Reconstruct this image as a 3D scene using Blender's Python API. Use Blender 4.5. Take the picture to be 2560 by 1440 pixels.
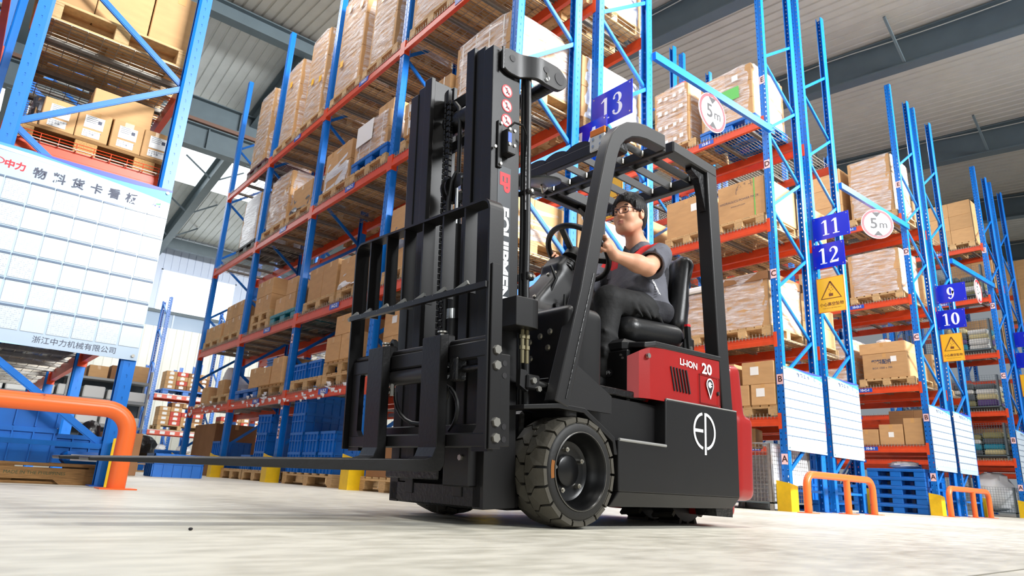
import bpy, bmesh, math, random
import numpy as np
from mathutils import Vector, Matrix
random.seed(7)
for o in list(bpy.data.objects): bpy.data.objects.remove(o)
SC = bpy.context.scene
COL = SC.collection
# ------------------------------------------------------------------ camera
cd = bpy.data.cameras.new('camera'); cam = bpy.data.objects.new('camera', cd); COL.objects.link(cam)
R_ = Vector((0.76192923, -0.64554857, 0.05225797)); U_ = Vector((-0.21910355, -0.18099046, 0.95876801)); D_ = Vector((0.60947312, 0.74196327, 0.2793439))
cam.matrix_world = Matrix(((R_.x, U_.x, -D_.x, 0), (R_.y, U_.y, -D_.y, 0), (R_.z, U_.z, -D_.z, .165), (0, 0, 0, 1)))
cd.sensor_width = 36; cd.lens = 1666.53 / 2560 * 36; cd.clip_start = .02; cd.clip_end = 200
cd.dof.use_dof = True; cd.dof.focus_distance = 3.1; cd.dof.aperture_fstop = 7.5
SC.camera = cam
# ------------------------------------------------------------------ light
W = bpy.data.worlds.new('overcast_sky'); SC.world = W; W.use_nodes = True
bg = W.node_tree.nodes['Background']; bg.inputs[0].default_value = (.86, .93, 1, 1); bg.inputs[1].default_value = .5
def area_light(name, loc, target, sx, sy, power, col=(1, 1, 1)):
    l = bpy.data.lights.new(name, 'AREA'); l.shape = 'RECTANGLE'; l.size = sx; l.size_y = sy; l.energy = power; l.color = col
    o = bpy.data.objects.new(name, l); COL.objects.link(o); o.location = loc
    o.rotation_euler = (Vector(target) - Vector(loc)).to_track_quat('-Z', 'Y').to_euler()
    return o
for i, (lx, ly) in enumerate(((-1, .5), (3.2, 1.2), (7.5, .5), (12.5, .5), (18, 1))):
    area_light('overhead_fill_area', (lx, ly, 8.6), (lx, ly, 0), 1.1, 1.1, 350, (1, .98, .94))  # unseen area lamps added for top light and the fork shadows
for lx in (2.1, 6.8, 11.7, 16.8):
    area_light('aisle_fill_area', (lx, 9, 8.9), (lx, 9, 0), 1.0, 6, 420, (1, .98, .95))  # more unseen area lamps, added to light the rack aisles from above
area_light('far_rooflight_boost', (3, 24, 8.6), (3, 24, 0), 8, 5, 900, (.93, .97, 1))  # unseen area lamp added to boost the far rooflight band
dl = area_light('rack_end_fill_area', (10.5, -8, 7.6), (9, 4.4, 6.0), 15, 2.0, 4300, (.97, .99, 1)); dl.data.spread = math.radians(74)  # unseen area lamp added to whiten the box ends facing the main aisle
area_light('forklift_side_fill', (-7.5, -1.5, 3.2), (2, 2.5, 1.4), 5, 4.5, 200, (.95, .98, 1))  # unseen area lamp added as side fill on the forklift
SC.view_settings.view_transform = 'Standard'; SC.view_settings.look = 'None'
SC.view_settings.exposure = -0.72; SC.view_settings.gamma = 1; SC.view_settings.use_curve_mapping = False
# ------------------------------------------------------------------ mesh helper
PI = math.pi
def V(*a): return Vector(a)
class MB:
    def __init__(s): s.v = []; s.f = []; s.m = []; s.s = []
    def add(s, vs, fs, mi=0, sm=False):
        n = len(s.v); s.v += [tuple(v) for v in vs]
        for f in fs: s.f.append([n + i for i in f]); s.m.append(mi); s.s.append(sm)
        return s
    def box(s, x0, x1, y0, y1, z0, z1, mi=0):
        return s.add([(x0, y0, z0), (x1, y0, z0), (x1, y1, z0), (x0, y1, z0), (x0, y0, z1), (x1, y0, z1), (x1, y1, z1), (x0, y1, z1)],
                     [(0, 3, 2, 1), (4, 5, 6, 7), (0, 1, 5, 4), (1, 2, 6, 5), (2, 3, 7, 6), (3, 0, 4, 7)], mi)
    def cbox(s, x0, x1, y0, y1, z0, z1, c, mi=0):
        # box with chamfered edges (24 verts)
        X = (x0, x1); Y = (y0, y1); Z = (z0, z1); P = {}; vs = []
        for i in (0, 1):
            for j in (0, 1):
                for k in (0, 1):
                    sx, sy, sz = (1 - 2 * i) * c, (1 - 2 * j) * c, (1 - 2 * k) * c
                    for a, p in enumerate(((X[i], Y[j] + sy, Z[k] + sz), (X[i] + sx, Y[j], Z[k] + sz), (X[i] + sx, Y[j] + sy, Z[k]))):
                        P[i, j, k, a] = len(vs); vs.append(p)
        fs = []
        for i in (0, 1):
            q = [P[i, 0, 0, 0], P[i, 0, 1, 0], P[i, 1, 1, 0], P[i, 1, 0, 0]]; fs.append(q if i == 0 else q[::-1])
            q = [P[0, i, 0, 1], P[1, i, 0, 1], P[1, i, 1, 1], P[0, i, 1, 1]]; fs.append(q if i == 0 else q[::-1])
            q = [P[0, 0, i, 2], P[0, 1, i, 2], P[1, 1, i, 2], P[1, 0, i, 2]]; fs.append(q if i == 0 else q[::-1])
        for a in (0, 1):
            for b in (0, 1):
                e = a ^ b
                q = [P[a, b, 0, 0], P[a, b, 0, 1], P[a, b, 1, 1], P[a, b, 1, 0]]; fs.append(q[::-1] if e else q)
                q = [P[a, 0, b, 0], P[a, 1, b, 0], P[a, 1, b, 2], P[a, 0, b, 2]]; fs.append(q[::-1] if e else q)
                q = [P[0, a, b, 1], P[0, a, b, 2], P[1, a, b, 2], P[1, a, b, 1]]; fs.append(q[::-1] if e else q)
                for k in (0, 1):
                    q = [P[a, b, k, 0], P[a, b, k, 1], P[a, b, k, 2]]; fs.append(q if (a + b + k) % 2 else q[::-1])
        return s.add(vs, fs, mi)
    def bar(s, p0, p1, w, h, up=(0, 0, 1), mi=0):
        p0 = Vector(p0); p1 = Vector(p1); d = (p1 - p0).normalized(); a = d.cross(Vector(up)).normalized(); b = a.cross(d)
        vs = []
        for p in (p0, p1):
            for i, j in ((-1, -1), (1, -1), (1, 1), (-1, 1)): vs.append(p + a * (i * w / 2) + b * (j * h / 2))
        return s.add(vs, [(0, 1, 2, 3), (7, 6, 5, 4), (0, 4, 5, 1), (1, 5, 6, 2), (2, 6, 7, 3), (3, 7, 4, 0)], mi)
    def tube(s, pts, r, n=8, caps=True, mi=0, closed=False, sm=True):
        pts = [Vector(p) for p in pts]; k = len(pts); rr = r if hasattr(r, '__len__') else [r] * k
        T = []
        for i in range(k):
            a = pts[(i - 1) % k if closed else max(i - 1, 0)]; b = pts[(i + 1) % k if closed else min(i + 1, k - 1)]
            T.append((b - a).normalized())
        u = T[0].orthogonal().normalized(); vs = []; fs = []
        for i in range(k):
            u = (u - T[i] * u.dot(T[i])).normalized(); w = T[i].cross(u)
            for j in range(n):
                t = 2 * PI * j / n; vs.append(pts[i] + (u * math.cos(t) + w * math.sin(t)) * rr[i])
        for i in range(k if closed else k - 1):
            i2 = (i + 1) % k
            for j in range(n): fs.append((i * n + j, i * n + (j + 1) % n, i2 * n + (j + 1) % n, i2 * n + j))
        s.add(vs, fs, mi, sm)
        if caps and not closed:
            m = len(s.v) - k * n
            s.f.append([m + j for j in range(n)][::-1]); s.m.append(mi); s.s.append(False)
            s.f.append([m + (k - 1) * n + j for j in range(n)]); s.m.append(mi); s.s.append(False)
        return s
    def cyl(s, p0, p1, r, n=12, mi=0, r1=None): return s.tube([p0, p1], [r, r if r1 is None else r1], n, True, mi)
    def prism(s, poly, ax, a, b, mi=0):
        # poly: 2D points in the two other axes (cyclic order), extruded along axis ax from a to b
        n = len(poly)
        def P(p, t):
            return (t, p[0], p[1]) if ax == 0 else ((p[0], t, p[1]) if ax == 1 else (p[0], p[1], t))
        vs = [P(p, a) for p in poly] + [P(p, b) for p in poly]
        fs = [list(range(n)), list(range(2 * n - 1, n - 1, -1))] + [(i, i + n, (i + 1) % n + n, (i + 1) % n) for i in range(n)]
        return s.add(vs, fs, mi)
    def lathe(s, prof, c, ax, n=24, mi=0, sm=True):
        # prof: (radius, offset along axis)
        vs = []; fs = []; k = len(prof)
        for r, t in prof:
            for j in range(n):
                q = 2 * PI * j / n; a, b = r * math.cos(q), r * math.sin(q)
                p = (t, a, b) if ax == 0 else ((b, t, a) if ax == 1 else (a, b, t)); vs.append((c[0] + p[0], c[1] + p[1], c[2] + p[2]))
        for i in range(k - 1):
            for j in range(n): fs.append((i * n + j, i * n + (j + 1) % n, (i + 1) * n + (j + 1) % n, (i + 1) * n + j))
        return s.add(vs, fs, mi, sm)
    def ell(s, c, r, n=12, k=8, mi=0):
        vs = []; fs = []
        for i in range(k + 1):
            t = PI * i / k
            for j in range(n):
                q = 2 * PI * j / n; vs.append((c[0] + r[0] * math.sin(t) * math.cos(q), c[1] + r[1] * math.sin(t) * math.sin(q), c[2] + r[2] * math.cos(t)))
        for i in range(k):
            for j in range(n): fs.append((i * n + j, (i + 1) * n + j, (i + 1) * n + (j + 1) % n, i * n + (j + 1) % n))
        return s.add(vs, fs, mi, True)
    def xf(s, M):
        s.v = [tuple(M @ Vector(v)) for v in s.v]; return s
    def mesh(s, name, mats, org=(0, 0, 0), fix=True):
        me = bpy.data.meshes.new(name)
        me.from_pydata([(v[0] - org[0], v[1] - org[1], v[2] - org[2]) for v in s.v], [], s.f)
        for m in (mats if isinstance(mats, (list, tuple)) else [mats]): me.materials.append(m)
        me.polygons.foreach_set('material_index', s.m); me.polygons.foreach_set('use_smooth', s.s)
        if fix:
            b = bmesh.new(); b.from_mesh(me); bmesh.ops.recalc_face_normals(b, faces=b.faces); b.to_mesh(me); b.free()
        if any(s.s): me.set_sharp_from_angle(angle=math.radians(40))
        me.update(); return me
    def build(s, name, mats, parent=None, fix=True, org=None, bevel=0):
        L = wloc(parent) if parent else Vector((0, 0, 0))
        O = L if org is None else Vector(org)
        o = bpy.data.objects.new(name, s.mesh(name, mats, O, fix)); COL.objects.link(o)
        o.parent = parent; o.location = O - L if parent else O
        if bevel:
            m = o.modifiers.new('edge', 'BEVEL'); m.width = bevel; m.segments = 2; m.limit_method = 'ANGLE'; m.angle_limit = .6
        return o
def wloc(o):
    p = Vector((0, 0, 0))
    while o: p = p + o.location; o = o.parent
    return p
def tag(o, label=None, cat=None, group=None, kind=None):
    if label: o['label'] = label
    if cat: o['category'] = cat
    if group: o['group'] = group
    if kind: o['kind'] = kind
    return o
def thing(name, loc, label, cat, group=None):
    o = bpy.data.objects.new(name, None); COL.objects.link(o); o.location = loc; o.empty_display_size = .1
    return tag(o, label, cat, group)
def inst(name, me, parent, loc, rz=0):
    o = bpy.data.objects.new(name, me); COL.objects.link(o); o.parent = parent; o.location = loc; o.rotation_euler = (0, 0, rz); return o
def children(o): return [c for c in o.children]
def copy_tree(o, parent=None):
    c = o.copy(); COL.objects.link(c); c.parent = parent
    for ch in o.children: copy_tree(ch, c)
    return c
# ------------------------------------------------------------------ materials
def lin(r, g, b):
    f = lambda c: (c / 255 / 12.92) if c <= 10 else ((c / 255 + .055) / 1.055) ** 2.4
    return (f(r), f(g), f(b), 1)
def mat(name, rgb, rough=.5, metal=0., nz=None, bump=None, var=0., spec=.5, coat=0.):
    m = bpy.data.materials.new(name); m.use_nodes = True; nt = m.node_tree; N = nt.nodes; L = nt.links; p = N['Principled BSDF']
    c = lin(*rgb); p.inputs['Base Color'].default_value = c; p.inputs['Roughness'].default_value = rough; p.inputs['Metallic'].default_value = metal
    p.inputs['Specular IOR Level'].default_value = spec; p.inputs['Coat Weight'].default_value = coat
    tc = N.new('ShaderNodeTexCoord'); out = None
    if nz:
        n = N.new('ShaderNodeTexNoise'); n.inputs['Scale'].default_value = nz[0]; n.inputs['Detail'].default_value = 5
        mp = N.new('ShaderNodeMapping'); L.new(tc.outputs['Object'], mp.inputs[0]); L.new(mp.outputs[0], n.inputs[0])
        if len(nz) > 3: mp.inputs['Scale'].default_value = nz[3]
        r = N.new('ShaderNodeMapRange'); r.inputs[1].default_value = .3; r.inputs[2].default_value = .7; L.new(n.outputs[0], r.inputs[0])
        mx = N.new('ShaderNodeMix'); mx.data_type = 'RGBA'; L.new(r.outputs[0], mx.inputs[0])
        mx.inputs[6].default_value = c; mx.inputs[7].default_value = lin(*nz[2]) if nz[2] else tuple(x * nz[1] for x in c[:3]) + (1,)
        out = mx.outputs[2]
    if var:
        oi = N.new('ShaderNodeObjectInfo'); hs = N.new('ShaderNodeHueSaturation'); mr = N.new('ShaderNodeMapRange')
        mr.inputs[3].default_value = 1 - var; mr.inputs[4].default_value = 1 + var; L.new(oi.outputs['Random'], mr.inputs[0]); L.new(mr.outputs[0], hs.inputs['Value'])
        hs.inputs['Color'].default_value = c
        if out: L.new(out, hs.inputs['Color'])
        out = hs.outputs[0]
    if out: L.new(out, p.inputs['Base Color'])
    if bump:
        n2 = N.new('ShaderNodeTexNoise'); n2.inputs['Scale'].default_value = bump[0]; n2.inputs['Detail'].default_value = 4
        mp2 = N.new('ShaderNodeMapping'); L.new(tc.outputs['Object'], mp2.inputs[0]); L.new(mp2.outputs[0], n2.inputs[0])
        if len(bump) > 2: mp2.inputs['Scale'].default_value = bump[2]
        b = N.new('ShaderNodeBump'); b.inputs['Strength'].default_value = bump[1]; b.inputs['Distance'].default_value = .01
        L.new(n2.outputs[0], b.inputs['Height']); L.new(b.outputs[0], p.inputs['Normal'])
    return m
M = {}
M['blue'] = mat('blue_rack_paint', (4, 112, 206), .34, .0, (9, .8, None), None, .06, .5)
M['blue_dark'] = mat('blue_rack_paint_worn', (12, 84, 176), .45, 0, (14, .7, None))
M['orange'] = mat('orange_beam_paint', (226, 76, 34), .38, 0, (7, .82, None), None, .05)
M['rail'] = mat('orange_guard_paint', (244, 108, 40), .35, 0, (5, .9, None))
M['yellow'] = mat('yellow_guard_paint', (245, 200, 20), .4, 0, (12, .85, None))
M['galv'] = mat('galvanised_steel', (176, 172, 164), .38, .65, (30, .75, None))
M['wire'] = mat('galvanised_wire', (168, 160, 146), .45, .4)
M['card'] = mat('corrugated_cardboard', (203, 160, 112), .75, 0, (5, .88, None, (1, 1, 4)), (60, .12, (1, 1, 6)), .1, .25)
M['card_dark'] = mat('brown_kraft_board', (150, 108, 74), .8, 0, (6, .85, None), (50, .1), .08, .2)
M['tape'] = mat('packing_tape', (206, 160, 104), .2, 0, None, None, 0, .5)
M['paper'] = mat('white_paper', (238, 238, 236), .6)
M['wood'] = mat('pale_pallet_wood', (214, 176, 126), .7, 0, (4, .72, None, (6, 6, 40)), (40, .2, (1, 1, 5)), .13, .3)
M['wood_old'] = mat('worn_pallet_wood', (158, 118, 72), .75, 0, (7, .6, None, (2, 8, 20)), (40, .3), .15, .3)
M['osb'] = mat('pressed_chip_block', (205, 158, 96), .8, 0, (160, .55, None), (150, .4), .08)
M['plastic_blue'] = mat('blue_moulded_plastic', (0, 106, 198), .4, 0, (8, .85, None), None, .1)
M['plastic_teal'] = mat('teal_moulded_plastic', (20, 124, 140), .4, 0, (8, .85, None))
M['plastic_black'] = mat('black_moulded_plastic', (34, 32, 36), .5)
M['white_bag'] = mat('white_plastic_bag', (236, 238, 240), .45, 0, None, (14, .8))
M['black_bag'] = mat('black_plastic_bag', (16, 16, 18), .3, 0, None, (14, 1.0))
M['chrome'] = mat('bright_steel', (205, 205, 202), .18, 1.)
M['bolt'] = mat('zinc_bolt', (196, 192, 182), .28, .9)
M['grey_steel'] = mat('grey_painted_steel', (92, 104, 110), .5, 0, (6, .85, None))
M['grey_shelf'] = mat('grey_shelf_steel', (150, 152, 152), .5)
M['sign_blue'] = mat('blue_sign_face', (16, 38, 196), .25, 0, (4, .9, None))
M['white'] = mat('white_print', (250, 250, 250), .5)
M['black_ink'] = mat('black_print', (28, 26, 30), .6)
M['grey_ink'] = mat('grey_print', (74, 78, 96), .6)
M['red_ink'] = mat('red_print', (222, 32, 44), .5)
M['brown_ink'] = mat('brown_print', (118, 78, 52), .7)
M['pink'] = mat('pink_label', (250, 206, 206), .5)
M['label_blue'] = mat('blue_label', (28, 84, 190), .4)
M['sign_yellow'] = mat('yellow_sign_face', (250, 190, 42), .35)
M['sign_brown'] = mat('brown_sign_print', (128, 74, 30), .5)
M['board'] = mat('white_board_face', (176, 194, 212), .3)
M['sky_print'] = mat('sky_blue_print', (70, 152, 214), .4)
M['sky_print2'] = mat('pale_blue_print', (176, 218, 246), .4)
M['deep_print'] = mat('deep_blue_print', (60, 74, 190), .4)
M['green_print'] = mat('green_print', (92, 190, 130), .5)
M['strap'] = mat('white_strapping', (240, 236, 228), .4)
M['green_strap'] = mat('green_strapping', (96, 190, 90), .4)
def post_material():
    m = bpy.data.materials.new('blue_perforated_upright'); m.use_nodes = True; nt = m.node_tree; N = nt.nodes; L = nt.links
    p = N['Principled BSDF']; p.inputs['Base Color'].default_value = lin(4, 112, 206); p.inputs['Roughness'].default_value = .33
    tc = N.new('ShaderNodeTexCoord'); sx = N.new('ShaderNodeSeparateXYZ'); L.new(tc.outputs['Object'], sx.inputs[0])
    def mth(op, a, b=None):
        n = N.new('ShaderNodeMath'); n.operation = op
        for i, q in enumerate((a, b)):
            if q is None: continue
            if isinstance(q, (int, float)): n.inputs[i].default_value = q
            else: L.new(q, n.inputs[i])
        return n.outputs[0]
    z = mth('ABSOLUTE', mth('SUBTRACT', mth('FRACT', mth('DIVIDE', sx.outputs[2], .075)), .5))
    hz = mth('LESS_THAN', z, .15)
    front = mth('LESS_THAN', sx.outputs[0], .004)
    hy = mth('LESS_THAN', mth('ABSOLUTE', mth('SUBTRACT', mth('ABSOLUTE', sx.outputs[1]), .032)), .006)
    side = mth('GREATER_THAN', mth('ABSOLUTE', sx.outputs[1]), .0475)
    hx = mth('LESS_THAN', mth('ABSOLUTE', mth('SUBTRACT', sx.outputs[0], .04)), .004)
    h = mth('MULTIPLY', hz, mth('MAXIMUM', mth('MULTIPLY', front, hy), mth('MULTIPLY', side, hx)))
    tr = N.new('ShaderNodeBsdfTransparent'); mx = N.new('ShaderNodeMixShader'); L.new(h, mx.inputs[0]); L.new(p.outputs[0], mx.inputs[1]); L.new(tr.outputs[0], mx.inputs[2])
    L.new(mx.outputs[0], N['Material Output'].inputs[0]); return m
M['post'] = post_material()
def film_material(name, base, lo, hi, sc=(3, 3, 22), rough=.18):
    m = bpy.data.materials.new(name); m.use_nodes = True; nt = m.node_tree; N = nt.nodes; L = nt.links
    p = N['Principled BSDF']; p.inputs['Base Color'].default_value = lin(*base); p.inputs['Roughness'].default_value = rough
    tc = N.new('ShaderNodeTexCoord'); mp = N.new('ShaderNodeMapping'); mp.inputs['Scale'].default_value = sc; mp.inputs['Rotation'].default_value = (.25, .3, 0)
    n = N.new('ShaderNodeTexNoise'); n.inputs['Scale'].default_value = 1.2; n.inputs['Detail'].default_value = 6; n.inputs['Roughness'].default_value = .65
    L.new(tc.outputs['Object'], mp.inputs[0]); L.new(mp.outputs[0], n.inputs[0])
    r = N.new('ShaderNodeMapRange'); r.inputs[1].default_value = .38; r.inputs[2].default_value = .68; r.inputs[3].default_value = lo; r.inputs[4].default_value = hi; L.new(n.outputs[0], r.inputs[0])
    b = N.new('ShaderNodeBump'); b.inputs['Strength'].default_value = .8; b.inputs['Distance'].default_value = .02; L.new(n.outputs[0], b.inputs['Height']); L.new(b.outputs[0], p.inputs['Normal'])
    tr = N.new('ShaderNodeBsdfTransparent'); mx = N.new('ShaderNodeMixShader'); L.new(r.outputs[0], mx.inputs[0]); L.new(tr.outputs[0], mx.inputs[1]); L.new(p.outputs[0], mx.inputs[2])
    L.new(mx.outputs[0], N['Material Output'].inputs[0]); return m
M['film'] = film_material('clear_stretch_film', (240, 236, 238), .08, .78)  # whitish streaks are film, made denser to stand in for glare
M['film_white'] = film_material('milky_stretch_film', (238, 240, 244), .72, .97)
M['film_dark'] = film_material('silver_black_film', (120, 126, 138), .75, 1., (5, 5, 16), .2)
def card_print():
    # card pockets: faint printed table rows
    m = bpy.data.materials.new('printed_card'); m.use_nodes = True; nt = m.node_tree; N = nt.nodes; L = nt.links
    p = N['Principled BSDF']; p.inputs['Roughness'].default_value = .3
    tc = N.new('ShaderNodeTexCoord'); sx = N.new('ShaderNodeSeparateXYZ'); L.new(tc.outputs['Object'], sx.inputs[0])
    w = N.new('ShaderNodeTexWave'); w.wave_type = 'BANDS'; w.bands_direction = 'Z'; w.inputs['Scale'].default_value = 26
    L.new(tc.outputs['Object'], w.inputs[0])
    n = N.new('ShaderNodeTexNoise'); mp = N.new('ShaderNodeMapping'); mp.inputs['Scale'].default_value = (130, 1, 40); L.new(tc.outputs['Object'], mp.inputs[0]); L.new(mp.outputs[0], n.inputs[0]); n.inputs['Scale'].default_value = 1
    oi = N.new('ShaderNodeObjectInfo')
    def mth(op, a, b):
        q = N.new('ShaderNodeMath'); q.operation = op
        for i, t in enumerate((a, b)):
            if isinstance(t, (int, float)): q.inputs[i].default_value = t
            else: L.new(t, q.inputs[i])
        return q.outputs[0]
    f = mth('MULTIPLY', mth('GREATER_THAN', w.outputs[1], .72), mth('GREATER_THAN', n.outputs[0], .52))
    f = mth('MULTIPLY', f, mth('MULTIPLY', oi.outputs['Random'], .55))
    mx = N.new('ShaderNodeMix'); mx.data_type = 'RGBA'; L.new(f, mx.inputs[0]); mx.inputs[6].default_value = lin(196, 207, 218); mx.inputs[7].default_value = lin(70, 76, 100)
    L.new(mx.outputs[2], p.inputs['Base Color']); return m
M['card_print'] = card_print()
# ------------------------------------------------------------------ text
BAS = {'-X': ((0, -1, 0), (0, 0, 1), (-1, 0, 0)), '+X': ((0, 1, 0), (0, 0, 1), (1, 0, 0)), '-Y': ((1, 0, 0), (0, 0, 1), (0, -1, 0)), '+Y': ((-1, 0, 0), (0, 0, 1), (0, 1, 0))}
def text(body, size, pos, face, m, parent, name='printed_text', sx=1., bold=0., rot=0., align='CENTER', sp=1.):
    cu = bpy.data.curves.new(name, 'FONT'); cu.body = body; cu.size = size; cu.align_x = align; cu.align_y = 'CENTER'; cu.offset = bold; cu.space_character = sp; cu.resolution_u = 3
    o = bpy.data.objects.new(name, cu); COL.objects.link(o); cu.materials.append(m)
    a, b, c = (Vector(v) for v in BAS[face]) if isinstance(face, str) else (Vector(v) for v in face)
    Mx = Matrix((a, b, c)).transposed().to_4x4()
    o.parent = parent; o.matrix_local = Matrix.Translation(Vector(pos) - (wloc(parent) if parent else Vector((0, 0, 0)))) @ Mx @ Matrix.Rotation(rot, 4, 'Z') @ Matrix.Diagonal((sx, 1, 1, 1))
    return o
def flat(polys, pos, face, m, parent, name, off=0., th=.0006):
    # thin printed shapes: 2D polygons in the plane of a face (x to the reader's right, y up)
    a, b, c = (Vector(v) for v in BAS[face]); mb = MB(); p = Vector(pos) + c * off
    for P in polys:
        n = len(P); vs = [p + a * q[0] + b * q[1] for q in P] + [p + a * q[0] + b * q[1] + c * th for q in P]
        mb.add(vs, [list(range(n, 2 * n))] + [(i, (i + 1) % n, (i + 1) % n + n, i + n) for i in range(n)])
    return mb.build(name, m, parent, fix=False)
def stroke(pts, ws):
    # 2D polyline with widths -> quads
    out = []; k = len(pts); N_ = []
    for i in range(k):
        a = pts[max(i - 1, 0)]; b = pts[min(i + 1, k - 1)]; d = math.hypot(b[0] - a[0], b[1] - a[1]) or 1; N_.append((-(b[1] - a[1]) / d, (b[0] - a[0]) / d))
    for i in range(k - 1):
        w0, w1 = ws[i] / 2, ws[i + 1] / 2; p, q = pts[i], pts[i + 1]; n0, n1 = N_[i], N_[i + 1]
        out.append([(p[0] - n0[0] * w0, p[1] - n0[1] * w0), (q[0] - n1[0] * w1, q[1] - n1[1] * w1), (q[0] + n1[0] * w1, q[1] + n1[1] * w1), (p[0] + n0[0] * w0, p[1] + n0[1] * w0)])
    return out
def arc(cx, cy, rx, ry, a0, a1, n=14): return [(cx + rx * math.cos(math.radians(a0 + (a1 - a0) * i / n)), cy + ry * math.sin(math.radians(a0 + (a1 - a0) * i / n))) for i in range(n + 1)]
def rect(x0, y0, x1, y1): return [(x0, y0), (x1, y0), (x1, y1), (x0, y1)]
def numeral(ch):
    # bold serif numerals on a unit-high cell, about .56 wide, centred on x = 0
    if ch == '1': return [rect(-.075, .03, .075, .98), [(-.075, .98), (-.24, .84), (-.24, .8), (-.075, .86)], rect(-.2, 0, .2, .05)]
    if ch == '0':
        P = arc(0, .5, .2, .455, 0, 360, 28); return stroke(P, [.06 + .12 * abs(math.cos(2 * PI * i / 28)) for i in range(29)])
    if ch == '2':
        P = arc(-.01, .7, .19, .24, 165, -30, 12) + [(.04, .4), (-.1, .22), (-.2, .09)]; return stroke(P, [.1, .08, .06, .06, .07, .09, .12, .15, .17, .17, .16, .15, .13, .1, .08, .07]) + [[(-.25, 0), (.24, 0), (.27, .2), (.22, .2), (.2, .15), (-.25, .12)], arc(-.17, .74, .065, .07, 0, 350, 10)]
    if ch == '3':
        P = arc(-.02, .735, .17, .215, 160, -80, 12); Q = arc(-.03, .28, .2, .25, 85, -150, 14)
        return stroke(P, [.09, .07, .06, .06, .07, .1, .13, .15, .15, .13, .1, .07, .05]) + stroke(Q, [.05, .07, .1, .13, .16, .18, .18, .16, .13, .1, .08, .07, .07, .08, .1]) + [arc(-.17, .78, .06, .06, 0, 350, 10), arc(-.19, .2, .065, .065, 0, 350, 10)]
    if ch == '4': return [rect(.0, .0, .15, .98), [(.0, .98), (-.27, .3), (-.27, .22), (-.2, .3), (.02, .8)], rect(-.27, .22, .27, .32), rect(-.08, 0, .23, .05)]
    if ch == '9':
        P = arc(0, .66, .17, .29, 0, 360, 24); Q = arc(-.03, .5, .21, .47, 20, -120, 12)
        return stroke(P, [.06 + .1 * abs(math.cos(2 * PI * i / 24)) for i in range(25)]) + stroke(Q, [.15, .15, .15, .14, .13, .11, .09, .07, .06, .06, .07, .08, .1]) + [arc(-.14, .13, .06, .06, 0, 350, 10)]
    if ch == '7': return [rect(-.24, .84, .25, .97), [(.25, .97), (.12, .84), (-.12, 0), (.06, 0)], rect(-.24, .74, -.2, .97)]
    if ch == '8':
        P = arc(0, .74, .15, .21, 0, 360, 20); Q = arc(0, .27, .19, .25, 0, 360, 22)
        return stroke(P, [.05 + .1 * abs(math.cos(2 * PI * i / 20)) for i in range(21)]) + stroke(Q, [.05 + .12 * abs(math.cos(2 * PI * i / 22)) for i in range(23)])
    return []
# ------------------------------------------------------------------ smooth-union sculpting: distance fields meshed with surface nets
def rotm(rx=0, ry=0, rz=0):
    from mathutils import Euler
    return np.array(Euler((rx, ry, rz)).to_matrix())
def field(prims, lo, hi, h):
    lo = np.array(lo, float); hi = np.array(hi, float); n = np.ceil((hi - lo) / h).astype(int) + 1
    ax = [lo[i] + h * np.arange(n[i]) for i in range(3)]; F = np.full(n, 1.0, np.float32)
    for p in prims:
        t = p[0]; k = p[-1]; sub = False
        if t[0] == '-': sub = True; t = t[1:]
        if t == 'cap':
            a, b, ra, rb = np.array(p[1]), np.array(p[2]), p[3], p[4]; m = max(ra, rb); l, u = np.minimum(a, b) - m, np.maximum(a, b) + m
        elif t == 'ell':
            c, r, R = np.array(p[1]), np.array(p[2]), (p[3] if p[3] is not None else np.eye(3)); m = r.max(); l, u = c - m, c + m
        elif t == 'box':
            c, r, R, rd = np.array(p[1]), np.array(p[2]), (p[3] if p[3] is not None else np.eye(3)), p[4]; m = np.linalg.norm(r); l, u = c - m, c + m
        mg = max(k, .0) + 3 * h; i0 = np.clip(np.floor((l - mg - lo) / h).astype(int), 0, n); i1 = np.clip(np.ceil((u + mg - lo) / h).astype(int) + 1, 0, n)
        if np.any(i1 <= i0): continue
        X, Y, Z = np.meshgrid(ax[0][i0[0]:i1[0]], ax[1][i0[1]:i1[1]], ax[2][i0[2]:i1[2]], indexing='ij')
        P = np.stack([X, Y, Z], -1)
        if t == 'cap':
            ba = b - a; L = ba @ ba + 1e-12; q = np.clip(((P - a) @ ba) / L, 0, 1); d = np.linalg.norm(P - a - q[..., None] * ba, axis=-1) - (ra + (rb - ra) * q)
        elif t == 'ell':
            q = (P - c) @ R; k0 = np.linalg.norm(q / r, axis=-1); k1 = np.linalg.norm(q / (r * r), axis=-1) + 1e-9; d = k0 * (k0 - 1) / k1
        else:
            q = np.abs((P - c) @ R) - (r - rd); d = np.linalg.norm(np.maximum(q, 0), axis=-1) + np.minimum(q.max(-1), 0) - rd
        S = F[i0[0]:i1[0], i0[1]:i1[1], i0[2]:i1[2]]
        if sub:
            d = -d; kk = max(k, 1e-5); hh = np.clip(.5 - .5 * (d - S) / kk, 0, 1); 
            S[...] = d + (S - d) * hh + kk * hh * (1 - hh)
        else:
            kk = max(k, 1e-5); hh = np.clip(.5 + .5 * (d - S) / kk, 0, 1); S[...] = d * (1 - hh) + S * hh - kk * hh * (1 - hh)
    return F, lo
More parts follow.
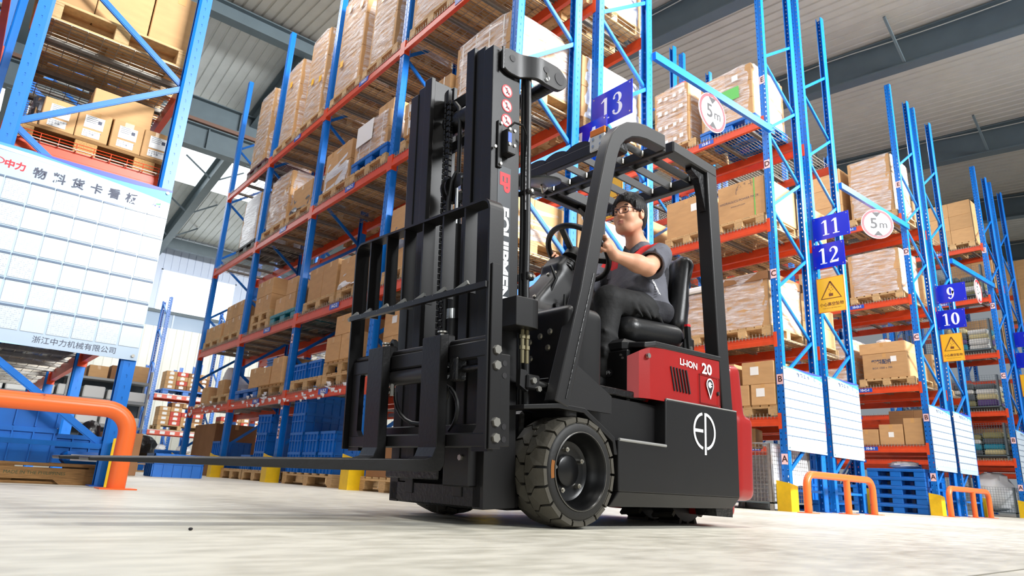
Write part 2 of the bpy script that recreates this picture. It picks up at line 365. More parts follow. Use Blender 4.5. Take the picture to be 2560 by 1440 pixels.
def nets(F, lo, h):
    s = F < 0; n = np.array(F.shape) - 1
    cs = np.zeros(n, int)
    for i in (0, 1):
        for j in (0, 1):
            for k in (0, 1): cs += s[i:i + n[0], j:j + n[1], k:k + n[2]]
    act = (cs > 0) & (cs < 8); idx = -np.ones(n, int); idx[act] = np.arange(act.sum()); C = np.argwhere(act)
    acc = np.zeros((len(C), 3)); cnt = np.zeros(len(C))
    cor = [(i, j, k) for i in (0, 1) for j in (0, 1) for k in (0, 1)]
    for a in cor:
        for d in range(3):
            if a[d]: continue
            b = list(a); b[d] = 1
            fa = F[C[:, 0] + a[0], C[:, 1] + a[1], C[:, 2] + a[2]]; fb = F[C[:, 0] + b[0], C[:, 1] + b[1], C[:, 2] + b[2]]
            m = (fa < 0) != (fb < 0); t = np.where(m, fa / np.where(m, fa - fb, 1), 0)
            q = np.array(a, float)[None] + np.eye(3)[d][None] * t[:, None]; acc += np.where(m[:, None], q, 0); cnt += m
    v = lo + h * (C + acc / cnt[:, None]); fs = []
    for d in range(3):
        e, g = [(1, 2), (2, 0), (0, 1)][d]
        sl0 = [slice(None)] * 3; sl1 = [slice(None)] * 3; sl0[d] = slice(0, -1); sl1[d] = slice(1, None)
        ch = s[tuple(sl0)] != s[tuple(sl1)]; E = np.argwhere(ch); E = E[(E[:, e] > 0) & (E[:, g] > 0) & (E[:, e] < n[e]) & (E[:, g] < n[g])]
        if not len(E): continue
        def at(de, dg):
            q = E.copy(); q[:, e] += de; q[:, g] += dg; return idx[q[:, 0], q[:, 1], q[:, 2]]
        Q = np.stack([at(-1, -1), at(0, -1), at(0, 0), at(-1, 0)], 1); fl = ~s[E[:, 0], E[:, 1], E[:, 2]]; Q[fl] = Q[fl][:, ::-1]
        fs.append(Q)
    return v, np.concatenate(fs)
def sculpt(name, prims, lo, hi, h, mats, parent=None, matfn=None, smooth=2, org=None, kind=None):
    F, l = field(prims, lo, hi, h); v, f = nets(F, l, h)
    # a little Laplacian relaxation
    for _ in range(smooth):
        acc = np.zeros_like(v); c = np.zeros(len(v))
        for a, b in ((0, 1), (1, 2), (2, 3), (3, 0)):
            np.add.at(acc, f[:, a], v[f[:, b]]); np.add.at(acc, f[:, b], v[f[:, a]]); np.add.at(c, f[:, a], 1); np.add.at(c, f[:, b], 1)
        v = v * .5 + .5 * acc / np.maximum(c, 1)[:, None]
    L = wloc(parent) if parent else Vector((0, 0, 0)); O = np.array(org if org is not None else L)
    me = bpy.data.meshes.new(name); me.from_pydata((v - O).tolist(), [], f.tolist())
    for m in (mats if isinstance(mats, (list, tuple)) else [mats]): me.materials.append(m)
    if matfn: me.polygons.foreach_set('material_index', matfn(v[f].mean(1)).astype(int).tolist())
    me.polygons.foreach_set('use_smooth', [True] * len(f)); me.update()
    o = bpy.data.objects.new(name, me); COL.objects.link(o); o.parent = parent; o.location = Vector(O) - L if parent else Vector(O)
    return o
# ------------------------------------------------------------------ building shell
def floor_mat():
    m = bpy.data.materials.new('sealed_concrete'); m.use_nodes = True; nt = m.node_tree; N = nt.nodes; L = nt.links; p = N['Principled BSDF']
    tc = N.new('ShaderNodeTexCoord')
    def noise(s, d, sc=(1, 1, 1)):
        mp = N.new('ShaderNodeMapping'); mp.inputs['Scale'].default_value = sc; L.new(tc.outputs['Object'], mp.inputs[0]); n = N.new('ShaderNodeTexNoise'); n.inputs['Scale'].default_value = s; n.inputs['Detail'].default_value = d; L.new(mp.outputs[0], n.inputs[0]); return n
    a = noise(.7, 4); b = noise(6, 8, (1, 2.4, 1)); c = noise(70, 3)
    r = N.new('ShaderNodeValToRGB'); r.color_ramp.elements[0].color = lin(172, 168, 152); r.color_ramp.elements[1].color = lin(224, 220, 206); r.color_ramp.elements[0].position = .3; r.color_ramp.elements[1].position = .58
    mx = N.new('ShaderNodeMix'); mx.data_type = 'FLOAT'; mx.inputs[0].default_value = .5; L.new(a.outputs[0], mx.inputs[2]); L.new(b.outputs[0], mx.inputs[3]); L.new(mx.outputs[0], r.inputs[0])
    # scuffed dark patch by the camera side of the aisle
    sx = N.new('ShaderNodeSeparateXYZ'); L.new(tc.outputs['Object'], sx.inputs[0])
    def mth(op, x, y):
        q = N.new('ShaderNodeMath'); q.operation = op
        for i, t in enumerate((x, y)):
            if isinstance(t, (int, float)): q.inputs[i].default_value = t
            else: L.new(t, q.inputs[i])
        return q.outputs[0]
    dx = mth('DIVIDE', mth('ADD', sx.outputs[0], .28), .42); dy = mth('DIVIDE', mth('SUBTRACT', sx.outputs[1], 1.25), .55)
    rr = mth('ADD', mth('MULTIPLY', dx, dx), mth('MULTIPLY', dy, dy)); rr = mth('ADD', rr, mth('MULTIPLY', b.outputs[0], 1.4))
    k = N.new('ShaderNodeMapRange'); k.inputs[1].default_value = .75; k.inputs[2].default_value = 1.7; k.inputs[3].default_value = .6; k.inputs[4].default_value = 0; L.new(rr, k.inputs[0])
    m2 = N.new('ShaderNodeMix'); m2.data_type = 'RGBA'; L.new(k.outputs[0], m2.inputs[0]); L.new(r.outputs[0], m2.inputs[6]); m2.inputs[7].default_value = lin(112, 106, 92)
    L.new(m2.outputs[2], p.inputs['Base Color'])
    q = N.new('ShaderNodeMapRange'); q.inputs[3].default_value = .32; q.inputs[4].default_value = .6; L.new(b.outputs[0], q.inputs[0]); L.new(q.outputs[0], p.inputs['Roughness'])
    bp = N.new('ShaderNodeBump'); bp.inputs['Strength'].default_value = .12; bp.inputs['Distance'].default_value = .004; L.new(c.outputs[0], bp.inputs['Height']); L.new(bp.outputs[0], p.inputs['Normal'])
    return m
fl = MB().box(-14, 34, -12, 32, -.3, 0).build('floor', floor_mat()); tag(fl, 'pale sealed concrete floor of the warehouse aisle', kind='structure')
# concrete saw cuts
jm = mat('joint_filler', (150, 146, 134), .8)
j = MB().box(-14, 34, .62, .628, -.001, .0012).build('trim_1', jm, None); tag(j, 'thin filled saw cut running along the concrete floor', kind='structure')
# roof
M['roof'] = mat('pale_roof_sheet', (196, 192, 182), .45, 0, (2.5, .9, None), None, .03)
M['roof_far'] = mat('pale_roof_sheet_far_lit', (206, 210, 208), .45, 0, (2.5, .9, None), None, .03)  # far slope coloured lighter and cooler for the window light on it
def roof_z(y): return 11.2 - .09 * (15.5 - y) if y <= 15.5 else 11.2 - .152 * (y - 15.5)
def roof_panel(y0, y1, w=1.0):
    # trapezoid-ribbed sheet, underside seen from inside: profile across X, swept along the slope
    prof = []
    for k in range(4):
        a = k * .25; prof += [(a, 0), (a + .185, 0), (a + .2, .03), (a + .235, .03)]
    prof.append((1.0, 0)); mb = MB(); n = len(prof)
    ys = [y0 + (y1 - y0) * i / 4 for i in range(5)]
    vs = [(x, y, roof_z(y) + z) for y in ys for x, z in prof]
    return mb.add(vs, [(i * n + q, i * n + q + 1, (i + 1) * n + q + 1, (i + 1) * n + q) for i in range(4) for q in range(n - 1)])
ce = bpy.data.objects.new('ceiling', None); COL.objects.link(ce); tag(ce, 'pitched roof of pale ribbed metal sheets', kind='structure')
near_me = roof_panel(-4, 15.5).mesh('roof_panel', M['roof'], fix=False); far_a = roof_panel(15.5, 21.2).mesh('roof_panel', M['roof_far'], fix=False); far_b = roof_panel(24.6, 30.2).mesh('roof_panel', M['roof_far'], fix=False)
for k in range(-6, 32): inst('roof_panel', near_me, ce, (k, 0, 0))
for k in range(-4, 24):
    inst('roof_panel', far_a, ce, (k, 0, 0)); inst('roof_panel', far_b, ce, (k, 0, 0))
# translucent rooflight band between the far sheets
def rooflight_mat():
    m = bpy.data.materials.new('translucent_rooflight'); m.use_nodes = True; nt = m.node_tree; p = nt.nodes['Principled BSDF']
    p.inputs['Base Color'].default_value = lin(240, 246, 252); p.inputs['Emission Color'].default_value = (.9, .96, 1, 1); p.inputs['Emission Strength'].default_value = 3.5; return m
M['daylight'] = rooflight_mat()
rl = MB(); rl.add([(-4, 21.2, roof_z(21.2)), (24, 21.2, roof_z(21.2)), (24, 24.6, roof_z(24.6)), (-4, 24.6, roof_z(24.6))], [(0, 1, 2, 3)]); rlo = rl.build('rooflight_panel', M['daylight'], ce, fix=False); rlo['label'] = 'bright translucent rooflight band'
def i_beam(mb, p0, p1, h, w, tf=.03, tw=.02):
    p0 = Vector(p0); p1 = Vector(p1)
    for dz in (-h / 2, h / 2): mb.bar(p0 + V(0, 0, dz), p1 + V(0, 0, dz), w, tf)
    mb.bar(p0, p1, tw, h - tf)
M['rafter'] = mat('grey_green_steel_paint', (92, 106, 112), .5, 0, (3, .88, None))
n_tr = 1
for i, X in enumerate((10.3, 14.5, 20.1, 25.7, 31)):
    n_tr += 1; r = bpy.data.objects.new('trim_%d' % n_tr, None); COL.objects.link(r); r.location = (X, 3, roof_z(3)); tag(r, 'long grey steel rafter number %d under the near roof slope' % (i + 1), kind='structure')
    mb = MB(); i_beam(mb, (X, -4, roof_z(-4) - .43), (X, 15.4, roof_z(15.4) - .43), .74, .3); mb.build('rafter', M['rafter'], r)
    for yb in (1.0, 4.4, 8.6, 12.6):
        MB().bar((X - .1, yb, roof_z(yb) - .74), (X - 1.0, yb, roof_z(yb) - .06), .05, .05).build('brace', M['rafter'], r)
    pts = [(X - .17, -4 + q * .5, roof_z(-4 + q * .5) - .12 - .07 * abs(math.sin(q * .32))) for q in range(39)]
    MB().tube(pts, .012, 5).build('cable', mat('grey_cable', (186, 186, 180), .5) if i == 0 else bpy.data.materials['grey_cable'], r)
for i, X in enumerate((-.5, 5.25, 11)):
    n_tr += 1; mb = MB(); i_beam(mb, (X, 15.6, roof_z(15.6) - .4), (X, 29.5, roof_z(29.5) - .4), .62, .26)
    r = mb.build('trim_%d' % n_tr, M['rafter'], None); tag(r, 'grey rafter number %d sloping down to the far wall' % (i + 1), kind='structure')
    for yb in (19.6, 22.6, 25.3, 27.6):
        for sgn in (-1, 1): MB().bar((X + sgn * .1, yb, roof_z(yb) - .66), (X + sgn * .95, yb + .1, roof_z(yb) - .05), .05, .05).build('brace', M['rafter'], r)
n_tr += 1; mb = MB(); i_beam(mb, (-6, 15.5, 10.9), (26, 15.5, 10.9), .4, .3); tag(mb.build('trim_%d' % n_tr, M['rafter']), 'heavy grey ridge beam crossing the roof', kind='structure')
n_tr += 1; r = bpy.data.objects.new('trim_%d' % n_tr, None); COL.objects.link(r); r.location = (4, 19, 9.4); tag(r, 'deep grey double crane girder with stiffeners and brown rail', kind='structure')
M['girder'] = mat('dark_grey_girder_paint', (82, 96, 102), .5, 0, (3, .85, None))
mb = MB(); i_beam(mb, (-6, 19, 9.9), (20, 19, 9.9), .62, .34); mb.build('upper_girder', M['girder'], r)
mb = MB(); i_beam(mb, (-6, 18.9, 9.02), (20, 18.9, 9.02), .66, .34); mb.build('lower_girder', M['girder'], r)
MB().bar((-6, 18.75, 9.46), (20, 18.75, 9.46), .1, .1).build('crane_rail', mat('rusty_rail', (104, 76, 62), .6), r)
for k in range(16):
    MB().box(-5 + k * 1.4, -4.97 + k * 1.4, 18.86, 19.14, 9.62, 10.18).build('stiffener', M['girder'], r)
    MB().box(-4.4 + k * 1.4, -4.37 + k * 1.4, 18.76, 19.04, 8.72, 9.32).build('stiffener', M['girder'], r)
for X in (-.5, 5.25, 11): MB().bar((X, 18.9, 8.7), (X, 20.6, 9.6), .1, .1).build('brace', M['rafter'], r)
n_tr += 1; mb = MB(); mb.box(-6, 24, 28.85, 29.1, 8.62, 9.04); tag(mb.build('trim_%d' % n_tr, M['girder']), 'dark grey eaves beam along the far wall', kind='structure')
# far wall with its window
M['wall'] = mat('cream_wall_sheet', (228, 226, 214), .5, 0, (2, .95, None))
M['wall_blue'] = mat('pale_blue_wall_sheet', (196, 206, 224), .5)
wa = bpy.data.objects.new('wall_back', None); COL.objects.link(wa); wa.location = (5, 30, 0); tag(wa, 'cream ribbed metal far wall with a bright window band', kind='structure')
def ribbed(x0, x1, z0, z1, m, name):
    mb = MB(); x = x0
    while x < x1 - .01:
        e = min(x + .3, x1); mb.box(x, e - .03, 30.0, 30.1, z0, z1); mb.box(e - .03, e, 30.03, 30.1, z0, z1); x = e
    return mb.build(name, m, wa)
for k in range(6): ribbed(-6 + k * 5, -1 + k * 5, 0, 5.55, M['wall'], 'wall_sheet')
ribbed(-6, 5.7, 6.25, 9, M['wall_blue'], 'wall_sheet'); ribbed(8.7, 24, 6.25, 9, M['wall_blue'], 'wall_sheet'); ribbed(5.7, 8.7, 7.95, 9, M['wall_blue'], 'wall_sheet')
MB().box(-6, 24, 29.95, 30.05, 6.12, 6.25).build('wall_rail', M['girder'], wa)
w1 = bpy.data.objects.new('window_1', None); COL.objects.link(w1); w1.location = (7.2, 30, 7); tag(w1, 'large overexposed window high in the far wall', kind='structure')
MB().box(5.7, 8.7, 30.02, 30.05, 6.25, 7.95).build('pane', M['daylight'], w1)
mb = MB()
for a in ((5.66, 5.72), (8.68, 8.74)): mb.box(a[0], a[1], 29.97, 30.08, 6.25, 7.98)
mb.box(5.66, 8.74, 29.97, 30.08, 7.93, 7.99); mb.build('window_frame', M['wall_blue'], w1)
w2 = bpy.data.objects.new('window_2', None); COL.objects.link(w2); w2.location = (6, 30, 5.8); tag(w2, 'low blue grey window strip under the wall rail', kind='structure')
gm = mat('blue_grey_glazing', (150, 168, 188), .15)
for k in range(12):
    MB().box(-4 + k * 1.5, -2.56 + k * 1.5, 30.02, 30.05, 5.55, 6.12).build('pane', gm, w2)
    MB().box(-2.56 + k * 1.5, -2.5 + k * 1.5, 29.98, 30.06, 5.55, 6.12).build('mullion', M['wall_blue'], w2)
# ------------------------------------------------------------------ pallet racks
LV = {'B': (1.03, 1.15), 'C': (2.09, 2.21), 'D': (3.70, 3.82), 'E': (5.30, 5.42)}
LV8 = {'B': (1.08, 1.2), 'C': (2.16, 2.28), 'D': (3.48, 3.6), 'E': (4.8, 4.92), 'F': (6.08, 6.2)}
def post_mesh(H):
    pr = [(0, -.05), (0, -.014), (.012, -.010), (.012, .010), (0, .014), (0, .05), (.072, .05), (.09, .04), (.09, .028), (.086, .028), (.086, .038), (.070, .047), (.003, .047), (.003, -.047), (.070, -.047), (.086, -.038), (.086, -.028), (.09, -.028), (.09, -.04), (.072, -.05)]
    return MB().prism(pr, 2, 0, H).mesh('upright_post', M['post'])
PM = {}
def beam_mesh(L):
    # stepped box beam: thicker lower half with a lip along the top
    pr = [(0, 0), (.05, 0), (.05, .12), (.018, .12), (.018, .088), (.006, .084), (.006, .05), (.0, .046)]
    return MB().prism([(x, z) for x, z in pr], 1, -L / 2, L / 2).mesh('beam', M['orange'])
def conn_mesh(lo, hi):
    # end plate hooked over the upright, with a cheek only on the beam side
    mb = MB(); mb.box(-.006, 0, .008 if lo is None else -.052, .052 if hi else -.008, -.04, .16)
    if hi: mb.box(-.006, .07, .05, .056, -.04, .16)
    if lo: mb.box(-.006, .07, -.056, -.05, -.04, .16)
    return mb.mesh('beam_connector', M['orange'])
CONN = {'start': conn_mesh(None, True), 'end': MB().box(-.006, 0, -.052, -.008, -.04, .16).box(-.006, .07, -.056, -.05, -.04, .16).mesh('beam_connector', M['orange']), 'mid': conn_mesh(True, True)}
def deck_mesh(L, D):
    mb = MB(); r = .0026
    n = int(L / .05)
    for i in range(n + 1):
        y = -L / 2 + L * i / n; mb.box(0, D, y - r, y + r, .0, .005); mb.box(-.012, -.007, y - r, y + r, -.028, .038)
    k = int(D / .1)
    for i in range(k + 1):
        x = D * i / k; mb.box(x - r, x + r, -L / 2, L / 2, -.005, .0)
    return mb.mesh('wire_deck', M['wire'], fix=False)
def chan_mesh(D):
    return MB().prism([(-.03, 0), (.03, 0), (.03, -.035), (.024, -.035), (.024, -.006), (-.024, -.006), (-.024, -.035), (-.03, -.035)], 0, .05, D - .05).mesh('deck_channel', M['galv'])
BAY = 2.25
BL = BAY - .1
BEAM = beam_mesh(BL)
def rack(name, X0, X1, Y0, nb, side, label, cat='rack', H=8.25, zn=(.46, 1.2, .6), levels='BCDE', lz=None, detail=True, axis='Y', row=None, plates=True, zoff=0.):
    """a pallet rack row along +Y: frames at Y0 + k*BAY; side '-X' or '+X' is its picking face"""
    D = X1 - X0; R = thing('pallet_rack', (X0, Y0, 0), label, cat, 'pallet racks of the warehouse')
    if H not in PM: PM[H] = post_mesh(H)
    foot = MB().box(-.03, .12, -.07, .07, 0, .008).mesh('base_plate', M['blue_dark'])
    brm = {}
    for k in range(nb + 1):
        y = k * BAY
        inst('upright_post', PM[H], R, (0, y, 0)); inst('upright_post', PM[H], R, (D, y, 0), PI)
        inst('base_plate', foot, R, (0, y, 0)); inst('base_plate', foot, R, (D, y, 0), PI)
        # zig-zag bracing between the two posts
        z, st, of = zn; n = 0
        while z + of < H - .05:
            for z1 in (z + of, z - (st - of)):
                if z1 < .15: continue
                key = round(z1 - z, 3)
                if key not in brm:
                    mb = MB(); a = V(.05, 0, 0); b = V(D - .05, 0, z1 - z)
                    mb.bar(a, b, .03, .036, (0, 1, 0)) ; mb.bar(a + V(0, -.013, 0), b + V(0, -.013, 0), .044, .004, (0, 1, 0))
                    brm[key] = mb.mesh('brace', M['blue'])
                inst('brace', brm[key], R, (0, y + (-.01 if z1 > z else .012), z))
            z += st
        if k == 0:
            mb = MB(); mb.bar((.05, 0, .25), (D - .05, 0, .25), .03, .05, (0, 1, 0)); inst('brace', mb.mesh('brace', M['blue']), R, (0, y, 0))
    dm = deck_mesh(BL, D - .02); cm = chan_mesh(D)
    for k in range(nb):
        yc = k * BAY + BAY / 2
        for L in levels:
            z0, z1 = (lz or LV)[L]
            inst('beam', BEAM, R, (-.005, yc, z0)); inst('beam', BEAM, R, (D + .005, yc, z0), PI)
            inst('beam_connector', CONN['start' if k == 0 else 'mid'], R, (0, yc - BAY / 2, z0)); inst('beam_connector', CONN['end' if k == 0 else 'mid'], R, (D, yc - BAY / 2, z0), PI)
            if k == nb - 1: inst('beam_connector', CONN['end'], R, (0, yc + BAY / 2, z0)); inst('beam_connector', CONN['start'], R, (D, yc + BAY / 2, z0), PI)
            d = inst('wire_deck', dm, R, (.01 if side == '-X' else D - .01, yc, z1 + .003), 0 if side == '-X' else PI); d['kind'] = 'stuff'
            for q in (-.8, -.27, .27, .8): inst('deck_channel', cm, d, (-.01, q, -.006))
            if plates and row and k < 3:
                sx = -.0065 if side == '-X' else D + .0065
                pos = V(X0 + sx, Y0 + yc + (-.1 if k else -.15), z0 + .065)
                p = MB().box(pos.x - .002, pos.x + .002, pos.y - .13, pos.y + .13, pos.z - .035, pos.z + .035).build('level_plate', M['label_blue'], R)
                text('%s-%s-%d' % (row, L, k + 1), .06, pos + V(-.003 if side == '-X' else .003, 0, 0), side, M['white'], p, bold=.0015)
    return R
def letter_label(R, ch, X, Y, z, face='-X', w=.085):
    # pink letter sticker wrapped on the upright
    a = Vector(BAS[face][0]); n = Vector(BAS[face][2]); c = V(X, Y, z) + n * .002
    mb = MB(); h = .065; mb.add([c - a * w / 2 - V(0, 0, h), c + a * w / 2 - V(0, 0, h), c + a * w / 2 + V(0, 0, h), c - a * w / 2 + V(0, 0, h)], [(0, 1, 2, 3)])
    p = mb.build('letter_label', M['pink'], R, fix=False); text(ch, .11, c + n * .0015, face, mat('label_ink', (60, 14, 20), .6) if 'label_ink' not in bpy.data.materials else bpy.data.materials['label_ink'], p, bold=.002)
R14 = rack('r14', 3.43, 4.31, 4.36, 4, '-X', 'long blue and orange rack running behind the forklift mast', row='14', H=8.05, zn=(.46, 1.2, .6))
R13 = rack('r13', 4.58, 5.50, 4.36, 4, '+X', 'blue and orange rack back to back with the long rack, under the sign thirteen', row='13', H=8.05)
R12 = rack('r12', 8.13, 9.10, 4.36, 3, '-X', 'blue and orange rack behind the driver, under the sign twelve', row='12')
R11 = rack('r11', 9.31, 10.27, 4.36, 3, '+X', 'blue and orange rack whose uprights carry the sign eleven', row='11')
R10 = rack('r10', 13.05, 14.02, 4.36, 3, '-X', 'blue and orange rack under the sign ten, across the next aisle', row='10')
R9 = rack('r9', 14.28, 15.25, 4.36, 3, '+X', 'blue and orange rack whose uprights carry the sign nine', row='9')
R8 = rack('r8', 18.05, 19.0, 4.36, 3, '-X', 'blue and orange rack full of mesh cages, beyond the sign nine', row='8', levels='BCDEF', lz=LV8)
R7 = rack('r7', 19.3, 20.25, 4.36, 3, '+X', 'blue rack back to back with the rack of mesh cages, sign seven', row='7')
R6 = rack('r6', 23.6, 24.5, 4.36, 2, '-X', 'farthest rack, only one carton of it seen past the mesh cage rack', row='6', plates=False)
RL = rack('rl', -.118, .925, 5.15, 3, '+X', 'near blue rack carrying the big notice board and blue crates', row=None, zn=(.90, 1.35, .68), levels='BCDE', lz={'B': (1.03, 1.15), 'C': (2.09, 2.21), 'D': (2.99, 3.11), 'E': (4.9, 5.02)})
RLL = rack('rll', -1.35, -.32, 5.15, 2, '-X', 'shadowed rack back to back with the near notice board rack', row=None, zn=(.90, 1.35, .68), levels='BCD')
for R, X in ((R12, 8.13), (R10, 13.05), (R8, 18.05)):
    for ch, z in (('A', .62), ('B', 1.62), ('C', 3.05), ('D', 4.68), ('E', 6.05)): letter_label(R, ch, X, 4.36, z)
for ch, z in (('D', 4.92), ('C', 3.2)): letter_label(R14, ch, 3.43, 4.36, z)
for z in (.62, .78, 1.0, 1.9): letter_label(R14, ['1', '2', 'B', '8'][int(z * 3) % 4], 3.43, 8.86, z, '-X', .06)
# papers and packing tape fluttering on the level B beam of the long rack
mb = MB()
for k in range(70):
    y = random.uniform(6.4, 13.2); z = random.uniform(1.0, 1.17); w = random.uniform(.03, .09); h = random.uniform(.02, .045); t = random.uniform(-.03, .03)
    mb.add([(3.405 - abs(t) * .3, y, z), (3.405, y + w, z + t * .4), (3.40 - abs(t), y + w, z + h), (3.405, y, z + h)], [(0, 1, 2, 3)])
st = mb.build('shelf_tickets', mat('clear_ticket_sleeve', (226, 226, 230), .12), R14, fix=False); st['kind'] = 'stuff'
# yellow post protectors
pp = MB(); t = .006
pp.add([(-.13, -.12, 0), (-.13, .06, 0), (-.13 + t, .06, 0), (-.13 + t, -.12 + t, 0), (.05, -.12 + t, 0), (.05, -.12, 0),
        (-.13, -.12, .33), (-.13, .06, .36), (-.13 + t, .06, .36), (-.13 + t, -.12 + t, .33), (.05, -.12 + t, .3), (.05, -.12, .3)],
       [(0, 1, 7, 6), (1, 2, 8, 7), (2, 3, 9, 8), (3, 4, 10, 9), (4, 5, 11, 10), (5, 0, 6, 11), (6, 7, 8, 9), (6, 9, 10, 11)])
PPM = pp.mesh('post_protector', M['yellow'])
def protector(x, y, mx, label):
    o = inst('post_protector', PPM, None, (x, y, 0)); o.scale = (mx, 1, 1); tag(o, label, 'post guard', 'yellow post protectors'); return o
ords = ['first', 'second', 'third', 'fourth', 'fifth']
for k in range(5): protector(3.43, 4.36 + k * BAY, 1, 'yellow steel guard around the %s upright of the long rack behind the forklift' % ords[k])
for X, mx, n in ((8.13, 1, 'rack twelve'), (10.27, -1, 'rack eleven'), (13.05, 1, 'rack ten'), (15.25, -1, 'rack nine'), (18.05, 1, 'rack eight'), (5.5, -1, 'rack thirteen, behind the forklift')):
    protector(X, 4.36, mx, 'yellow steel guard at the foot of ' + n)
protector(.905, 5.15, -.55, 'yellow steel guard behind the thick near orange guard rail')
# orange guard rails
def guard_rail(x0, x1, y, z, r, label, mid=True):
    t = thing('guard_rail', ((x0 + x1) / 2, y, 0), label, 'guard rail', 'orange tube guard rails')
    b = .14; pts = [(x0, y, 0.0)]
    pts += [(x0 + b - b * math.cos(a), y, z - b + b * math.sin(a)) for a in [PI / 2 * i / 8 for i in range(9)]]
    pts += [(x1 - b + b * math.sin(a), y, z - b + b * math.cos(a)) for a in [PI / 2 * i / 8 for i in range(9)]] + [(x1, y, 0.0)]
    MB().tube(pts, r, 16).build('bent_tube', M['rail_worn'], t)
    if mid: MB().cyl((x0 * .42 + x1 * .58, y, 0), (x0 * .42 + x1 * .58, y, z), r * .95, 14).build('middle_post', M['rail_worn'], t)
    for x in [x0, x1] + ([x0 * .42 + x1 * .58] if mid else []): MB().box(x - .1, x + .1, y - .085, y + .085, 0, .008).build('foot_plate', M['rail_worn'], t)
    return t
def rail_mat():
    m = mat('scuffed_orange_paint', (244, 110, 44), .34); N = m.node_tree.nodes; L = m.node_tree.links; p = N['Principled BSDF']
    tc = N.new('ShaderNodeTexCoord'); n = N.new('ShaderNodeTexNoise'); n.inputs['Scale'].default_value = 9; n.inputs['Detail'].default_value = 8; n.inputs['Roughness'].default_value = .7; L.new(tc.outputs['Object'], n.inputs[0])
    r = N.new('ShaderNodeValToRGB'); r.color_ramp.elements[0].position = .30; r.color_ramp.elements[1].position = .36; r.color_ramp.elements[0].color = lin(70, 42, 30); r.color_ramp.elements[1].color = lin(244, 110, 44)
    L.new(n.outputs[0], r.inputs[0]); L.new(r.outputs[0], p.inputs['Base Color']); return m
M['rail_worn'] = rail_mat()
guard_rail(-.75, .888, 4.72, .465, .05, 'thick scuffed orange guard rail in front of the big notice board rack', False)
guard_rail(7.93, 9.72, 4.0, .44, .043, 'orange guard rail below the board with the torn hole')
guard_rail(12.55, 14.5, 4.0, .44, .043, 'small orange guard rail below the boards of racks nine and ten')
# 5 m height bars across the aisles
def height_bar(xa, xb, z, label, sx, ang, sl):
    t = thing('height_limit_bar', ((xa + xb) / 2, 4.3, z), label, 'barrier', 'blue overhead bars between racks')
    MB().bar((xa, 4.28, z), (xb, 4.28, z + .1), .05, .1).build('bar', M['blue'], t)
    return t
height_bar(5.5, 8.13, 5.1, 'blue overhead height bar between racks thirteen and twelve', 6.65, 0, '')
height_bar(10.27, 13.05, 5.05, 'blue overhead height bar between racks eleven and ten', 11.5, 0, '')
height_bar(15.25, 18.05, 5.05, 'blue overhead height bar between racks nine and eight', 16.7, 0, '')
def height_sign(c, yaw, label, r=.27):
    t = thing('height_limit_sign', c, label, 'sign', 'round 5 m height signs')
    mb = MB(); mb.lathe([(0, -.006), (r, -.006), (r, .006), (0, .006)], c, 1, 40, sm=False); d = mb.build('disc', M['white'], t)
    P = arc(0, 0, r * .9, r * .9, 0, 360, 40); flat(stroke(P, [r * .16] * 41), V(*c), '-Y', M['red_ink'], t, 'red_ring', .0075)
    flat([[(0, r * .45), (r * .3, r * .8), (-r * .3, r * .8)], [(0, -r * .45), (-r * .3, -r * .8), (r * .3, -r * .8)]], V(*c), '-Y', M['black_ink'], t, 'arrow_marks', .0075)
    text('5', r * 1.0, V(c[0] - r * .22, c[1] - .0085, c[2]), '-Y', M['black_ink'], t, bold=.006); text('m', r * .7, V(c[0] + r * .36, c[1] - .0085, c[2] - r * .06), '-Y', M['black_ink'], t, bold=.004)
    MB().cyl((c[0], c[1] + .02, c[2] + r * .8), (c[0], c[1] + .02, 5.06), .006, 6).build('hanger', M['galv'], t)
    t.rotation_euler = (0, 0, yaw); return t
height_sign((11.58, 4.27, 4.77), -.75, 'round height sign with a red ring seen face on, beside the sign eleven')
height_sign((6.66, 4.27, 4.83), -.06, 'round height sign turned away, hanging in front of the cartons on a blue pallet')
height_sign((16.75, 4.27, 4.72), .05, 'round white sign seen nearly edge on, above the sign nine')
# numbered row signs, facing along the main aisle
def row_sign(txt, X, y0, y1, z0, z1, label):
    t = thing('row_sign', (X, (y0 + y1) / 2, z0), label, 'sign', 'blue row number signs')
    MB().box(X - .004, X + .004, y0, y1, z0, z1).build('panel', M['sign_blue'], t)
    h = (z1 - z0) * .66; n = len(txt)
    for i, ch in enumerate(txt):
        q = (i - (n - 1) / 2) * h * .62
        flat([[(q + a * h, -h / 2 + b * h) for a, b in P] for P in numeral(ch)], V(X - .004, (y0 + y1) / 2, (z0 + z1) / 2), '-X', M['white'], t, 'numeral', .0006)
    for y in (y0 + .03, y1 - .03):
        for z in (z0 + .03, z1 - .03): MB().cyl((X - .008, y, z), (X - .003, y, z), .008, 8).build('bolt', M['bolt'], t)
    return t
row_sign('13', 4.572, 3.83, 4.385, 3.755, 4.145, 'blue row sign reading thirteen, above the forklift roof')
sg14 = row_sign('14', 4.42, 4.03, 4.58, 3.35, 3.755, 'blue row sign reading fourteen, half hidden behind the headlamp')
MB().box(4.30, 4.42, 4.33, 4.37, 3.5, 3.54).build('bracket', M['galv'], sg14)
row_sign('11', 9.302, 3.80, 4.33, 3.82, 4.18, 'blue row sign reading eleven')
row_sign('12', 9.302, 3.90, 4.36, 3.385, 3.755, 'blue row sign reading twelve')
row_sign('9', 14.272, 3.835, 4.345, 3.92, 4.277, 'blue row sign reading nine')
row_sign('10', 14.272, 3.90, 4.38, 3.41, 3.772, 'blue row sign reading ten')
row_sign('7', 19.292, 3.82, 4.33, 3.9, 4.26, 'blue row sign reading seven, cut by the photo edge')
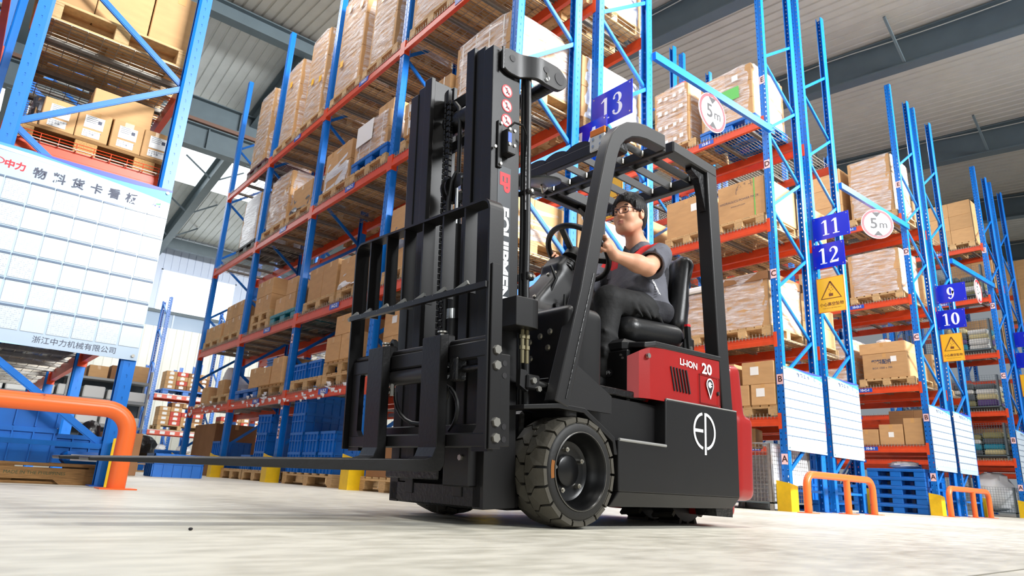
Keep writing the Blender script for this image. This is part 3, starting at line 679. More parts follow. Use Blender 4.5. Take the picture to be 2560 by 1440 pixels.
row_sign('8', 19.292, 3.88, 4.36, 3.4, 3.76, 'blue row sign reading eight, cut by the photo edge')
def warn_sign(X, y0, y1, z0, z1, label):
    t = thing('warning_sign', (X, (y0 + y1) / 2, z0), label, 'sign', 'yellow falling object signs')
    MB().box(X - .003, X + .003, y0, y1, z0, z1).build('panel', M['sign_yellow'], t)
    w = y1 - y0; h = z1 - z0; c = V(X - .003, (y0 + y1) / 2, z0 + h * .55)
    tri = [(0, h * .32), (w * .36, -h * .16), (-w * .36, -h * .16), (0, h * .32)]
    flat(stroke(tri, [.022] * 4), c, '-X', M['sign_brown'], t, 'triangle', .0006)
    P = [rect(-.03, -h * .1, .03, -h * .02)]
    for a, b in ((-.02, .06), (.015, .09), (.0, .03), (-.035, .1), (.03, .05), (.01, .13), (-.01, .0)): P.append(rect(a - .006, b * h * 1.6 - .004, a + .006, b * h * 1.6 + .006))
    flat(P, c, '-X', M['sign_brown'], t, 'falling_debris', .0006)
    text('小心高空坠物', w * .145, V(X - .0045, (y0 + y1) / 2, z0 + h * .22), '-X', M['sign_brown'], t, bold=.001)
    text('Watch out for high falling objects', w * .05, V(X - .0045, (y0 + y1) / 2, z0 + h * .12), '-X', M['sign_brown'], t)
    E_ = w / 2 - .006; F_ = h / 2 - .006
    flat(stroke([(-E_, -F_), (E_, -F_), (E_, F_), (-E_, F_), (-E_, -F_)], [.006] * 5), V(X - .003, (y0 + y1) / 2, z0 + h / 2), '-X', M['orange'], t, 'border', .0006)
warn_sign(9.302, 3.945, 4.338, 2.72, 3.238, 'yellow falling objects warning sign under the sign twelve')
warn_sign(14.272, 4.0, 4.36, 2.78, 3.31, 'yellow falling objects warning sign under the sign ten')
warn_sign(4.572, 3.95, 4.34, 2.70, 3.22, 'yellow warning sign seen through the forklift roof bars')
warn_sign(19.292, 3.95, 4.34, 2.72, 3.24, 'yellow warning sign cut by the photo edge, under the sign eight')
# stock-card notice boards
def fork_icon(t, X, Y, z, s):
    flat(stroke([(-.5 * s, -.35 * s), (-.32 * s, -.3 * s), (-.22 * s, .5 * s)], [.05 * s] * 3) + stroke([(-.18 * s, .1 * s), (-.05 * s, .55 * s), (.4 * s, .5 * s), (.42 * s, .0)], [.05 * s] * 4) + [arc(-.1 * s, -.32 * s, .1 * s, .1 * s, 0, 340, 10), arc(.4 * s, -.38 * s, .1 * s, .1 * s, 0, 340, 10)], V(X, Y, z), '-Y', M['deep_print'], t, 'forklift_emblem', .0012)
    flat([[(-.15 * s, -.2 * s), (.5 * s, -.15 * s), (.45 * s, .12 * s), (.0, .02 * s)]], V(X, Y, z), '-Y', M['green_print'], t, 'leaf_emblem', .0012)
def ep_ring(s):
    # ring cut by a slanted bar, with a middle stroke on its left half
    w = .16 * s
    P = stroke(arc(0, 0, s, s, 100, 260, 18), [w] * 19) + stroke(arc(.06 * s, 0, s, s, 82, -80, 18), [w] * 19)
    P += [rect(-.95 * s, -.09 * s, -.12 * s, .09 * s), [(-.02 * s, -1.35 * s), (.16 * s, -1.35 * s), (.22 * s, 1.06 * s), (.04 * s, 1.06 * s)]]
    return P
def board(x0, x1, y, z0, z1, label, nc, nr, big):
    t = thing('notice_board', ((x0 + x1) / 2, y, z0), label, 'notice board', 'white stock card boards')
    MB().box(x0, x1, y, y + .006, z0, z1).build('panel', M['board'], t)
    w = x1 - x0; h = z1 - z0; Y = y - .0005
    # sky-blue sweep along the top and a small one at the foot
    def sweep(n, f0, f1, m, off):
        P = []
        for i in range(n):
            a, b = i / n, (i + 1) / n
            P.append([(-w / 2 + w * a, f0(a)), (-w / 2 + w * b, f0(b)), (-w / 2 + w * b, f1(b)), (-w / 2 + w * a, f1(a))])
        flat(P, V((x0 + x1) / 2, y, z1), '-Y', m, t, 'printed_sweep', off)
    hd = h * .085
    sweep(14, lambda a: -hd * (.45 + .75 * a - 1.1 * a * (1 - a)), lambda a: 0, M['sky_print'], .0003)
    sweep(14, lambda a: -hd * (.36 + 1.1 * a * a), lambda a: -hd * (.16 + .8 * a * a), M['white'] if big else M['sky_print2'], .0009)
    sweep(10, lambda a: -hd * max(0, .9 * (a - .3)) * (1.1 - a) * 2.2, lambda a: 0, M['deep_print'], .0012)
    sweep(10, lambda a: -h, lambda a: -h + hd * .7 * max(0, 1 - 2.2 * a), M['sky_print2'], .0006)
    ts = .075 if big else .06
    for i, ch in enumerate('物料货卡看板'): text(ch, ts, V(x0 + w * (.36 + .088 * i), Y - .001, z1 - h * (.115 if big else .075)), '-Y', M['grey_ink'], t, bold=.002)
    if big:
        text('中力', .058, V(x0 + w * .25, Y - .001, z1 - h * .105), '-Y', M['red_ink'], t, bold=.002)
        flat([[(a * 1.5, b * .8) for a, b in P] for P in ep_ring(.028)], V(x0 + w * .165, Y, z1 - h * .095), '-Y', M['red_ink'], t, 'oval_emblem', .001)
        text('浙江中力机械有限公司', .047, V(x0 + w * .70, Y - .001, z0 + h * .035), '-Y', M['grey_ink'], t)
    fork_icon(t, x0 + w * .93, Y, z1 - h * .1, .055)
    # clear card pockets, each with a card
    px = w / nc; zt = z1 - h * .165; pz = (zt - z0 - h * .065) / nr
    pm = MB().box(-px * .45, px * .45, -.003, 0, -pz * .46, pz * .46).mesh('card_pocket', M['card_print'])
    lm = MB().box(-px * .47, px * .47, -.007, -.0, pz * .40, pz * .475).mesh('pocket_lip', mat('clear_pocket_edge', (104, 120, 142), .2) if 'clear_pocket_edge' not in bpy.data.materials else bpy.data.materials['clear_pocket_edge'])
    for i in range(nc):
        for k in range(nr):
            c = inst('card_pocket', pm, t, (x0 + px * (i + .5) - (x0 + x1) / 2, -.0006, zt - pz * (k + .5) - z0))
            inst('pocket_lip', lm, c, (0, 0, 0))
    for x in (x0 + .03, x1 - .03):
        for z in (z0 + .03, z1 - .03): MB().cyl((x, y - .01, z), (x, y, z), .011, 10).build('bolt', M['bolt'], t)
    return t
board(-.30, .925, 5.085, .82, 2.075, 'big white board of stock cards with a blue sweep on the near rack', 9, 6, True)
board(8.10, 9.13, 4.29, .73, 1.79, 'white stock card board on rack twelve with a torn hole', 9, 7, False)
board(9.31, 10.27, 4.29, .72, 1.82, 'white stock card board on rack eleven, clean and whole', 9, 7, False)
board(13.02, 14.03, 4.29, .737, 1.84, 'small white stock card board on rack ten', 9, 7, False)
board(14.2, 15.15, 4.29, .74, 1.85, 'small white stock card board on rack nine', 9, 7, False)
board(18.05, 19.0, 4.29, .74, 1.85, 'white stock card board cut by the photo edge', 9, 7, False)
# ------------------------------------------------------------------ loads: pallets, cartons, wrapped stacks, crates, cages
_pm = {}
def wood_pieces(dx, dy, hb):
    k = (dx, dy, hb)
    if k not in _pm:
        w = .105; d = {}
        d['deck_board'] = MB().cbox(-dx / 2, dx / 2, -w / 2, w / 2, 0, .02, .002).mesh('deck_board', M['wood'])
        d['stringer_board'] = MB().cbox(-.05, .05, -dy / 2, dy / 2, 0, .02, .002).mesh('stringer_board', M['wood'])
        d['block'] = MB().cbox(-.05, .05, -.065, .065, 0, hb, .003).mesh('block', M['wood'])
        d['bottom_board'] = MB().cbox(-dx / 2, dx / 2, -.05, .05, 0, .018, .002).mesh('bottom_board', M['wood'])
        _pm[k] = d
    return _pm[k]
def wood_pallet(x, y, z, label, dx=.95, dy=.95, hb=.085, nd=7, cat='pallet'):
    d = wood_pieces(dx, dy, hb); P = thing('wooden_pallet', (x, y, z), label, cat, 'wooden pallets')
    for i in (-1, 0, 1):
        inst('bottom_board', d['bottom_board'], P, (0, i * (dy / 2 - .05), 0))
        for j in (-1, 0, 1): inst('block', d['block'], P, (j * (dx / 2 - .05), i * (dy / 2 - .065), .018))
        inst('stringer_board', d['stringer_board'], P, (i * (dx / 2 - .05), 0, .018 + hb))
    for i in range(nd): inst('deck_board', d['deck_board'], P, (0, -dy / 2 + .0525 + i * (dy - .105) / (nd - 1), .038 + hb))
    return z + .058 + hb
_pl = {}
def plastic_pallet(x, y, z, label, m='plastic_blue', dx=.95, dy=.95):
    k = (m, dx, dy)
    if k not in _pl:
        mb = MB(); mb.cbox(-dx / 2, dx / 2, -dy / 2, dy / 2, .1, .15, .006)
        for i in range(8): mb.box(-dx / 2 - .002, -dx / 2, -dy / 2 + .04 + i * (dy - .08) / 8, -dy / 2 + .04 + (i + .6) * (dy - .08) / 8, .108, .14)
        ft = MB().cbox(-.085, .085, -.09, .09, 0, .102, .01); _pl[k] = (mb.mesh('deck', M[m]), ft.mesh('foot', M[m]), MB().box(-.06, .06, -dy / 2, dy / 2, 0, .02).mesh('skid', M[m]))
    P = thing('plastic_pallet', (x, y, z), label, 'pallet', 'plastic pallets'); a, b, c = _pl[k]; inst('deck', a, P, (0, 0, 0))
    for i in (-1, 0, 1):
        inst('skid', c, P, (i * (dx / 2 - .09), 0, 0))
        for j in (-1, 0, 1): inst('foot', b, P, (i * (dx / 2 - .09), j * (dy / 2 - .09), 0))
    return z + .15
_cm = {}
def carton_mesh(dx, dy, dz, m='card'):
    k = (round(dx, 3), round(dy, 3), round(dz, 3), m)
    if k not in _cm:
        mb = MB(); mb.cbox(-dx / 2, dx / 2, -dy / 2, dy / 2, 0, dz, .005)
        w = .03; e = .0012
        if dx >= dy: mb.box(-dx / 2 + .004, dx / 2 - .004, -w, w, dz, dz + e, 1); [mb.box(s * dx / 2 - e, s * dx / 2 + e, -w, w, dz - .08, dz - .004, 1) for s in (-1, 1)]
        else: mb.box(-w, w, -dy / 2 + .004, dy / 2 - .004, dz, dz + e, 1); [mb.box(-w, w, s * dy / 2 - e, s * dy / 2 + e, dz - .08, dz - .004, 1) for s in (-1, 1)]
        _cm[k] = mb.mesh('carton', [M[m], M['tape']])
    return _cm[k]
_lab = {}
def paper_label(o, face, dx, dy, dz, w, h, u=0., v=.5, m='paper', name='shipping_label', off=.002):
    k = (w, h, m)
    if k not in _lab: _lab[k] = MB().box(-w / 2, w / 2, -.001, .0005, -h / 2, h / 2).mesh('shipping_label', M[m])
    p = inst(name, _lab[k], o, (0, 0, 0)); z = dz * v
    if face == '-X': p.location = (-dx / 2 - off, u * dy, z); p.rotation_euler = (0, 0, -PI / 2)
    elif face == '+X': p.location = (dx / 2 + off, u * dy, z); p.rotation_euler = (0, 0, PI / 2)
    else: p.location = (u * dx, -dy / 2 - off, z)
    return p
def carton(x, y, z, dx, dy, dz, label, group=None, m='card', rz=0., labels=(), cat='box'):
    o = inst('carton', carton_mesh(dx, dy, dz, m), None, (x, y, z), rz); tag(o, label, cat, group or 'cartons on the racks')
    for f, w, h, u, v in labels: paper_label(o, f, dx, dy, dz, w, h, u, v)
    return o
def carton_grid(x, y, z, nx, ny, nz, dx, dy, dz, label, face='-X', lab=None, skip=(), m='card', jit=.0015):
    """loose cartons stacked on a pallet; each its own thing. lab = (w, h, u, v) white label on the picking face"""
    rows = ('bottom', 'second', 'third', 'fourth', 'fifth', 'sixth', 'seventh'); cols = ('first', 'second', 'third', 'fourth', 'fifth')
    for k in range(nz):
        for j in range(ny):
            for i in range(nx):
                if (i, j, k) in skip: continue
                lt = label.replace('cartons', 'carton')
                if nz > 1: lt += ', %s layer' % ('top' if k == nz - 1 else rows[k])
                if ny > 1: lt += ', %s' % cols[j]
                if nx > 1: lt += ', %s' % ('front' if i == 0 else 'inner')
                o = carton(x + (i - (nx - 1) / 2) * (dx + .004) + random.uniform(-jit, jit), y + (j - (ny - 1) / 2) * (dy + .004) + random.uniform(-jit, jit), z + k * (dz + .001), dx, dy, dz, lt, 'cartons, ' + label[:40], m)
                if lab and (face == '-X' and i == 0 or face == '+X' and i == nx - 1): paper_label(o, face, dx, dy, dz, lab[0], lab[1], lab[2] + random.uniform(-.05, .05), lab[3])
_wm = {}
def wrap_mesh(dx, dy, dz, m, amp, seed, taper=0.):
    k = (dx, dy, dz, m, amp, seed)
    if k not in _wm:
        rng = random.Random(seed); n = 36; L = 9; vs = []; fs = []
        for i in range(L + 3):
            t = min(i, L) / L; s = 1 - taper * t
            sh = (1, 1, .93, .45)[max(0, i - L + 1)] if i >= L else 1
            for j in range(n):
                a = 2 * PI * j / n; c, q = math.cos(a), math.sin(a); e = .22
                px = math.copysign(abs(c) ** e, c) * (dx / 2 + .012) * s * sh; py = math.copysign(abs(q) ** e, q) * (dy / 2 + .012) * s * sh
                w = rng.uniform(-amp, amp) if i <= L else rng.uniform(-amp, amp) * .4
                r = math.hypot(px, py) or 1; vs.append((px + px / r * w, py + py / r * w, dz * t + (.0, .0, .012, .014)[max(0, i - L + 1)] + (rng.uniform(0, amp * .6) if i >= L else 0)))
        for i in range(L + 2):
            for j in range(n): fs.append((i * n + j, i * n + (j + 1) % n, (i + 1) * n + (j + 1) % n, (i + 1) * n + j))
        vs.append((0, 0, dz + .016)); fs += [((L + 2) * n + j, (L + 2) * n + (j + 1) % n, len(vs) - 1) for j in range(n)]
        _wm[k] = MB().add(vs, fs, 0, True).mesh('stretch_wrap', M[m])
    return _wm[k]
def wrapped(x, y, z, nx, ny, nz, dx, dy, dz, label, film='film', amp=.012, stickers=(), face='-X', straps=0, taper=0., m='card', cat='wrapped load', lid=False, skip=()):
    """a film-wrapped stack: cartons and film move as one"""
    T = thing('wrapped_load', (x, y, z), label, cat, 'film wrapped loads')
    W_, D_2, H = nx * (dx + .003), ny * (dy + .003), nz * (dz + .002); me = carton_mesh(dx, dy, dz, m)
    for k in range(nz):
        for j in range(ny):
            for i in range(nx):
                if (i, j, k) in skip: continue
                inst('carton', me, T, ((i - (nx - 1) / 2) * (dx + .003), (j - (ny - 1) / 2) * (dy + .003), k * (dz + .002)))
    if film: inst('stretch_wrap', wrap_mesh(W_, D_2, H, film, amp, int(x * 131 + y * 37 + z * 11) % 97, taper), T, (0, 0, .001))
    for u, v in stickers: paper_label(T, face, W_, D_2, H, .09, .11, u, v, 'sign_yellow', 'yellow_sticker', .026)
    for q in range(straps):
        yy = -D_2 / 2 + D_2 * (q + .5) / straps; s = MB()
        for sx in (-1, 1): s.box(sx * (W_ / 2 + .003) - .002, sx * (W_ / 2 + .003) + .002, yy - .008, yy + .008, 0, H + .003)
        s.box(-W_ / 2 - .004, W_ / 2 + .004, yy - .008, yy + .008, H + .001, H + .005)
        o = s.build('strap', M['strap'], None); o.parent = T
    if lid: inst('carton_lid', MB().cbox(-W_ / 2 - .02, W_ / 2 + .02, -D_2 / 2 - .02, D_2 / 2 + .02, H - .1, H + .02, .006).mesh('carton_lid', M['card_dark']), T, (0, 0, 0))
    return T
_cr = {}
def crate_mesh(L, W_, H, m):
    k = (L, W_, H, m)
    if k not in _cr:
        t = .006; tub = MB()
        tub.box(-L / 2 + .015, L / 2 - .015, -W_ / 2 + .015, W_ / 2 - .015, 0, t)
        for s in (-1, 1):
            tub.box(-L / 2 + .015, L / 2 - .015, s * (W_ / 2 - .015) - t / 2, s * (W_ / 2 - .015) + t / 2, 0, H); tub.box(s * (L / 2 - .015) - t / 2, s * (L / 2 - .015) + t / 2, -W_ / 2 + .015, W_ / 2 - .015, 0, H)
        rim = MB()
        for s in (-1, 1):
            for z in (H - .03, H * .55):
                h = .03 if z > H * .6 else .012
                rim.box(-L / 2, L / 2, s * (W_ / 2 - .006) - .006, s * (W_ / 2 - .006) + .006, z, z + h); rim.box(s * (L / 2 - .006) - .006, s * (L / 2 - .006) + .006, -W_ / 2, W_ / 2, z, z + h)
        rl = MB().box(-.004, .004, -.012, .0, .004, H - .01).mesh('rib', M[m])
        _cr[k] = (tub.mesh('tub', M[m]), rim.mesh('rim', M[m]), rl, MB().box(-.07, .07, -.01, .0, H * .62, H - .05).mesh('handle_panel', M[m]))
    return _cr[k]
def crate(x, y, z, label, L=.6, W_=.4, H=.21, m='plastic_blue', rz=0., ribs=True, cat='crate'):
    T = thing('plastic_crate', (x, y, z), label, cat, 'blue plastic crates'); T.rotation_euler = (0, 0, rz); a, b, r, h = crate_mesh(L, W_, H, m)
    inst('tub', a, T, (0, 0, 0)); inst('rim', b, T, (0, 0, 0))
    if ribs:
        nl = max(3, int(L / .1)); nw = max(2, int(W_ / .1))
        for i in range(nl + 1): inst('rib', r, T, (-L / 2 + .02 + i * (L - .04) / nl, -W_ / 2 + .012, 0)); 
        for i in range(nw + 1):
            for s, a_ in ((-1, -PI / 2), (1, PI / 2)): inst('rib', r, T, (s * (L / 2 - .012), -W_ / 2 + .02 + i * (W_ - .04) / nw, 0), a_)
        inst('handle_panel', h, T, (0, -W_ / 2 + .012, 0))
    return z + H
def bag(x, y, z, r, label, m='white_bag', seed=1, cat='bag'):
    rng = random.Random(seed); mb = MB(); n = 18; k = 10; vs = []; fs = []
    for i in range(k + 1):
        t = PI * i / k
        for j in range(n):
            q = 2 * PI * j / n; f = 1 + rng.uniform(-.16, .16); zz = r[2] * (1 - math.cos(t)); 
            vs.append((r[0] * math.sin(t) ** .7 * math.cos(q) * f, r[1] * math.sin(t) ** .7 * math.sin(q) * f, zz * (1 + .1 * (f - 1))))
    for i in range(k):
        for j in range(n): fs.append((i * n + j, i * n + (j + 1) % n, (i + 1) * n + (j + 1) % n, (i + 1) * n + j))
    o = mb.add(vs, fs, 0, True).build('plastic_bag', M[m], None); o.location = (x, y, z); return tag(o, label, cat, 'bags of parts')
def cage(x, y, z, label, L=.95, W_=1.0, H=.85, m='galv', fill=None, seed=1, cat='cage'):
    T = thing('mesh_cage', (x, y, z), label, cat, 'wire mesh cages'); r = .004; leg = .1
    for s in (-1, 1):
        for q in (-1, 1):
            MB().box(x + s * (L / 2 - .02) - .02, x + s * (L / 2 - .02) + .02, y + q * (W_ / 2 - .02) - .02, y + q * (W_ / 2 - .02) + .02, z, z + H).build('corner_post', M[m], T)
    w = MB(); nx, ny, nz = int(L / .05), int(W_ / .05), int((H - leg) / .05)
    for s in (-1, 1):
        for i in range(nx + 1): w.bar((x - L / 2 + L * i / nx, y + s * W_ / 2, z + leg), (x - L / 2 + L * i / nx, y + s * W_ / 2, z + H), r, r, (0, 1, 0))
        for i in range(ny + 1): w.bar((x + s * L / 2, y - W_ / 2 + W_ * i / ny, z + leg), (x + s * L / 2, y - W_ / 2 + W_ * i / ny, z + H), r, r, (1, 0, 0))
        for i in range(nz + 1):
            zz = z + leg + (H - leg) * i / nz; w.bar((x - L / 2, y + s * W_ / 2, zz), (x + L / 2, y + s * W_ / 2, zz), r, r); w.bar((x + s * L / 2, y - W_ / 2, zz), (x + s * L / 2, y + W_ / 2, zz), r, r)
    o = w.build('wire_mesh', M[m], T, fix=False); o['kind'] = 'stuff'
    MB().box(x - L / 2, x + L / 2, y - W_ / 2, y + W_ / 2, z + leg - .02, z + leg).build('floor_tray', M['grey_steel'], T)
    if fill:
        rng = random.Random(seed); cl = ['folded_white', 'folded_purple', 'folded_teal', 'folded_olive', 'folded_grey', 'folded_cream']
        cs = [(226, 224, 218), (92, 66, 128), (26, 140, 168), (142, 136, 88), (84, 88, 92), (214, 200, 150)]
        for nme, c in zip(cl, cs):
            if nme not in M: M[nme] = mat(nme, c, .8, 0, None, (20, .6))
        zz = z + leg; kk = 0
        for a in range(3):
            for b in range(2):
                zc = zz
                for c in range(4):
                    h = rng.uniform(.09, .16)
                    if zc + h > z + H - .02: break
                    f = MB().cbox(-.13, .12, -.2, .2, 0, h, .03).build('sealed_pack', M[cl[rng.randrange(6)]], None)
                    f.location = (x - L * .29 + a * L * .29 + rng.uniform(-.01, .01), y - W_ * .22 + b * W_ * .44 + rng.uniform(-.01, .01), zc + .001); kk += 1
                    tag(f, 'folded pack inside the ' + label, 'pack', 'packs in ' + label); zc += h + .002
    return T
zB, zC, zD, zE = 1.16, 2.22, 3.83, 5.43
AX = 3.915
LR = 'on the long rack'
# --- long rack (row 14), top level, from the aisle end inwards
z = wood_pallet(AX, 4.9, zE, 'pallet at the aisle end of the top level %s' % LR); carton_grid(AX, 4.9, z, 2, 2, 2, .46, .46, .5, 'plain cartons at the aisle end, top level')
z = wood_pallet(AX, 6.02, zE, 'pale pallet with thick blocks, first bay of the top level %s' % LR); wrapped(AX, 6.02, z, 2, 2, 3, .46, .45, .42, 'wrapped cartons high above the mast, first bay of the top level', stickers=((.2, .5),))
z = wood_pallet(AX, 7.27, zE, 'pallet under the half wrapped cartons, second bay, top level'); wrapped(AX, 7.27, z, 2, 1, 2, .46, .68, .58, 'two big half wrapped cartons, second bay of the top level', stickers=((.1, .85),))
z = wood_pallet(AX, 8.3, zE, 'pallet under the tall wrapped tower in the second bay'); wrapped(AX, 8.3, z, 2, 1, 3, .46, .8, .55, 'tall wrapped tower of cartons with yellow stickers, second bay of the top level', stickers=((-.3, .8), (.2, .88), (.25, .3)))
z = wood_pallet(AX, 9.53, zE, 'pallet under the aisle side tower of the third bay'); wrapped(AX, 9.53, z, 2, 1, 3, .46, .68, .52, 'tall wrapped tower nearer the aisle, third bay of the top level', stickers=((.1, .45), (-.35, .4)))
z = wood_pallet(AX, 10.56, zE, 'pallet under the inner tower of the third bay'); wrapped(AX, 10.56, z, 2, 1, 3, .46, .62, .5, 'tall wrapped tower at the inner end of the third bay, top level', stickers=((.1, .75),))
M['maroon'] = mat('maroon_plastic', (84, 34, 46), .5)
z = plastic_pallet(AX, 11.9, zE, 'dark maroon pallet in the last bay of the top level', 'maroon'); wrapped(AX, 11.9, z, 2, 1, 3, .46, .74, .5, 'milky wrapped tower in the last bay of the top level', 'film', .02)
# level D
z = wood_pallet(AX, 4.9, zD, 'pallet behind the mast head on level D'); wrapped(AX, 4.9, z, 2, 2, 2, .46, .46, .36, 'film wrapped strapped cartons just behind the mast head', 'film', .012, straps=4)
z = wood_pallet(AX, 5.95, zD, 'pallet of strapped cartons, first bay of level D')
for i, (yy, zz, h) in enumerate(((5.62, 0, .24), (6.1, 0, .24), (5.62, .242, .2), (6.12, .242, .2))):
    o = carton(AX - .28, yy, z + zz, .45, .44, h, 'strapped carton beside the mast head, %s' % ('lower one near the mast', 'lower one near the upright', 'upper one near the mast', 'upper one near the upright')[i], labels=(('-X', .12, .1, .1, .55),))
    for q in (-.1, .12):
        s = MB().box(-.2275, -.2255, q - .007, q + .007, .0, h + .002).box(-.226, .226, q - .007, q + .007, h, h + .003).build('strap', M['strap'], None); s.parent = o
z = plastic_pallet(AX, 7.24, wood_pallet(AX, 7.24, zD, 'lower wooden pallet beneath the blue pallet, level D'), 'blue pallet stacked on a wooden pallet, level D')
T = wrapped(AX, 7.24, z, 2, 3, 2, .46, .29, .24, 'strapped cartons on the blue pallet with a white sheet taped on', 'film', .012, straps=3)
inst('white_sheet', MB().box(-.485, -.48, -.05, .38, .2, .5).mesh('white_sheet', M['paper']), T, (0, 0, 0)); inst('carton', carton_mesh(.4, .4, .2), T, (-.2, -.2, .485))
z = wood_pallet(AX, 8.2, zD, 'pallet under the milky wrapped stack beside the blue pallet'); wrapped(AX, 8.2, z, 2, 2, 2, .46, .4, .3, 'milky wrapped carton stack in the second bay of level D', 'film_white', .022, taper=.06)
z = wood_pallet(AX, 9.41, zD, 'pallet under the silver wrapped heap'); wrapped(AX, 9.41, z, 1, 1, 1, .9, .7, .42, 'low silver and black wrapped heap in the third bay of level D', 'film_dark', .04, taper=.1)
z = wood_pallet(AX, 10.45, zD, 'pallet under the big shiny wrapped stack on level D'); wrapped(AX, 10.35, z, 2, 2, 3, .46, .44, .28, 'big shiny wrapped carton stack in the third bay of level D', 'film', .02)
z = plastic_pallet(AX, 11.72, zD, 'dark pallet under the white wrapped stack in the last bay', 'plastic_black'); wrapped(AX, 11.7, z, 2, 2, 2, .46, .42, .44, 'white wrapped stack in the last bay of level D', 'film_white', .012)
# level C
z = wood_pallet(AX, 4.95, zC, 'pallet of film wrapped cartons behind the steering wheel'); wrapped(AX, 4.95, z, 2, 2, 1, .46, .46, .44, 'film wrapped low cartons seen above the dashboard', 'film', .02, straps=0, taper=.05)
z = wood_pallet(AX, 6.05, zC, 'pallet under the dark silver heap seen through the load backrest'); wrapped(AX, 6.05, z, 1, 1, 1, .9, .85, .75, 'dark silver wrapped heap seen through the load backrest', 'film_dark', .05, taper=.12)
z = wood_pallet(AX, 7.18, zC, 'pallet under the clear wrapped heap on level C'); wrapped(AX, 7.25, z, 2, 2, 1, .46, .4, .4, 'wrinkled clear wrapped heap beside the backrest edge', 'film_white', .035, taper=.1)
z = wood_pallet(AX, 8.2, zC, 'pallet under two big plain cartons on level C')
for q, w in ((7.96, 'with torn film on its face'), (8.39, 'beside the upright')): carton(AX, q, z, .92, .42, .46, 'big plain carton in the second bay of level C, ' + w)
z = plastic_pallet(AX, 9.41, zC, 'teal pallet in the third bay of level C', 'plastic_teal'); carton_grid(AX, 9.41, z, 2, 2, 2, .46, .36, .24, 'pale cartons on the teal pallet of level C', skip=((0, 1, 1),))
z = wood_pallet(AX, 10.34, wood_pallet(AX, 10.34, zC, 'lower one of two stacked pallets on level C', dy=.8), 'upper one of two stacked pallets on level C', dy=.8); carton_grid(AX, 10.34, z, 2, 2, 2, .46, .33, .26, 'cartons on the doubled pallets of level C')
z = wood_pallet(AX, 11.68, zC, 'pallet of pale cartons beside the last upright, level C'); carton_grid(AX, 11.68, z, 2, 3, 2, .46, .3, .26, 'pale cartons beside the last upright, level C')
z = wood_pallet(AX, 12.72, zC, 'pallet at the far end of level C'); carton_grid(AX, 12.72, z, 2, 3, 1, .46, .3, .26, 'pale cartons at the far end of level C')
# level B
z = wood_pallet(AX, 5.1, zB, 'pallet hidden behind the carriage, level B'); carton_grid(AX, 5.1, z, 2, 2, 2, .45, .4, .28, 'cartons behind the carriage, level B')
z = wood_pallet(AX, 6.03, zB, 'pallet behind the tall end plate of the backrest, level B'); carton_grid(AX, 6.03, z, 2, 2, 2, .42, .4, .3, 'wrapped looking cartons beside the backrest, level B', lab=(.1, .08, 0, .6))
z = wood_pallet(AX, 7.3, wood_pallet(AX, 7.3, zB, 'lower pallet under the film topped cartons, level B', dy=.9), 'upper pallet under the film topped cartons, level B', dy=.9)
for yy, zz, h in ((7.1, 0, .3), (7.5, 0, .3), (7.3, .302, .24)): carton(AX - .25, yy, z + zz, .5, .38, h, 'carton with a film scrap, %s of three on doubled pallets' % ('upper one' if zz else ('aisle end one' if yy < 7.3 else 'inner one')))
z = wood_pallet(AX, 8.25, zB, 'pallet of blue crates, second bay of level B')
crate(AX - .17, 8.02, z, 'blue crate on the level B pallet beside the upright'); crate(AX - .17, 8.47, z, 'blue crate with black lids on level B'); carton(AX + .3, 8.3, z, .3, .3, .3, 'small brown carton behind the blue crates on level B')
z = wood_pallet(AX, 9.43, zB, 'pallet of mixed cartons, third bay of level B')
carton(AX - .3, 9.15, z, .45, .38, .36, 'brown drum shaped carton bundle on level B', labels=()); carton(AX - .3, 9.6, z, .45, .42, .26, 'pale carton carrying a small blue crate on level B'); crate(AX - .3, 9.6, z + .262, 'small blue crate on top of a carton, level B', .4, .3, .15, rz=PI / 2)
z = plastic_pallet(AX, 10.44, zB, 'blue pallet in the third bay of level B'); carton(AX - .25, 10.15, z, .45, .4, .3, 'carton with an open flap on the blue pallet of level B')
f = MB().box(-.24, .24, -.002, .002, 0, .3).build('open_flap', M['card'], None); f.parent = bpy.data.objects['carton'] if False else None
bpy.data.objects.remove(f)
z = wood_pallet(AX, 11.68, zB, 'pallet of cartons and white bags, last bay of level B'); carton(AX - .22, 11.8, z, .45, .34, .26, 'carton between two white bags on level B')
bag(AX - .18, 11.42, z, (.22, .2, .16), 'white plastic bag slumped on the pallet beside the upright', seed=3); bag(AX - .25, 12.06, z, (.09, .17, .26), 'tall white plastic bag standing on the pallet end', seed=5)
carton(AX - .2, 12.7, zB, .45, .4, .34, 'plain carton at the far end of level B')
# floor level of the long rack
z = wood_pallet(AX, 5.0, .0, 'floor pallet behind the front wheel'); crate(AX - .17, 4.98, z, 'blue crate behind the front wheel, lower'); crate(AX - .17, 5.42, z, 'blue crate behind the front wheel, beside the first')
z = wood_pallet(AX, 6.04, .0, 'dark floor pallet beside the yellow guard'); carton(AX - .17, 6.05, z, .6, .7, .42, 'brown carton on the floor pallet beside the fork heel', m='card_dark')
z = wood_pallet(AX, 7.85, .0, 'wide floor pallet under the stacked blue crates', dy=1.4)
for i, (yy, n) in enumerate(((8.3, 4), (7.85, 2), (7.4, 2))):
    zz = z
    for k in range(n): zz = crate(AX - .17, yy, zz, 'blue crate in the %s stack under the long rack, %s' % (('tall inner', 'middle', 'aisle side')[i], ('bottom', 'second', 'third', 'top')[k]), H=.24)
z = wood_pallet(AX, 9.6, .0, 'floor pallet under the third bay crates')
zz = z
for k in range(3): zz = crate(AX - .17, 9.5, zz, 'blue crate in the third bay floor stack, %s' % ('bottom', 'middle', 'top one set askew')[k], rz=.12 if k == 2 else 0, H=.25)
crate(AX - .17, 10.0, z, 'blue crate beside the third bay stack', H=.2)
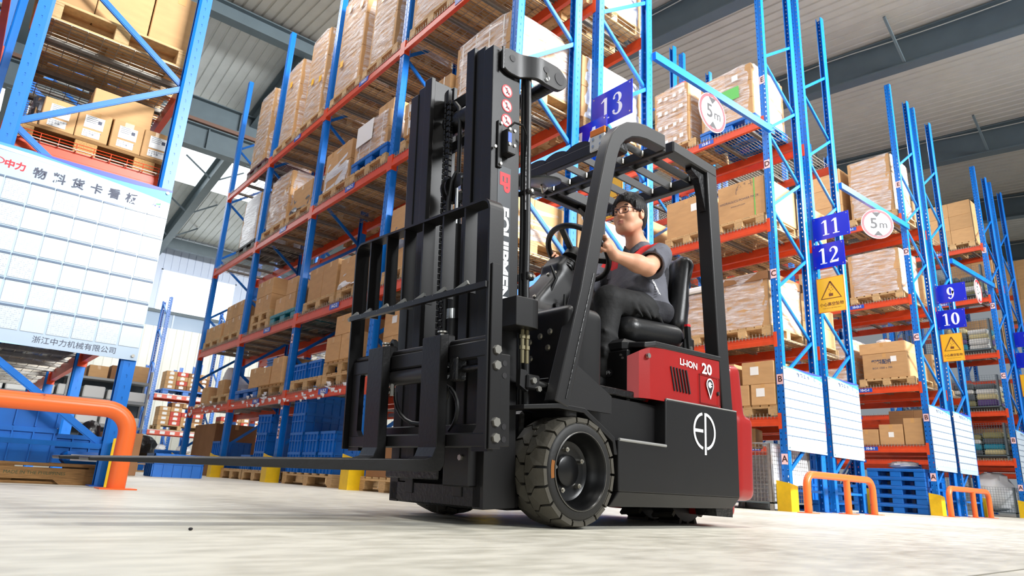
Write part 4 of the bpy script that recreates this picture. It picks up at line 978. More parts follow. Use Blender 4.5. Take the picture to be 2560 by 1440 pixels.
z = wood_pallet(AX, 10.5, .0, 'floor pallet beside the fourth upright')
crate(AX - .2, 11.5, .0, 'blue perforated crate with white tags on the floor', .5, .4, .55)
o = carton(AX, 12.6, .0, .7, 1.2, .86, 'big dark brown cardboard bin under the last bay', m='card_dark')

# --- rack 13, end faces toward the main aisle
for lv, zz, nz, h in (('top', zE, 2, .42), ('D', zD, 2, .38), ('C', zC, 1, .5)):
    for yy in (4.95, 6.05):
        z = wood_pallet(5.015, yy, zz, 'pallet on level %s of rack thirteen, %s' % (lv, 'at the aisle' if yy < 5 else 'second one')); wrapped(5.015, yy, z, 2, 2, nz, .5, .46, h, 'bright film wrapped load on level %s of rack thirteen, %s' % (lv, 'at the aisle' if yy < 5 else 'second in'), 'film_white' if yy < 5 else 'film', .015)
for yy in (7.18, 8.3, 9.6):
    for lv, zz in (('D', zD), ('C', zC), ('B', zB)):
        z = wood_pallet(5.015, yy, zz, 'inner pallet on level %s of rack thirteen, %s' % (lv, {7.18: 'near', 8.3: 'middle', 9.6: 'far'}[yy])); wrapped(5.015, yy, z, 1, 1, 1, .95, .85, .7, 'inner load on level %s of rack thirteen, %s' % (lv, {7.18: 'near', 8.3: 'middle', 9.6: 'far'}[yy]), 'film')
# --- rack 12
BX = 8.615
z = wood_pallet(BX, 6.02, zE, 'pallet under the tall brown carton stack on top of rack twelve', dy=.95)
T = wrapped(BX, 6.0, z, 2, 2, 4, .46, .34, .27, 'tall brown carton stack with many white labels on top of rack twelve', 'film', .01)
for k in range(4):
    for j in (-1, 1):
        paper_label(T, '-X', .92, .7, 1.08, .07, .07, j * .3, .12 + k * .25, 'paper', 'shipping_label', .03); paper_label(T, '-X', .92, .7, 1.08, .06, .06, j * .12, .1 + k * .25, 'paper', 'shipping_label', .03)
M['red_plastic'] = mat('red_plastic', (222, 60, 36), .4)
o = MB().cbox(8.25, 8.55, 5.75, 6.0, z + 1.12, z + 1.2, .02).build('red_box', M['red_plastic'], None); MB().cbox(8.3, 8.5, 5.8, 5.95, z + 1.2, z + 1.24, .01).build('box_lid', M['red_plastic'], o); tag(o, 'small red plastic box on top of the tall labelled carton stack', 'box')
z = plastic_pallet(BX, 4.98, zE, 'bright blue pallet on top of rack twelve at the aisle', dy=.95)
T = wrapped(BX, 4.98, z, 2, 2, 3, .46, .44, .29, 'brown cartons on the bright blue pallet on top of rack twelve', 'film', .012)
paper_label(T, '-X', .92, .9, .9, .3, .2, -.1, .5, 'green_strap', 'green_sheet', .03); paper_label(T, '-X', .92, .9, .9, .1, .1, -.2, .78, 'paper', 'shipping_label', .03)
z = wood_pallet(BX, 4.86, zD, 'pallet under the big carton with a green strap on rack twelve', dy=.8)
o = carton(BX, 4.81, z, .92, .74, .58, 'big plain carton with a green strap, level D of rack twelve')
s = MB().box(-.463, .463, -.225, -.21, .0, .583).build('strap', M['green_strap'], None); s.parent = o; s.location = (0, 0, 0)
text('HYDRAULICS POWER PACK', .05, (BX - .4615, 4.84, z + .3), '-X', M['grey_ink'], o); text('WWW.LIFT.COM', .03, (BX - .4615, 4.86, z + .22), '-X', M['grey_ink'], o)
fl_ = [stroke([(-.1, .02), (-.04, .1), (-.02, .05)], [.006] * 3), stroke([(.02, .08), (.05, .1), (.05, .06)], [.006] * 3), stroke([(-.1, -.05), (-.1, .0), (-.07, .03)], [.006] * 3), stroke([(.1, .06), (.17, .07), (.13, .12), (.15, .02)], [.006] * 4)]
flat([q for g in fl_ for q in g], (BX - .46, 4.78, z + .45), '-X', M['grey_ink'], o, 'printed_marks', .001)
z = wood_pallet(BX, 5.75, zD, 'second pallet on level D of rack twelve', dy=.8); o = carton(BX, 5.75, z, .92, .74, .6, 'big plain carton behind the driver, level D of rack twelve', labels=(('-X', .12, .12, -.2, .7),))
z = wood_pallet(BX, 7.15, zD, 'third pallet on level D of rack twelve', dy=.9); carton(BX, 7.15, z, .92, .85, .62, 'big plain carton beside the steering wheel pillar, rack twelve', labels=(('-X', .12, .12, .1, .7),)); text('HYDRAULICS POWER PACK', .05, (BX - .4615, 7.0, z + .28), '-X', M['grey_ink'], None) if False else None
z = wood_pallet(BX, 8.1, zD, 'fourth pallet on level D of rack twelve', dy=.9); wrapped(BX, 8.1, z, 2, 2, 2, .46, .42, .35, 'wrapped load far along level D of rack twelve')
z = wood_pallet(BX, 4.88, zC, 'pallet under the film wrapped lidded carton of rack twelve', dy=.85); wrapped(BX, 4.84, z, 1, 1, 1, .92, .74, .74, 'film wrapped brown carton with a flat lid, level C of rack twelve', 'film', .02, lid=True)
z = wood_pallet(BX, 5.62, zC, 'pallet under the green strapped carton behind the seat', dy=.7)
T = wrapped(BX, 5.62, z, 1, 1, 1, .92, .6, .62, 'brown carton with a green strap behind the seat', 'film', .01)
s = MB().box(-.475, .475, .16, .175, 0, .65).build('green_strap', M['green_strap'], None); s.parent = T
o = MB().cbox(8.12, 8.45, 5.35, 5.85, z + .645, z + .73, .02).build('white_case', M['white'], None); MB().cyl((8.11, 5.4, z + .69), (8.12, 5.4, z + .69), .02).build('case_latch', M['red_ink'], o); tag(o, 'white plastic case lying on the green strapped carton', 'case')
z = wood_pallet(BX, 7.16, zC, 'pallet further along level C of rack twelve'); carton_grid(BX, 7.16, z, 2, 2, 2, .48, .42, .34, 'brown cartons further along level C of rack twelve', lab=(.1, .1, .1, .5))
z = wood_pallet(BX, 4.85, zB, 'white pallet under labelled cartons, level B of rack twelve', dy=.85)
for yy, zz, dy_, h in ((4.6, 0, .34, .27), (4.97, 0, .34, .27), (4.66, .272, .46, .3), (5.15, .272, .3, .3)): carton(BX - .25, yy, z + zz, .5, dy_, h, 'labelled carton on level B of rack twelve, %s' % {(4.6, 0): 'lower one at the post', (4.97, 0): 'lower inner one', (4.66, .272): 'upper one at the post', (5.15, .272): 'upper inner one'}[(yy, zz)], labels=(('-X', .12, .11, .1, .6),))
z = wood_pallet(BX, 6.03, zB, 'inner pallet on level B of rack twelve'); carton_grid(BX, 6.03, z, 2, 2, 2, .48, .44, .3, 'inner cartons on level B of rack twelve', lab=(.12, .1, .1, .5))
cage(8.45, 4.95, .0, 'grey mesh cage draped with film at the foot of rack twelve', 1.0, 1.0, .8)
rg = random.Random(5); ds = []
for i in range(9):
    for j in range(9):
        q = j / 8; ds.append((7.99 + .9 * i / 8 + rg.uniform(-.015, .015), 4.445 + .03 * q - (.0 if q < .5 else 0) + (.75 * (q - .55) if q > .55 else 0), (.30 + .9 * q if q <= .55 else .805 + .0 * q) + (.0 if q > .55 else 0) + rg.uniform(0, .02)))
o = MB().add(ds, [(i * 9 + j, i * 9 + j + 1, (i + 1) * 9 + j + 1, (i + 1) * 9 + j) for i in range(8) for j in range(8)], 0, True).build('film_sheet', M['film_white'], None, fix=False); tag(o, 'milky film sheet draped over the mesh cage of rack twelve', 'film')
wrapped(9.08, 5.3, .0, 1, 1, 1, .2, .5, .7, 'film wrapped bundle standing behind the upright of rack twelve', 'film_white', .015)
carton(8.72, 5.2, .802, .4, .3, .25, 'open brown carton standing on the mesh cage', rz=.3)
cage(8.55, 5.99, .0, 'second grey mesh cage at the foot of rack twelve', 1.0, 1.0, .8)
# --- rack 11 and rack 10
CX = 9.785
for lv, zz, nz, h in (('D', zD, 2, .32), ('C', zC, 2, .3), ('B', zB, 1, .4)):
    for yy in (5.0, 6.05):
        z = wood_pallet(CX, yy, zz, 'pallet on level %s of rack eleven, %s' % (lv, 'at the aisle' if yy < 5.5 else 'second one')); carton_grid(CX, yy, z, 2, 2, nz, .5, .42, h, 'brown cartons on level %s of rack eleven, %s' % (lv, 'aisle pallet' if yy < 5.5 else 'second pallet'), '+X', (.1, .1, 0, .5))
for k in range(3): crate(9.7, 4.95, .151 + .212 * k, 'blue crate at the foot of rack eleven, %s' % ('bottom', 'middle', 'top')[k])
plastic_pallet(9.785, 5.0, 0, 'blue pallet on the floor under rack eleven')
DX = 13.535
for yy, w in ((4.88, 'at the aisle'), (5.85, 'second one')):
    z = wood_pallet(DX, yy, zE, 'pallet on top of rack ten, ' + w, dy=.9); wrapped(DX, yy, z, 2, 1, 3, .46, .8, .4, 'big wrapped cartons on top of rack ten, ' + w, 'film' if yy < 5 else None, .015)
for yy, w in ((4.98, 'at the aisle'), (6.0, 'second one')):
    z = wood_pallet(DX, yy, zD, 'pallet on level D of rack ten, ' + w); wrapped(DX, yy, z, 2, 2, 2, .46, .46, .42, 'film wrapped cartons on level D of rack ten, ' + w, 'film', .012)
z = wood_pallet(DX, 4.95, zC, 'pallet under the printed carton, level C of rack ten')
o = carton(DX, 4.95, z, .92, .78, .46, 'big carton with printed characters, level C of rack ten', labels=(('-X', .1, .1, -.2, .75),)); text('塑料配件', .09, (DX - .4615, 5.0, z + .3), '-X', M['grey_ink'], o, bold=.003); text('BOX 1000 x 700', .05, (DX - .4615, 5.0, z + .19), '-X', M['grey_ink'], o)
carton(DX, 4.98, z + .465, .92, .8, .2, 'flat carton lying on the printed carton of rack ten'); bag(DX - .3, 5.0, z + .667, (.1, .12, .04), 'crumpled film scrap on the flat carton', 'white_bag', 9)
z = wood_pallet(DX, 6.0, zC, 'second pallet on level C of rack ten'); wrapped(DX, 6.0, z, 2, 2, 2, .46, .46, .4, 'wrapped brown cartons on level C of rack ten, second one')
for i, (yy, dy_, h, n) in enumerate(((5.4, .42, .28, 'square'), (4.97, .4, .36, 'tall taped'), (4.6, .3, .46, 'highest, open'))): carton(DX - .2, yy, zB + .003, .5, dy_, h, '%s brown carton on level B of rack ten' % n, labels=(('-X', .09, .09, 0, .5),) if i == 1 else ())
for i, (yy, n) in enumerate(((4.95, 5), (6.0, 3))):
    zz = 0
    for k in range(n): zz = plastic_pallet(DX - .05, yy, zz, 'blue pallet in the %s floor stack of rack ten, %s' % (('aisle', 'inner')[i], ('bottom', 'second', 'third', 'fourth', 'top')[k]), dy=.95)
bag(DX - .2, 4.9, .751, (.2, .25, .07), 'clear bag lying on the blue pallet stack of rack ten', 'white_bag', 4)
EX = 14.765
for lv, zz in (('E', zE), ('D', zD), ('C', zC), ('B', zB)):
    z = wood_pallet(EX, 5.0, zz, 'pallet on level %s of rack nine' % lv); carton_grid(EX, 5.0, z, 2, 2, 2, .46, .44, .3, 'brown cartons on level %s of rack nine' % lv, '+X')
cage(EX, 4.95, 0, 'grey mesh cage at the foot of rack nine')
# --- rack 8: cages of folded goods; rack 7 and beyond
FX = 18.535
z = wood_pallet(FX, 5.0, 6.21, 'pallet under the top cartons of the mesh cage rack'); carton_grid(FX, 5.0, z, 2, 2, 3, .46, .48, .36, 'plain cartons on top of the mesh cage rack')
for zz, w in ((4.93, 'high'), (3.61, 'upper'), (2.29, 'middle'), (1.21, 'lower')):
    cage(FX, 4.98, zz, '%s mesh cage of folded goods at the aisle' % w, .95, 1.0, .8, 'grey_steel', True, int(zz * 10)); cage(FX, 6.02, zz, '%s mesh cage of folded goods, second in' % w, .95, 1.0, .8, 'grey_steel', None)
cage(FX, 4.98, 0, 'floor mesh cage under a clear plastic bag', .95, 1.0, .62, 'grey_steel'); bag(FX, 4.98, .102, (.36, .38, .42), 'clear plastic bag bulging from the floor mesh cage', 'white_bag', 11)
z = wood_pallet(24.1, 5.0, 5.43, 'pallet on the farthest rack'); carton_grid(24.1, 5.0, z, 1, 2, 3, .85, .48, .6, 'tall cartons on the farthest rack')
GX = 19.765
for lv, zz in (('E', zE), ('D', zD), ('C', zC), ('B', zB)):
    z = wood_pallet(GX, 5.0, zz, 'pallet on level %s of rack seven' % lv); carton_grid(GX, 5.0, z, 1, 2, 2, .9, .46, .35, 'brown cartons on level %s of rack seven' % lv, '+X')
# ------------------------------------------------------------------ near rack with the notice board
# orange cross beam and low wire fence at the rack end, chip-block pallet, five labelled cartons
R = RL
MB().prism([(5.22, 2.09), (5.27, 2.09), (5.27, 2.21), (5.238, 2.21), (5.238, 2.178), (5.226, 2.174), (5.226, 2.14), (5.22, 2.136)], 0, -.03, .84).build('cross_beam', M['orange'], R)
mb = MB()
for z in (2.222, 2.245, 2.268): mb.tube([(-.02, 5.225, z), (.84, 5.225, z)], .0028, 5)
for k in range(9): mb.tube([(-.01 + k * .105, 5.225, 2.2), (-.01 + k * .105, 5.225, 2.27)], .0028, 5)
mb.build('wire_fence', M['orange'], R)
def chip_pallet(x, y, z, label):
    T = thing('chip_block_pallet', (x, y, z), label, 'pallet', 'chip block pallets')
    bm_ = MB().cbox(-.07, .07, -.07, .07, 0, .1, .004).mesh('block', M['osb']); dk = MB().cbox(-.5, .5, -.5, .5, 0, .022, .002).mesh('deck_sheet', M['wood_old'])
    bt = MB().cbox(-.5, .5, -.06, .06, 0, .018, .002).mesh('bottom_board', M['wood_old'])
    for i in (-1, 0, 1):
        inst('bottom_board', bt, T, (0, i * .43, 0))
        for j in (-1, 0, 1): inst('block', bm_, T, (j * .38 - .06, i * .43, .018))
    inst('deck_sheet', dk, T, (0, 0, .118)); return z + .14
z = chip_pallet(.42, 5.82, 2.2225, 'pallet with chip blocks under the five labelled cartons')
def label_card(o, dx, dy, dz):
    # white despatch note with a block of print and ruled lines
    p = MB().box(-.06, .06, -dy / 2 - .0022, -dy / 2 - .001, .09, .185).build('despatch_note', M['paper'], None); p.parent = o; p.location = (0, 0, 0)
    P = [rect(.022, .035, .046, .062)] + [rect(-.05, .08 - .014 * i - .003, -.05 + .06 + .03 * ((i * 7) % 3) / 3, .08 - .014 * i) for i in range(4)]
    q = flat(P, (0, -dy / 2 - .0022, .1), '-Y', M['grey_ink'], None, 'printed_lines', .0002); q.parent = o; q.location = (0, 0, 0)
    p = MB().box(-.06, .05, -dy / 2 - .0022, -dy / 2 - .001, .02, .075).build('name_note', M['paper'], None); p.parent = o; p.location = (0, 0, 0)
    for k, t in enumerate(('电动搬运车部件', '型号 数量', '入库')):
        tx = text(t, .016, (-.055, -dy / 2 - .0026, .062 - .018 * k), '-Y', M['grey_ink'], None, align='LEFT'); tx.parent = o
for i, (xc, n) in enumerate(((.165, 'beside the outer post'), (.38, 'second from the outer post'), (.592, 'third along'), (.805, 'against the blue upright'))):
    o = carton(xc, 5.47, z, .205, .3, .225, 'small labelled carton on the near rack, ' + n, 'labelled cartons on the near rack', rz=(.02, -.02, .02, -.01)[i]); label_card(o, .205, .3, .225)
carton(.53, 5.49, z + .228, .40, .28, .2, 'plain carton lying across the small labelled cartons', 'labelled cartons on the near rack', rz=.03)
M['dark_tarp'] = mat('dark_blue_tarp', (18, 30, 52), .5)
wrapped(.38, 6.35, z, 1, 1, 1, .7, .5, .55, 'dark wrapped load in shadow behind the small labelled cartons', 'film_dark', .03)
# upper level: wooden pallet with three big cartons
z = wood_pallet(.405, 5.76, 3.121, 'worn pallet under the big taped cartons of the near rack', .96, 1.1, .1)
for i, (xc, n) in enumerate(((.03, 'at the outer post'), (.385, 'in the middle'), (.745, 'at the upright'))): carton(xc, 5.52, z, .35, .5, .5, 'big taped carton high on the near rack, ' + n, 'big cartons on the near rack')
wrapped(-.85, 5.75, 3.83, 1, 1, 1, .8, .9, .5, 'dark wrapped load on the shadowed rack', 'film_dark', .03); wrapped(-.85, 5.75, 2.22, 1, 1, 1, .8, .9, .6, 'lower dark wrapped load on the shadowed rack', 'film_dark', .03)
for k, yy in enumerate((5.75, 6.85, 8.0)):
    zz = plastic_pallet(.40, yy, 1.16, 'blue pallet on the lowest level of the notice board rack, %s' % ords[k]); wrapped(.40, yy, zz, 1, 1, 1, .85, .85, .55, 'added dark wrapped load blocking light behind the notice board, %s' % ords[k], 'film_dark', .03)  # dark loads added to block light under the near rack
# floor: stamped pallet with blue crates
M['wood'], keep = M['wood_old'], M['wood']
_pm.clear(); z = wood_pallet(.36, 5.85, 0, 'worn stamped pallet under the near blue crates', 1.1, 1.2, .07); M['wood'] = keep; _pm.clear()
st = bpy.data.objects['wooden_pallet'] if False else None
fb = thing('pallet_skirt', (.36, 5.24, 0), 'stained front board of the stamped pallet with a notch', 'board')
MB().prism([(-.2, .0), (.28, .0), (.33, .03), (.62, .03), (.66, 0), (.92, 0), (.92, .1), (-.2, .1)], 1, 5.225, 5.243).build('front_board', M['wood_old'], fb)
text('MADE IN THE PHILIPPINES', .028, (.52, 5.2245, .066), '-Y', mat('green_stencil', (56, 74, 48), .8), fb)
for i, (xc, yc, n) in enumerate(((.30, 5.48, 'front stack'), (-.34, 5.48, 'outer stack'))):
    zz = z
    for k in range(2): zz = crate(xc, yc, zz, 'large ribbed blue crate of the near %s, %s' % (n, ('bottom', 'top')[k]), .6, .4, .215)
crate(.70, 6.0, z, 'ribbed blue crate behind the near stack, lower', .6, .4, .2); 
for k in range(2): crate(.05, 6.0, z + .212 * k, 'ribbed blue crate behind the front stack, %s' % ('lower', 'upper')[k], .6, .4, .21)
o = MB().cbox(.66, .9, 5.3, 5.5, .1305, .21, .02).build('parts_bin', M['plastic_blue'], None); MB().box(.7, .86, 5.298, 5.3005, .15, .19).build('bin_label', M['paper'], o); tag(o, 'small blue parts bin with a white label by the upright', 'bin')
# ------------------------------------------------------------------ things far behind, seen under the notice board
sh = thing('steel_shelving', (2.1, 16, 0), 'grey steel shelving with white packs under the far wall', 'shelving')
for x in (.3, 1.75, 3.2):
    for y in (15.75, 16.25): MB().box(x - .02, x + .02, y - .02, y + .02, 0, 2.0).build('shelf_post', M['grey_shelf'], sh)
MB().box(.3, 3.2, 16.26, 16.27, .3, 1.72).build('shelf_shade_panel', M['grey_steel'], sh)  # dark sheet added for the shadow inside the shelves
for z in (.35, .8, 1.3, 1.72): MB().box(.3, 3.2, 15.74, 16.26, z, z + .045).build('shelf', M['grey_shelf'], sh)
M['pack_white'] = mat('white_pack', (222, 222, 218), .6, 0, None, None, .08)
rng = random.Random(4)
for z, h in ((.395, .3), (.845, .3), (1.345, .26), (1.765, .34)):
    x = .42
    while x < 3.05:
        w = rng.uniform(.24, .4)
        if z > 1.7: o = carton(x + w / 2, 15.98, z + .001, w, .4, rng.uniform(.2, h), 'carton on top of the grey far shelving', 'cartons on the far shelving', rng.choice(['card', 'card', 'card_dark']))
        else:
            o = MB().cbox(-w / 2, w / 2, -.2, .2, 0, rng.uniform(.16, h), .02).build('white_pack', M['pack_white'], None); o.location = (x + w / 2, 15.98, z + .001); tag(o, 'white pack on the grey far shelving', 'pack', 'white packs on the far shelving')
        x += w + .05
FARL = {'B': (.95, 1.07), 'C': (1.98, 2.10)}
fr = thing('pallet_rack', (6.5, 22, 0), 'distant orange and blue rack seen past the notice board', 'rack', 'pallet racks of the warehouse')
PM[5.0] = post_mesh(5.0)
for k in range(4):
    x = 4.5 + k * 1.75
    for y, r in ((21.6, -PI / 2), (22.5, PI / 2)):
        p = inst('upright_post', PM[5.0], fr, (x - 6.5, y - 22, 0), r); p.rotation_euler = (0, 0, PI / 2 if y < 22 else -PI / 2)
    for z in (1.2, 2.6, 3.6, 4.4): MB().bar((x, 21.65, z), (x, 22.45, z + .5), .04, .04, (1, 0, 0)).build('brace', M['blue'], fr)
for k in range(3):
    x = 4.5 + k * 1.75
    for z0, z1 in FARL.values():
        for y in (21.57, 22.48): MB().box(x + .05, x + 1.7, y, y + .05, z0, z1).build('beam', M['orange'], fr)
        for q in range(6): MB().box(x + .12 + q * .27, x + .25 + q * .27, 21.562, 21.568, z0 + .02, z1 - .02).build('level_ticket', M['paper'], fr)
        MB().box(x + .05, x + 1.7, 21.6, 22.5, z1, z1 + .02).build('shelf_deck', M['galv'], fr)
M['card_red'] = mat('red_printed_carton', (196, 66, 46), .6, 0, None, None, .1)
for k in range(3):
    x = 4.5 + k * 1.75
    for z, w in ((1.092, 'lower'), (2.122, 'upper')):
        zz = wood_pallet(x + .88, 22.02, z, 'pallet on the %s beam of the distant rack, bay %s' % (w, ('one', 'two', 'three')[k]), 1.2, .9) if w == 'lower' else plastic_pallet(x + .88, 22.02, z, 'blue pallet on the upper beam of the distant rack, bay %s' % ('one', 'two', 'three')[k], dx=1.3, dy=.9)
        for i in range(4):
            for j in range(5 if w == 'lower' else 4):
                if rng.random() < .16 and j > 2: continue
                o = carton(x + .42 + i * .31, 21.85, zz + j * .132, .3, .5, .13, 'small carton on the %s beam of the distant rack' % w, 'small cartons on the distant rack, ' + w, rng.choice(['card', 'card', 'card_red', 'card_dark']))
                paper_label(o, '-Y', .3, .5, .13, .12, .07, 0, .5)
    for i in range(2):
        carton(x + .5 + i * .7, 21.95, .0, .55, .6, .45, 'floor carton under the distant rack', 'floor cartons under the distant rack')
        bag(x + .5 + i * .7, 21.9, .455, (.2, .25, .12), 'white bag on a floor carton under the distant rack', 'white_bag', 20 + k * 2 + i)
for i, (x, h, n) in enumerate(((4.4, 4.9, 'tallest'), (4.95, 3.35, 'short'), (5.85, 3.3, 'middle'), (6.45, 3.5, 'farther'))):
    t = thing('upright_frame', (x, 24.5, 0), 'bare blue upright frame by the far wall, the %s one' % n, 'rack frame', 'bare upright frames')
    if h not in PM: PM[h] = post_mesh(h)
    inst('upright_post', PM[h], t, (0, 0, 0), PI / 2); inst('upright_post', PM[h], t, (.02, .9, 0), -PI / 2)
    for z in (.5, 1.5, 2.5): MB().bar((x, 24.55, z), (x, 25.35, z + .6), .04, .04, (1, 0, 0)).build('brace', M['blue'], t)
wood_pallet(2.75, 13.9, 0, 'empty pallet lying on the floor beyond the near rack'); bag(2.85, 14.0, .145, (.3, .3, .26), 'black plastic bag on the far empty pallet', 'black_bag', 15)
zz = plastic_pallet(3.05, 16.8, 0, 'blue pallet on the floor by the grey shelving')
for k in range(2): crate(3.6, 15.1, .212 * k, 'blue crate at the far end of the long rack, %s' % ('lower', 'upper')[k])
crate(2.4, 9.5, 0, 'blue crate beyond the near rack, on the floor', .6, .4, .28)
carton(1.75, 9.6, 0, .4, .4, .5, 'brown carton standing beyond the near rack upright', m='card_dark')
bag(1.36, 9.3, .0, (.13, .13, .3), 'black crumpled bag beside the brown carton', 'black_bag', 16)
# a pebble and a scrap on the floor
for (x, y, n) in ((.56, 1.95, 'dark pebble on the pale floor beside the fork shadow'), (5.9, 3.1, 'white paper scrap on the floor before the orange rail')):
    o = MB().ell((0, 0, .004), (.006, .005, .004), 8, 6).build('floor_scrap', M['black_ink'] if x < 1 else M['white'], None); o.location = (x, y, 0); tag(o, n, 'scrap')
# ------------------------------------------------------------------ forklift (forward is -X; built square, then yawed a little about its base)
M['fk'] = mat('black_powder_coat', (20, 19, 20), .40, 0, (5, .86, None), (420, .06), 0, .45)
M['fk2'] = mat('charcoal_powder_coat', (28, 27, 28), .42, 0, (5, .88, None), (420, .06))
M['fk_dark'] = mat('black_oily_steel', (16, 15, 16), .35, .1, (30, .5, None), (60, .3))
M['fk_pl'] = mat('black_grained_plastic', (24, 24, 25), .4, 0, None, (500, .1))
M['fk_red'] = mat('red_bodywork_paint', (160, 14, 8), .34, 0, (3, .9, None), (160, .03), 0, .5, .3)
M['rubber'] = mat('tyre_rubber', (80, 76, 67), .72, 0, (14, .75, None), (90, .15))
M['rubber2'] = mat('dark_tyre_sidewall', (26, 25, 24), .55, 0, (9, .75, None), (60, .08))
M['fork'] = mat('worn_black_fork_steel', (15, 14, 15), .42, .2, (8, 1.5, None), (60, .1))
M['seat'] = mat('black_seat_vinyl', (26, 26, 27), .36, 0, None, (160, .08))
M['lens'] = mat('pale_lamp_lens', (214, 216, 218), .2); M['amber'] = mat('amber_lens', (238, 130, 40), .2)
M['mirror'] = mat('dark_mirror_back', (70, 74, 76), .3)
FK = thing('forklift', (2.0, 2.42, 0), 'black and red electric forklift with forks lowered and a driver aboard', 'forklift')
TH = math.radians(3.0); PV = Vector((1.62, 0, .22))
MT = Matrix.Translation(PV) @ Matrix(((math.cos(TH), 0, -math.sin(TH), 0), (0, 1, 0, 0), (math.sin(TH), 0, math.cos(TH), 0), (0, 0, 0, 1))) @ Matrix.Translation(-PV)
def mbuild(mb, name, m='fk', parent=None, **k): return mb.xf(MT).build(name, M[m] if isinstance(m, str) else m, parent or FK, **k)
def fbuild(mb, name, m='fk', parent=None, **k): return mb.build(name, M[m] if isinstance(m, str) else m, parent or FK, **k)
YM = 2.415
def mir(P, s): return P if s < 0 else [(x, 2 * YM - y) for x, y in P][::-1]
# mast rails: outer, middle and inner sections each side
for s in (-1, 1):
    P = [(1.60, 2.09), (1.765, 2.09), (1.765, 2.155), (1.742, 2.155), (1.742, 2.108), (1.623, 2.108), (1.623, 2.155), (1.60, 2.155)]
    orail = mbuild(MB().prism(mir(P, s), 2, .06, 2.045), 'outer_mast_rail', bevel=.003)
    P = [(1.605, 2.152), (1.628, 2.152), (1.628, 2.172), (1.738, 2.172), (1.738, 2.152), (1.76, 2.152), (1.76, 2.215), (1.738, 2.215), (1.738, 2.188), (1.628, 2.188), (1.628, 2.215), (1.605, 2.215)]
    mbuild(MB().prism(mir(P, s), 2, .08, 2.07), 'middle_mast_rail', bevel=.003)
    P = [(1.595, 2.218), (1.62, 2.218), (1.62, 2.24), (1.735, 2.24), (1.735, 2.218), (1.758, 2.218), (1.758, 2.275), (1.735, 2.275), (1.735, 2.258), (1.62, 2.258), (1.62, 2.275), (1.595, 2.275)]
    mbuild(MB().prism(mir(P, s), 2, .1, 2.09), 'inner_mast_rail', bevel=.003)
    for z in (2.0, 1.96):
        y = 2.165 if z > 1.98 else 2.23; y = y if s < 0 else 2 * YM - y
        mbuild(MB().lathe([(0, -.02), (.05, -.02), (.05, .02), (0, .02)], (1.683, y, z), 1, 20), 'mast_roller', 'fk_dark')
# greasy channel faces on the far rails
mbuild(MB().box(1.625, 1.732, 2 * YM - 2.2415, 2 * YM - 2.2405, .12, 2.06), 'grease_film', mat('grease_smear', (22, 22, 24), .22, 0, (90, 1.0, (150, 150, 150)), (120, .6)))
# ties between the rails
for z, h in ((1.93, .075), (1.72, .05), (.52, .09), (.22, .1)): mbuild(MB().cbox(1.72, 1.75, 2.26, 2 * YM - 2.26, z, z + h, .006), 'inner_cross_tie')
for z, h in ((.12, .14), (.78, .06)): mbuild(MB().cbox(1.775, 1.80, 2.12, 2 * YM - 2.12, z, z + h, .006), 'outer_cross_tie')
t = MB()
for i in range(8):
    a0, a1 = PI / 2 * i / 8, PI / 2 * (i + 1) / 8
    for s in (1,):
        p = V(1.75 - .0, 2 * YM - 2.26 - .1 + .1 * math.sin(a0), 1.96); q = V(1.75, 2 * YM - 2.26 - .1 + .1 * math.sin(a1), 1.96)
        t.bar((1.62 + .1 * (1 - math.cos(a0)) + .03, p.y, 1.965), (1.62 + .1 * (1 - math.cos(a1)) + .03, q.y, 1.965), .02, .07)
mbuild(t, 'curved_tie')
# bent top bracket welded on each outer rail, with its cross tube
def bracket(s):
    xs = [1.640 + .37 * i / 22 for i in range(23)]; mb = MB(); vs = []; th = .022; y0 = 2.088
    def yo(x): q = min(max((x - 1.73) / .12, 0), 1); return -.045 * q * q * (3 - 2 * q)
    zt = [2.045 + (.0 if x < 1.9 else -.0) for x in xs]; zb = []
    for i, x in enumerate(xs):
        e = max(0, (x - 1.935) / .075); b = min(max((1.69 - x) / .05, 0), 1)
        zt[i] = 2.05 - .05 * min(1, e * e) - .02 * b * b; zb.append(1.925 + .055 * min(1, e * e) + .03 * math.sin(max(0, min(1, (x - 1.74) / .12)) * PI) * .4 + .02 * b * b)
    for x, a, b in zip(xs, zb, zt):
        y = y0 + yo(x)
        for yy in (y - th, y): vs += [(x, yy if s < 0 else 2 * YM - yy, a), (x, yy if s < 0 else 2 * YM - yy, b)]
    fs = []
    for i in range(22):
        o = i * 4; n = o + 4; fs += [(o, n, n + 1, o + 1), (o + 2, o + 3, n + 3, n + 2), (o + 1, n + 1, n + 3, o + 3), (o, o + 2, n + 2, n)]
    fs += [(0, 1, 3, 2), (88, 90, 91, 89)]; mb.add(vs, fs, 0, True); b = mbuild(mb, 'top_bracket', bevel=.004)
    for x, z, r in ((1.955, 1.99, .032), (1.865, 2.0, .017), (1.695, 2.005, .017)):
        y = y0 + yo(x) - th - .001; y = y if s < 0 else 2 * YM - y
        mbuild(MB().lathe([(0, -.0015), (r, -.0015), (r, .004)], (x, y, z), 1, 24, sm=False), 'dark_hole_disc', 'black_ink', b)  # flat black discs stand in for the dark inside the holes
    return b
bk = bracket(-1); bracket(1)
mbuild(MB().cyl((1.955, 2.06, 1.985), (1.955, 2 * YM - 2.06, 1.985), .034, 18), 'top_cross_tube', 'fk_dark')
mbuild(MB().tube([(1.64, 2.068, 1.93 + .01 * i) for i in range(12)], [.006 + .002 * (i % 2) for i in range(12)], 6), 'weld_bead', 'fk2', bk)
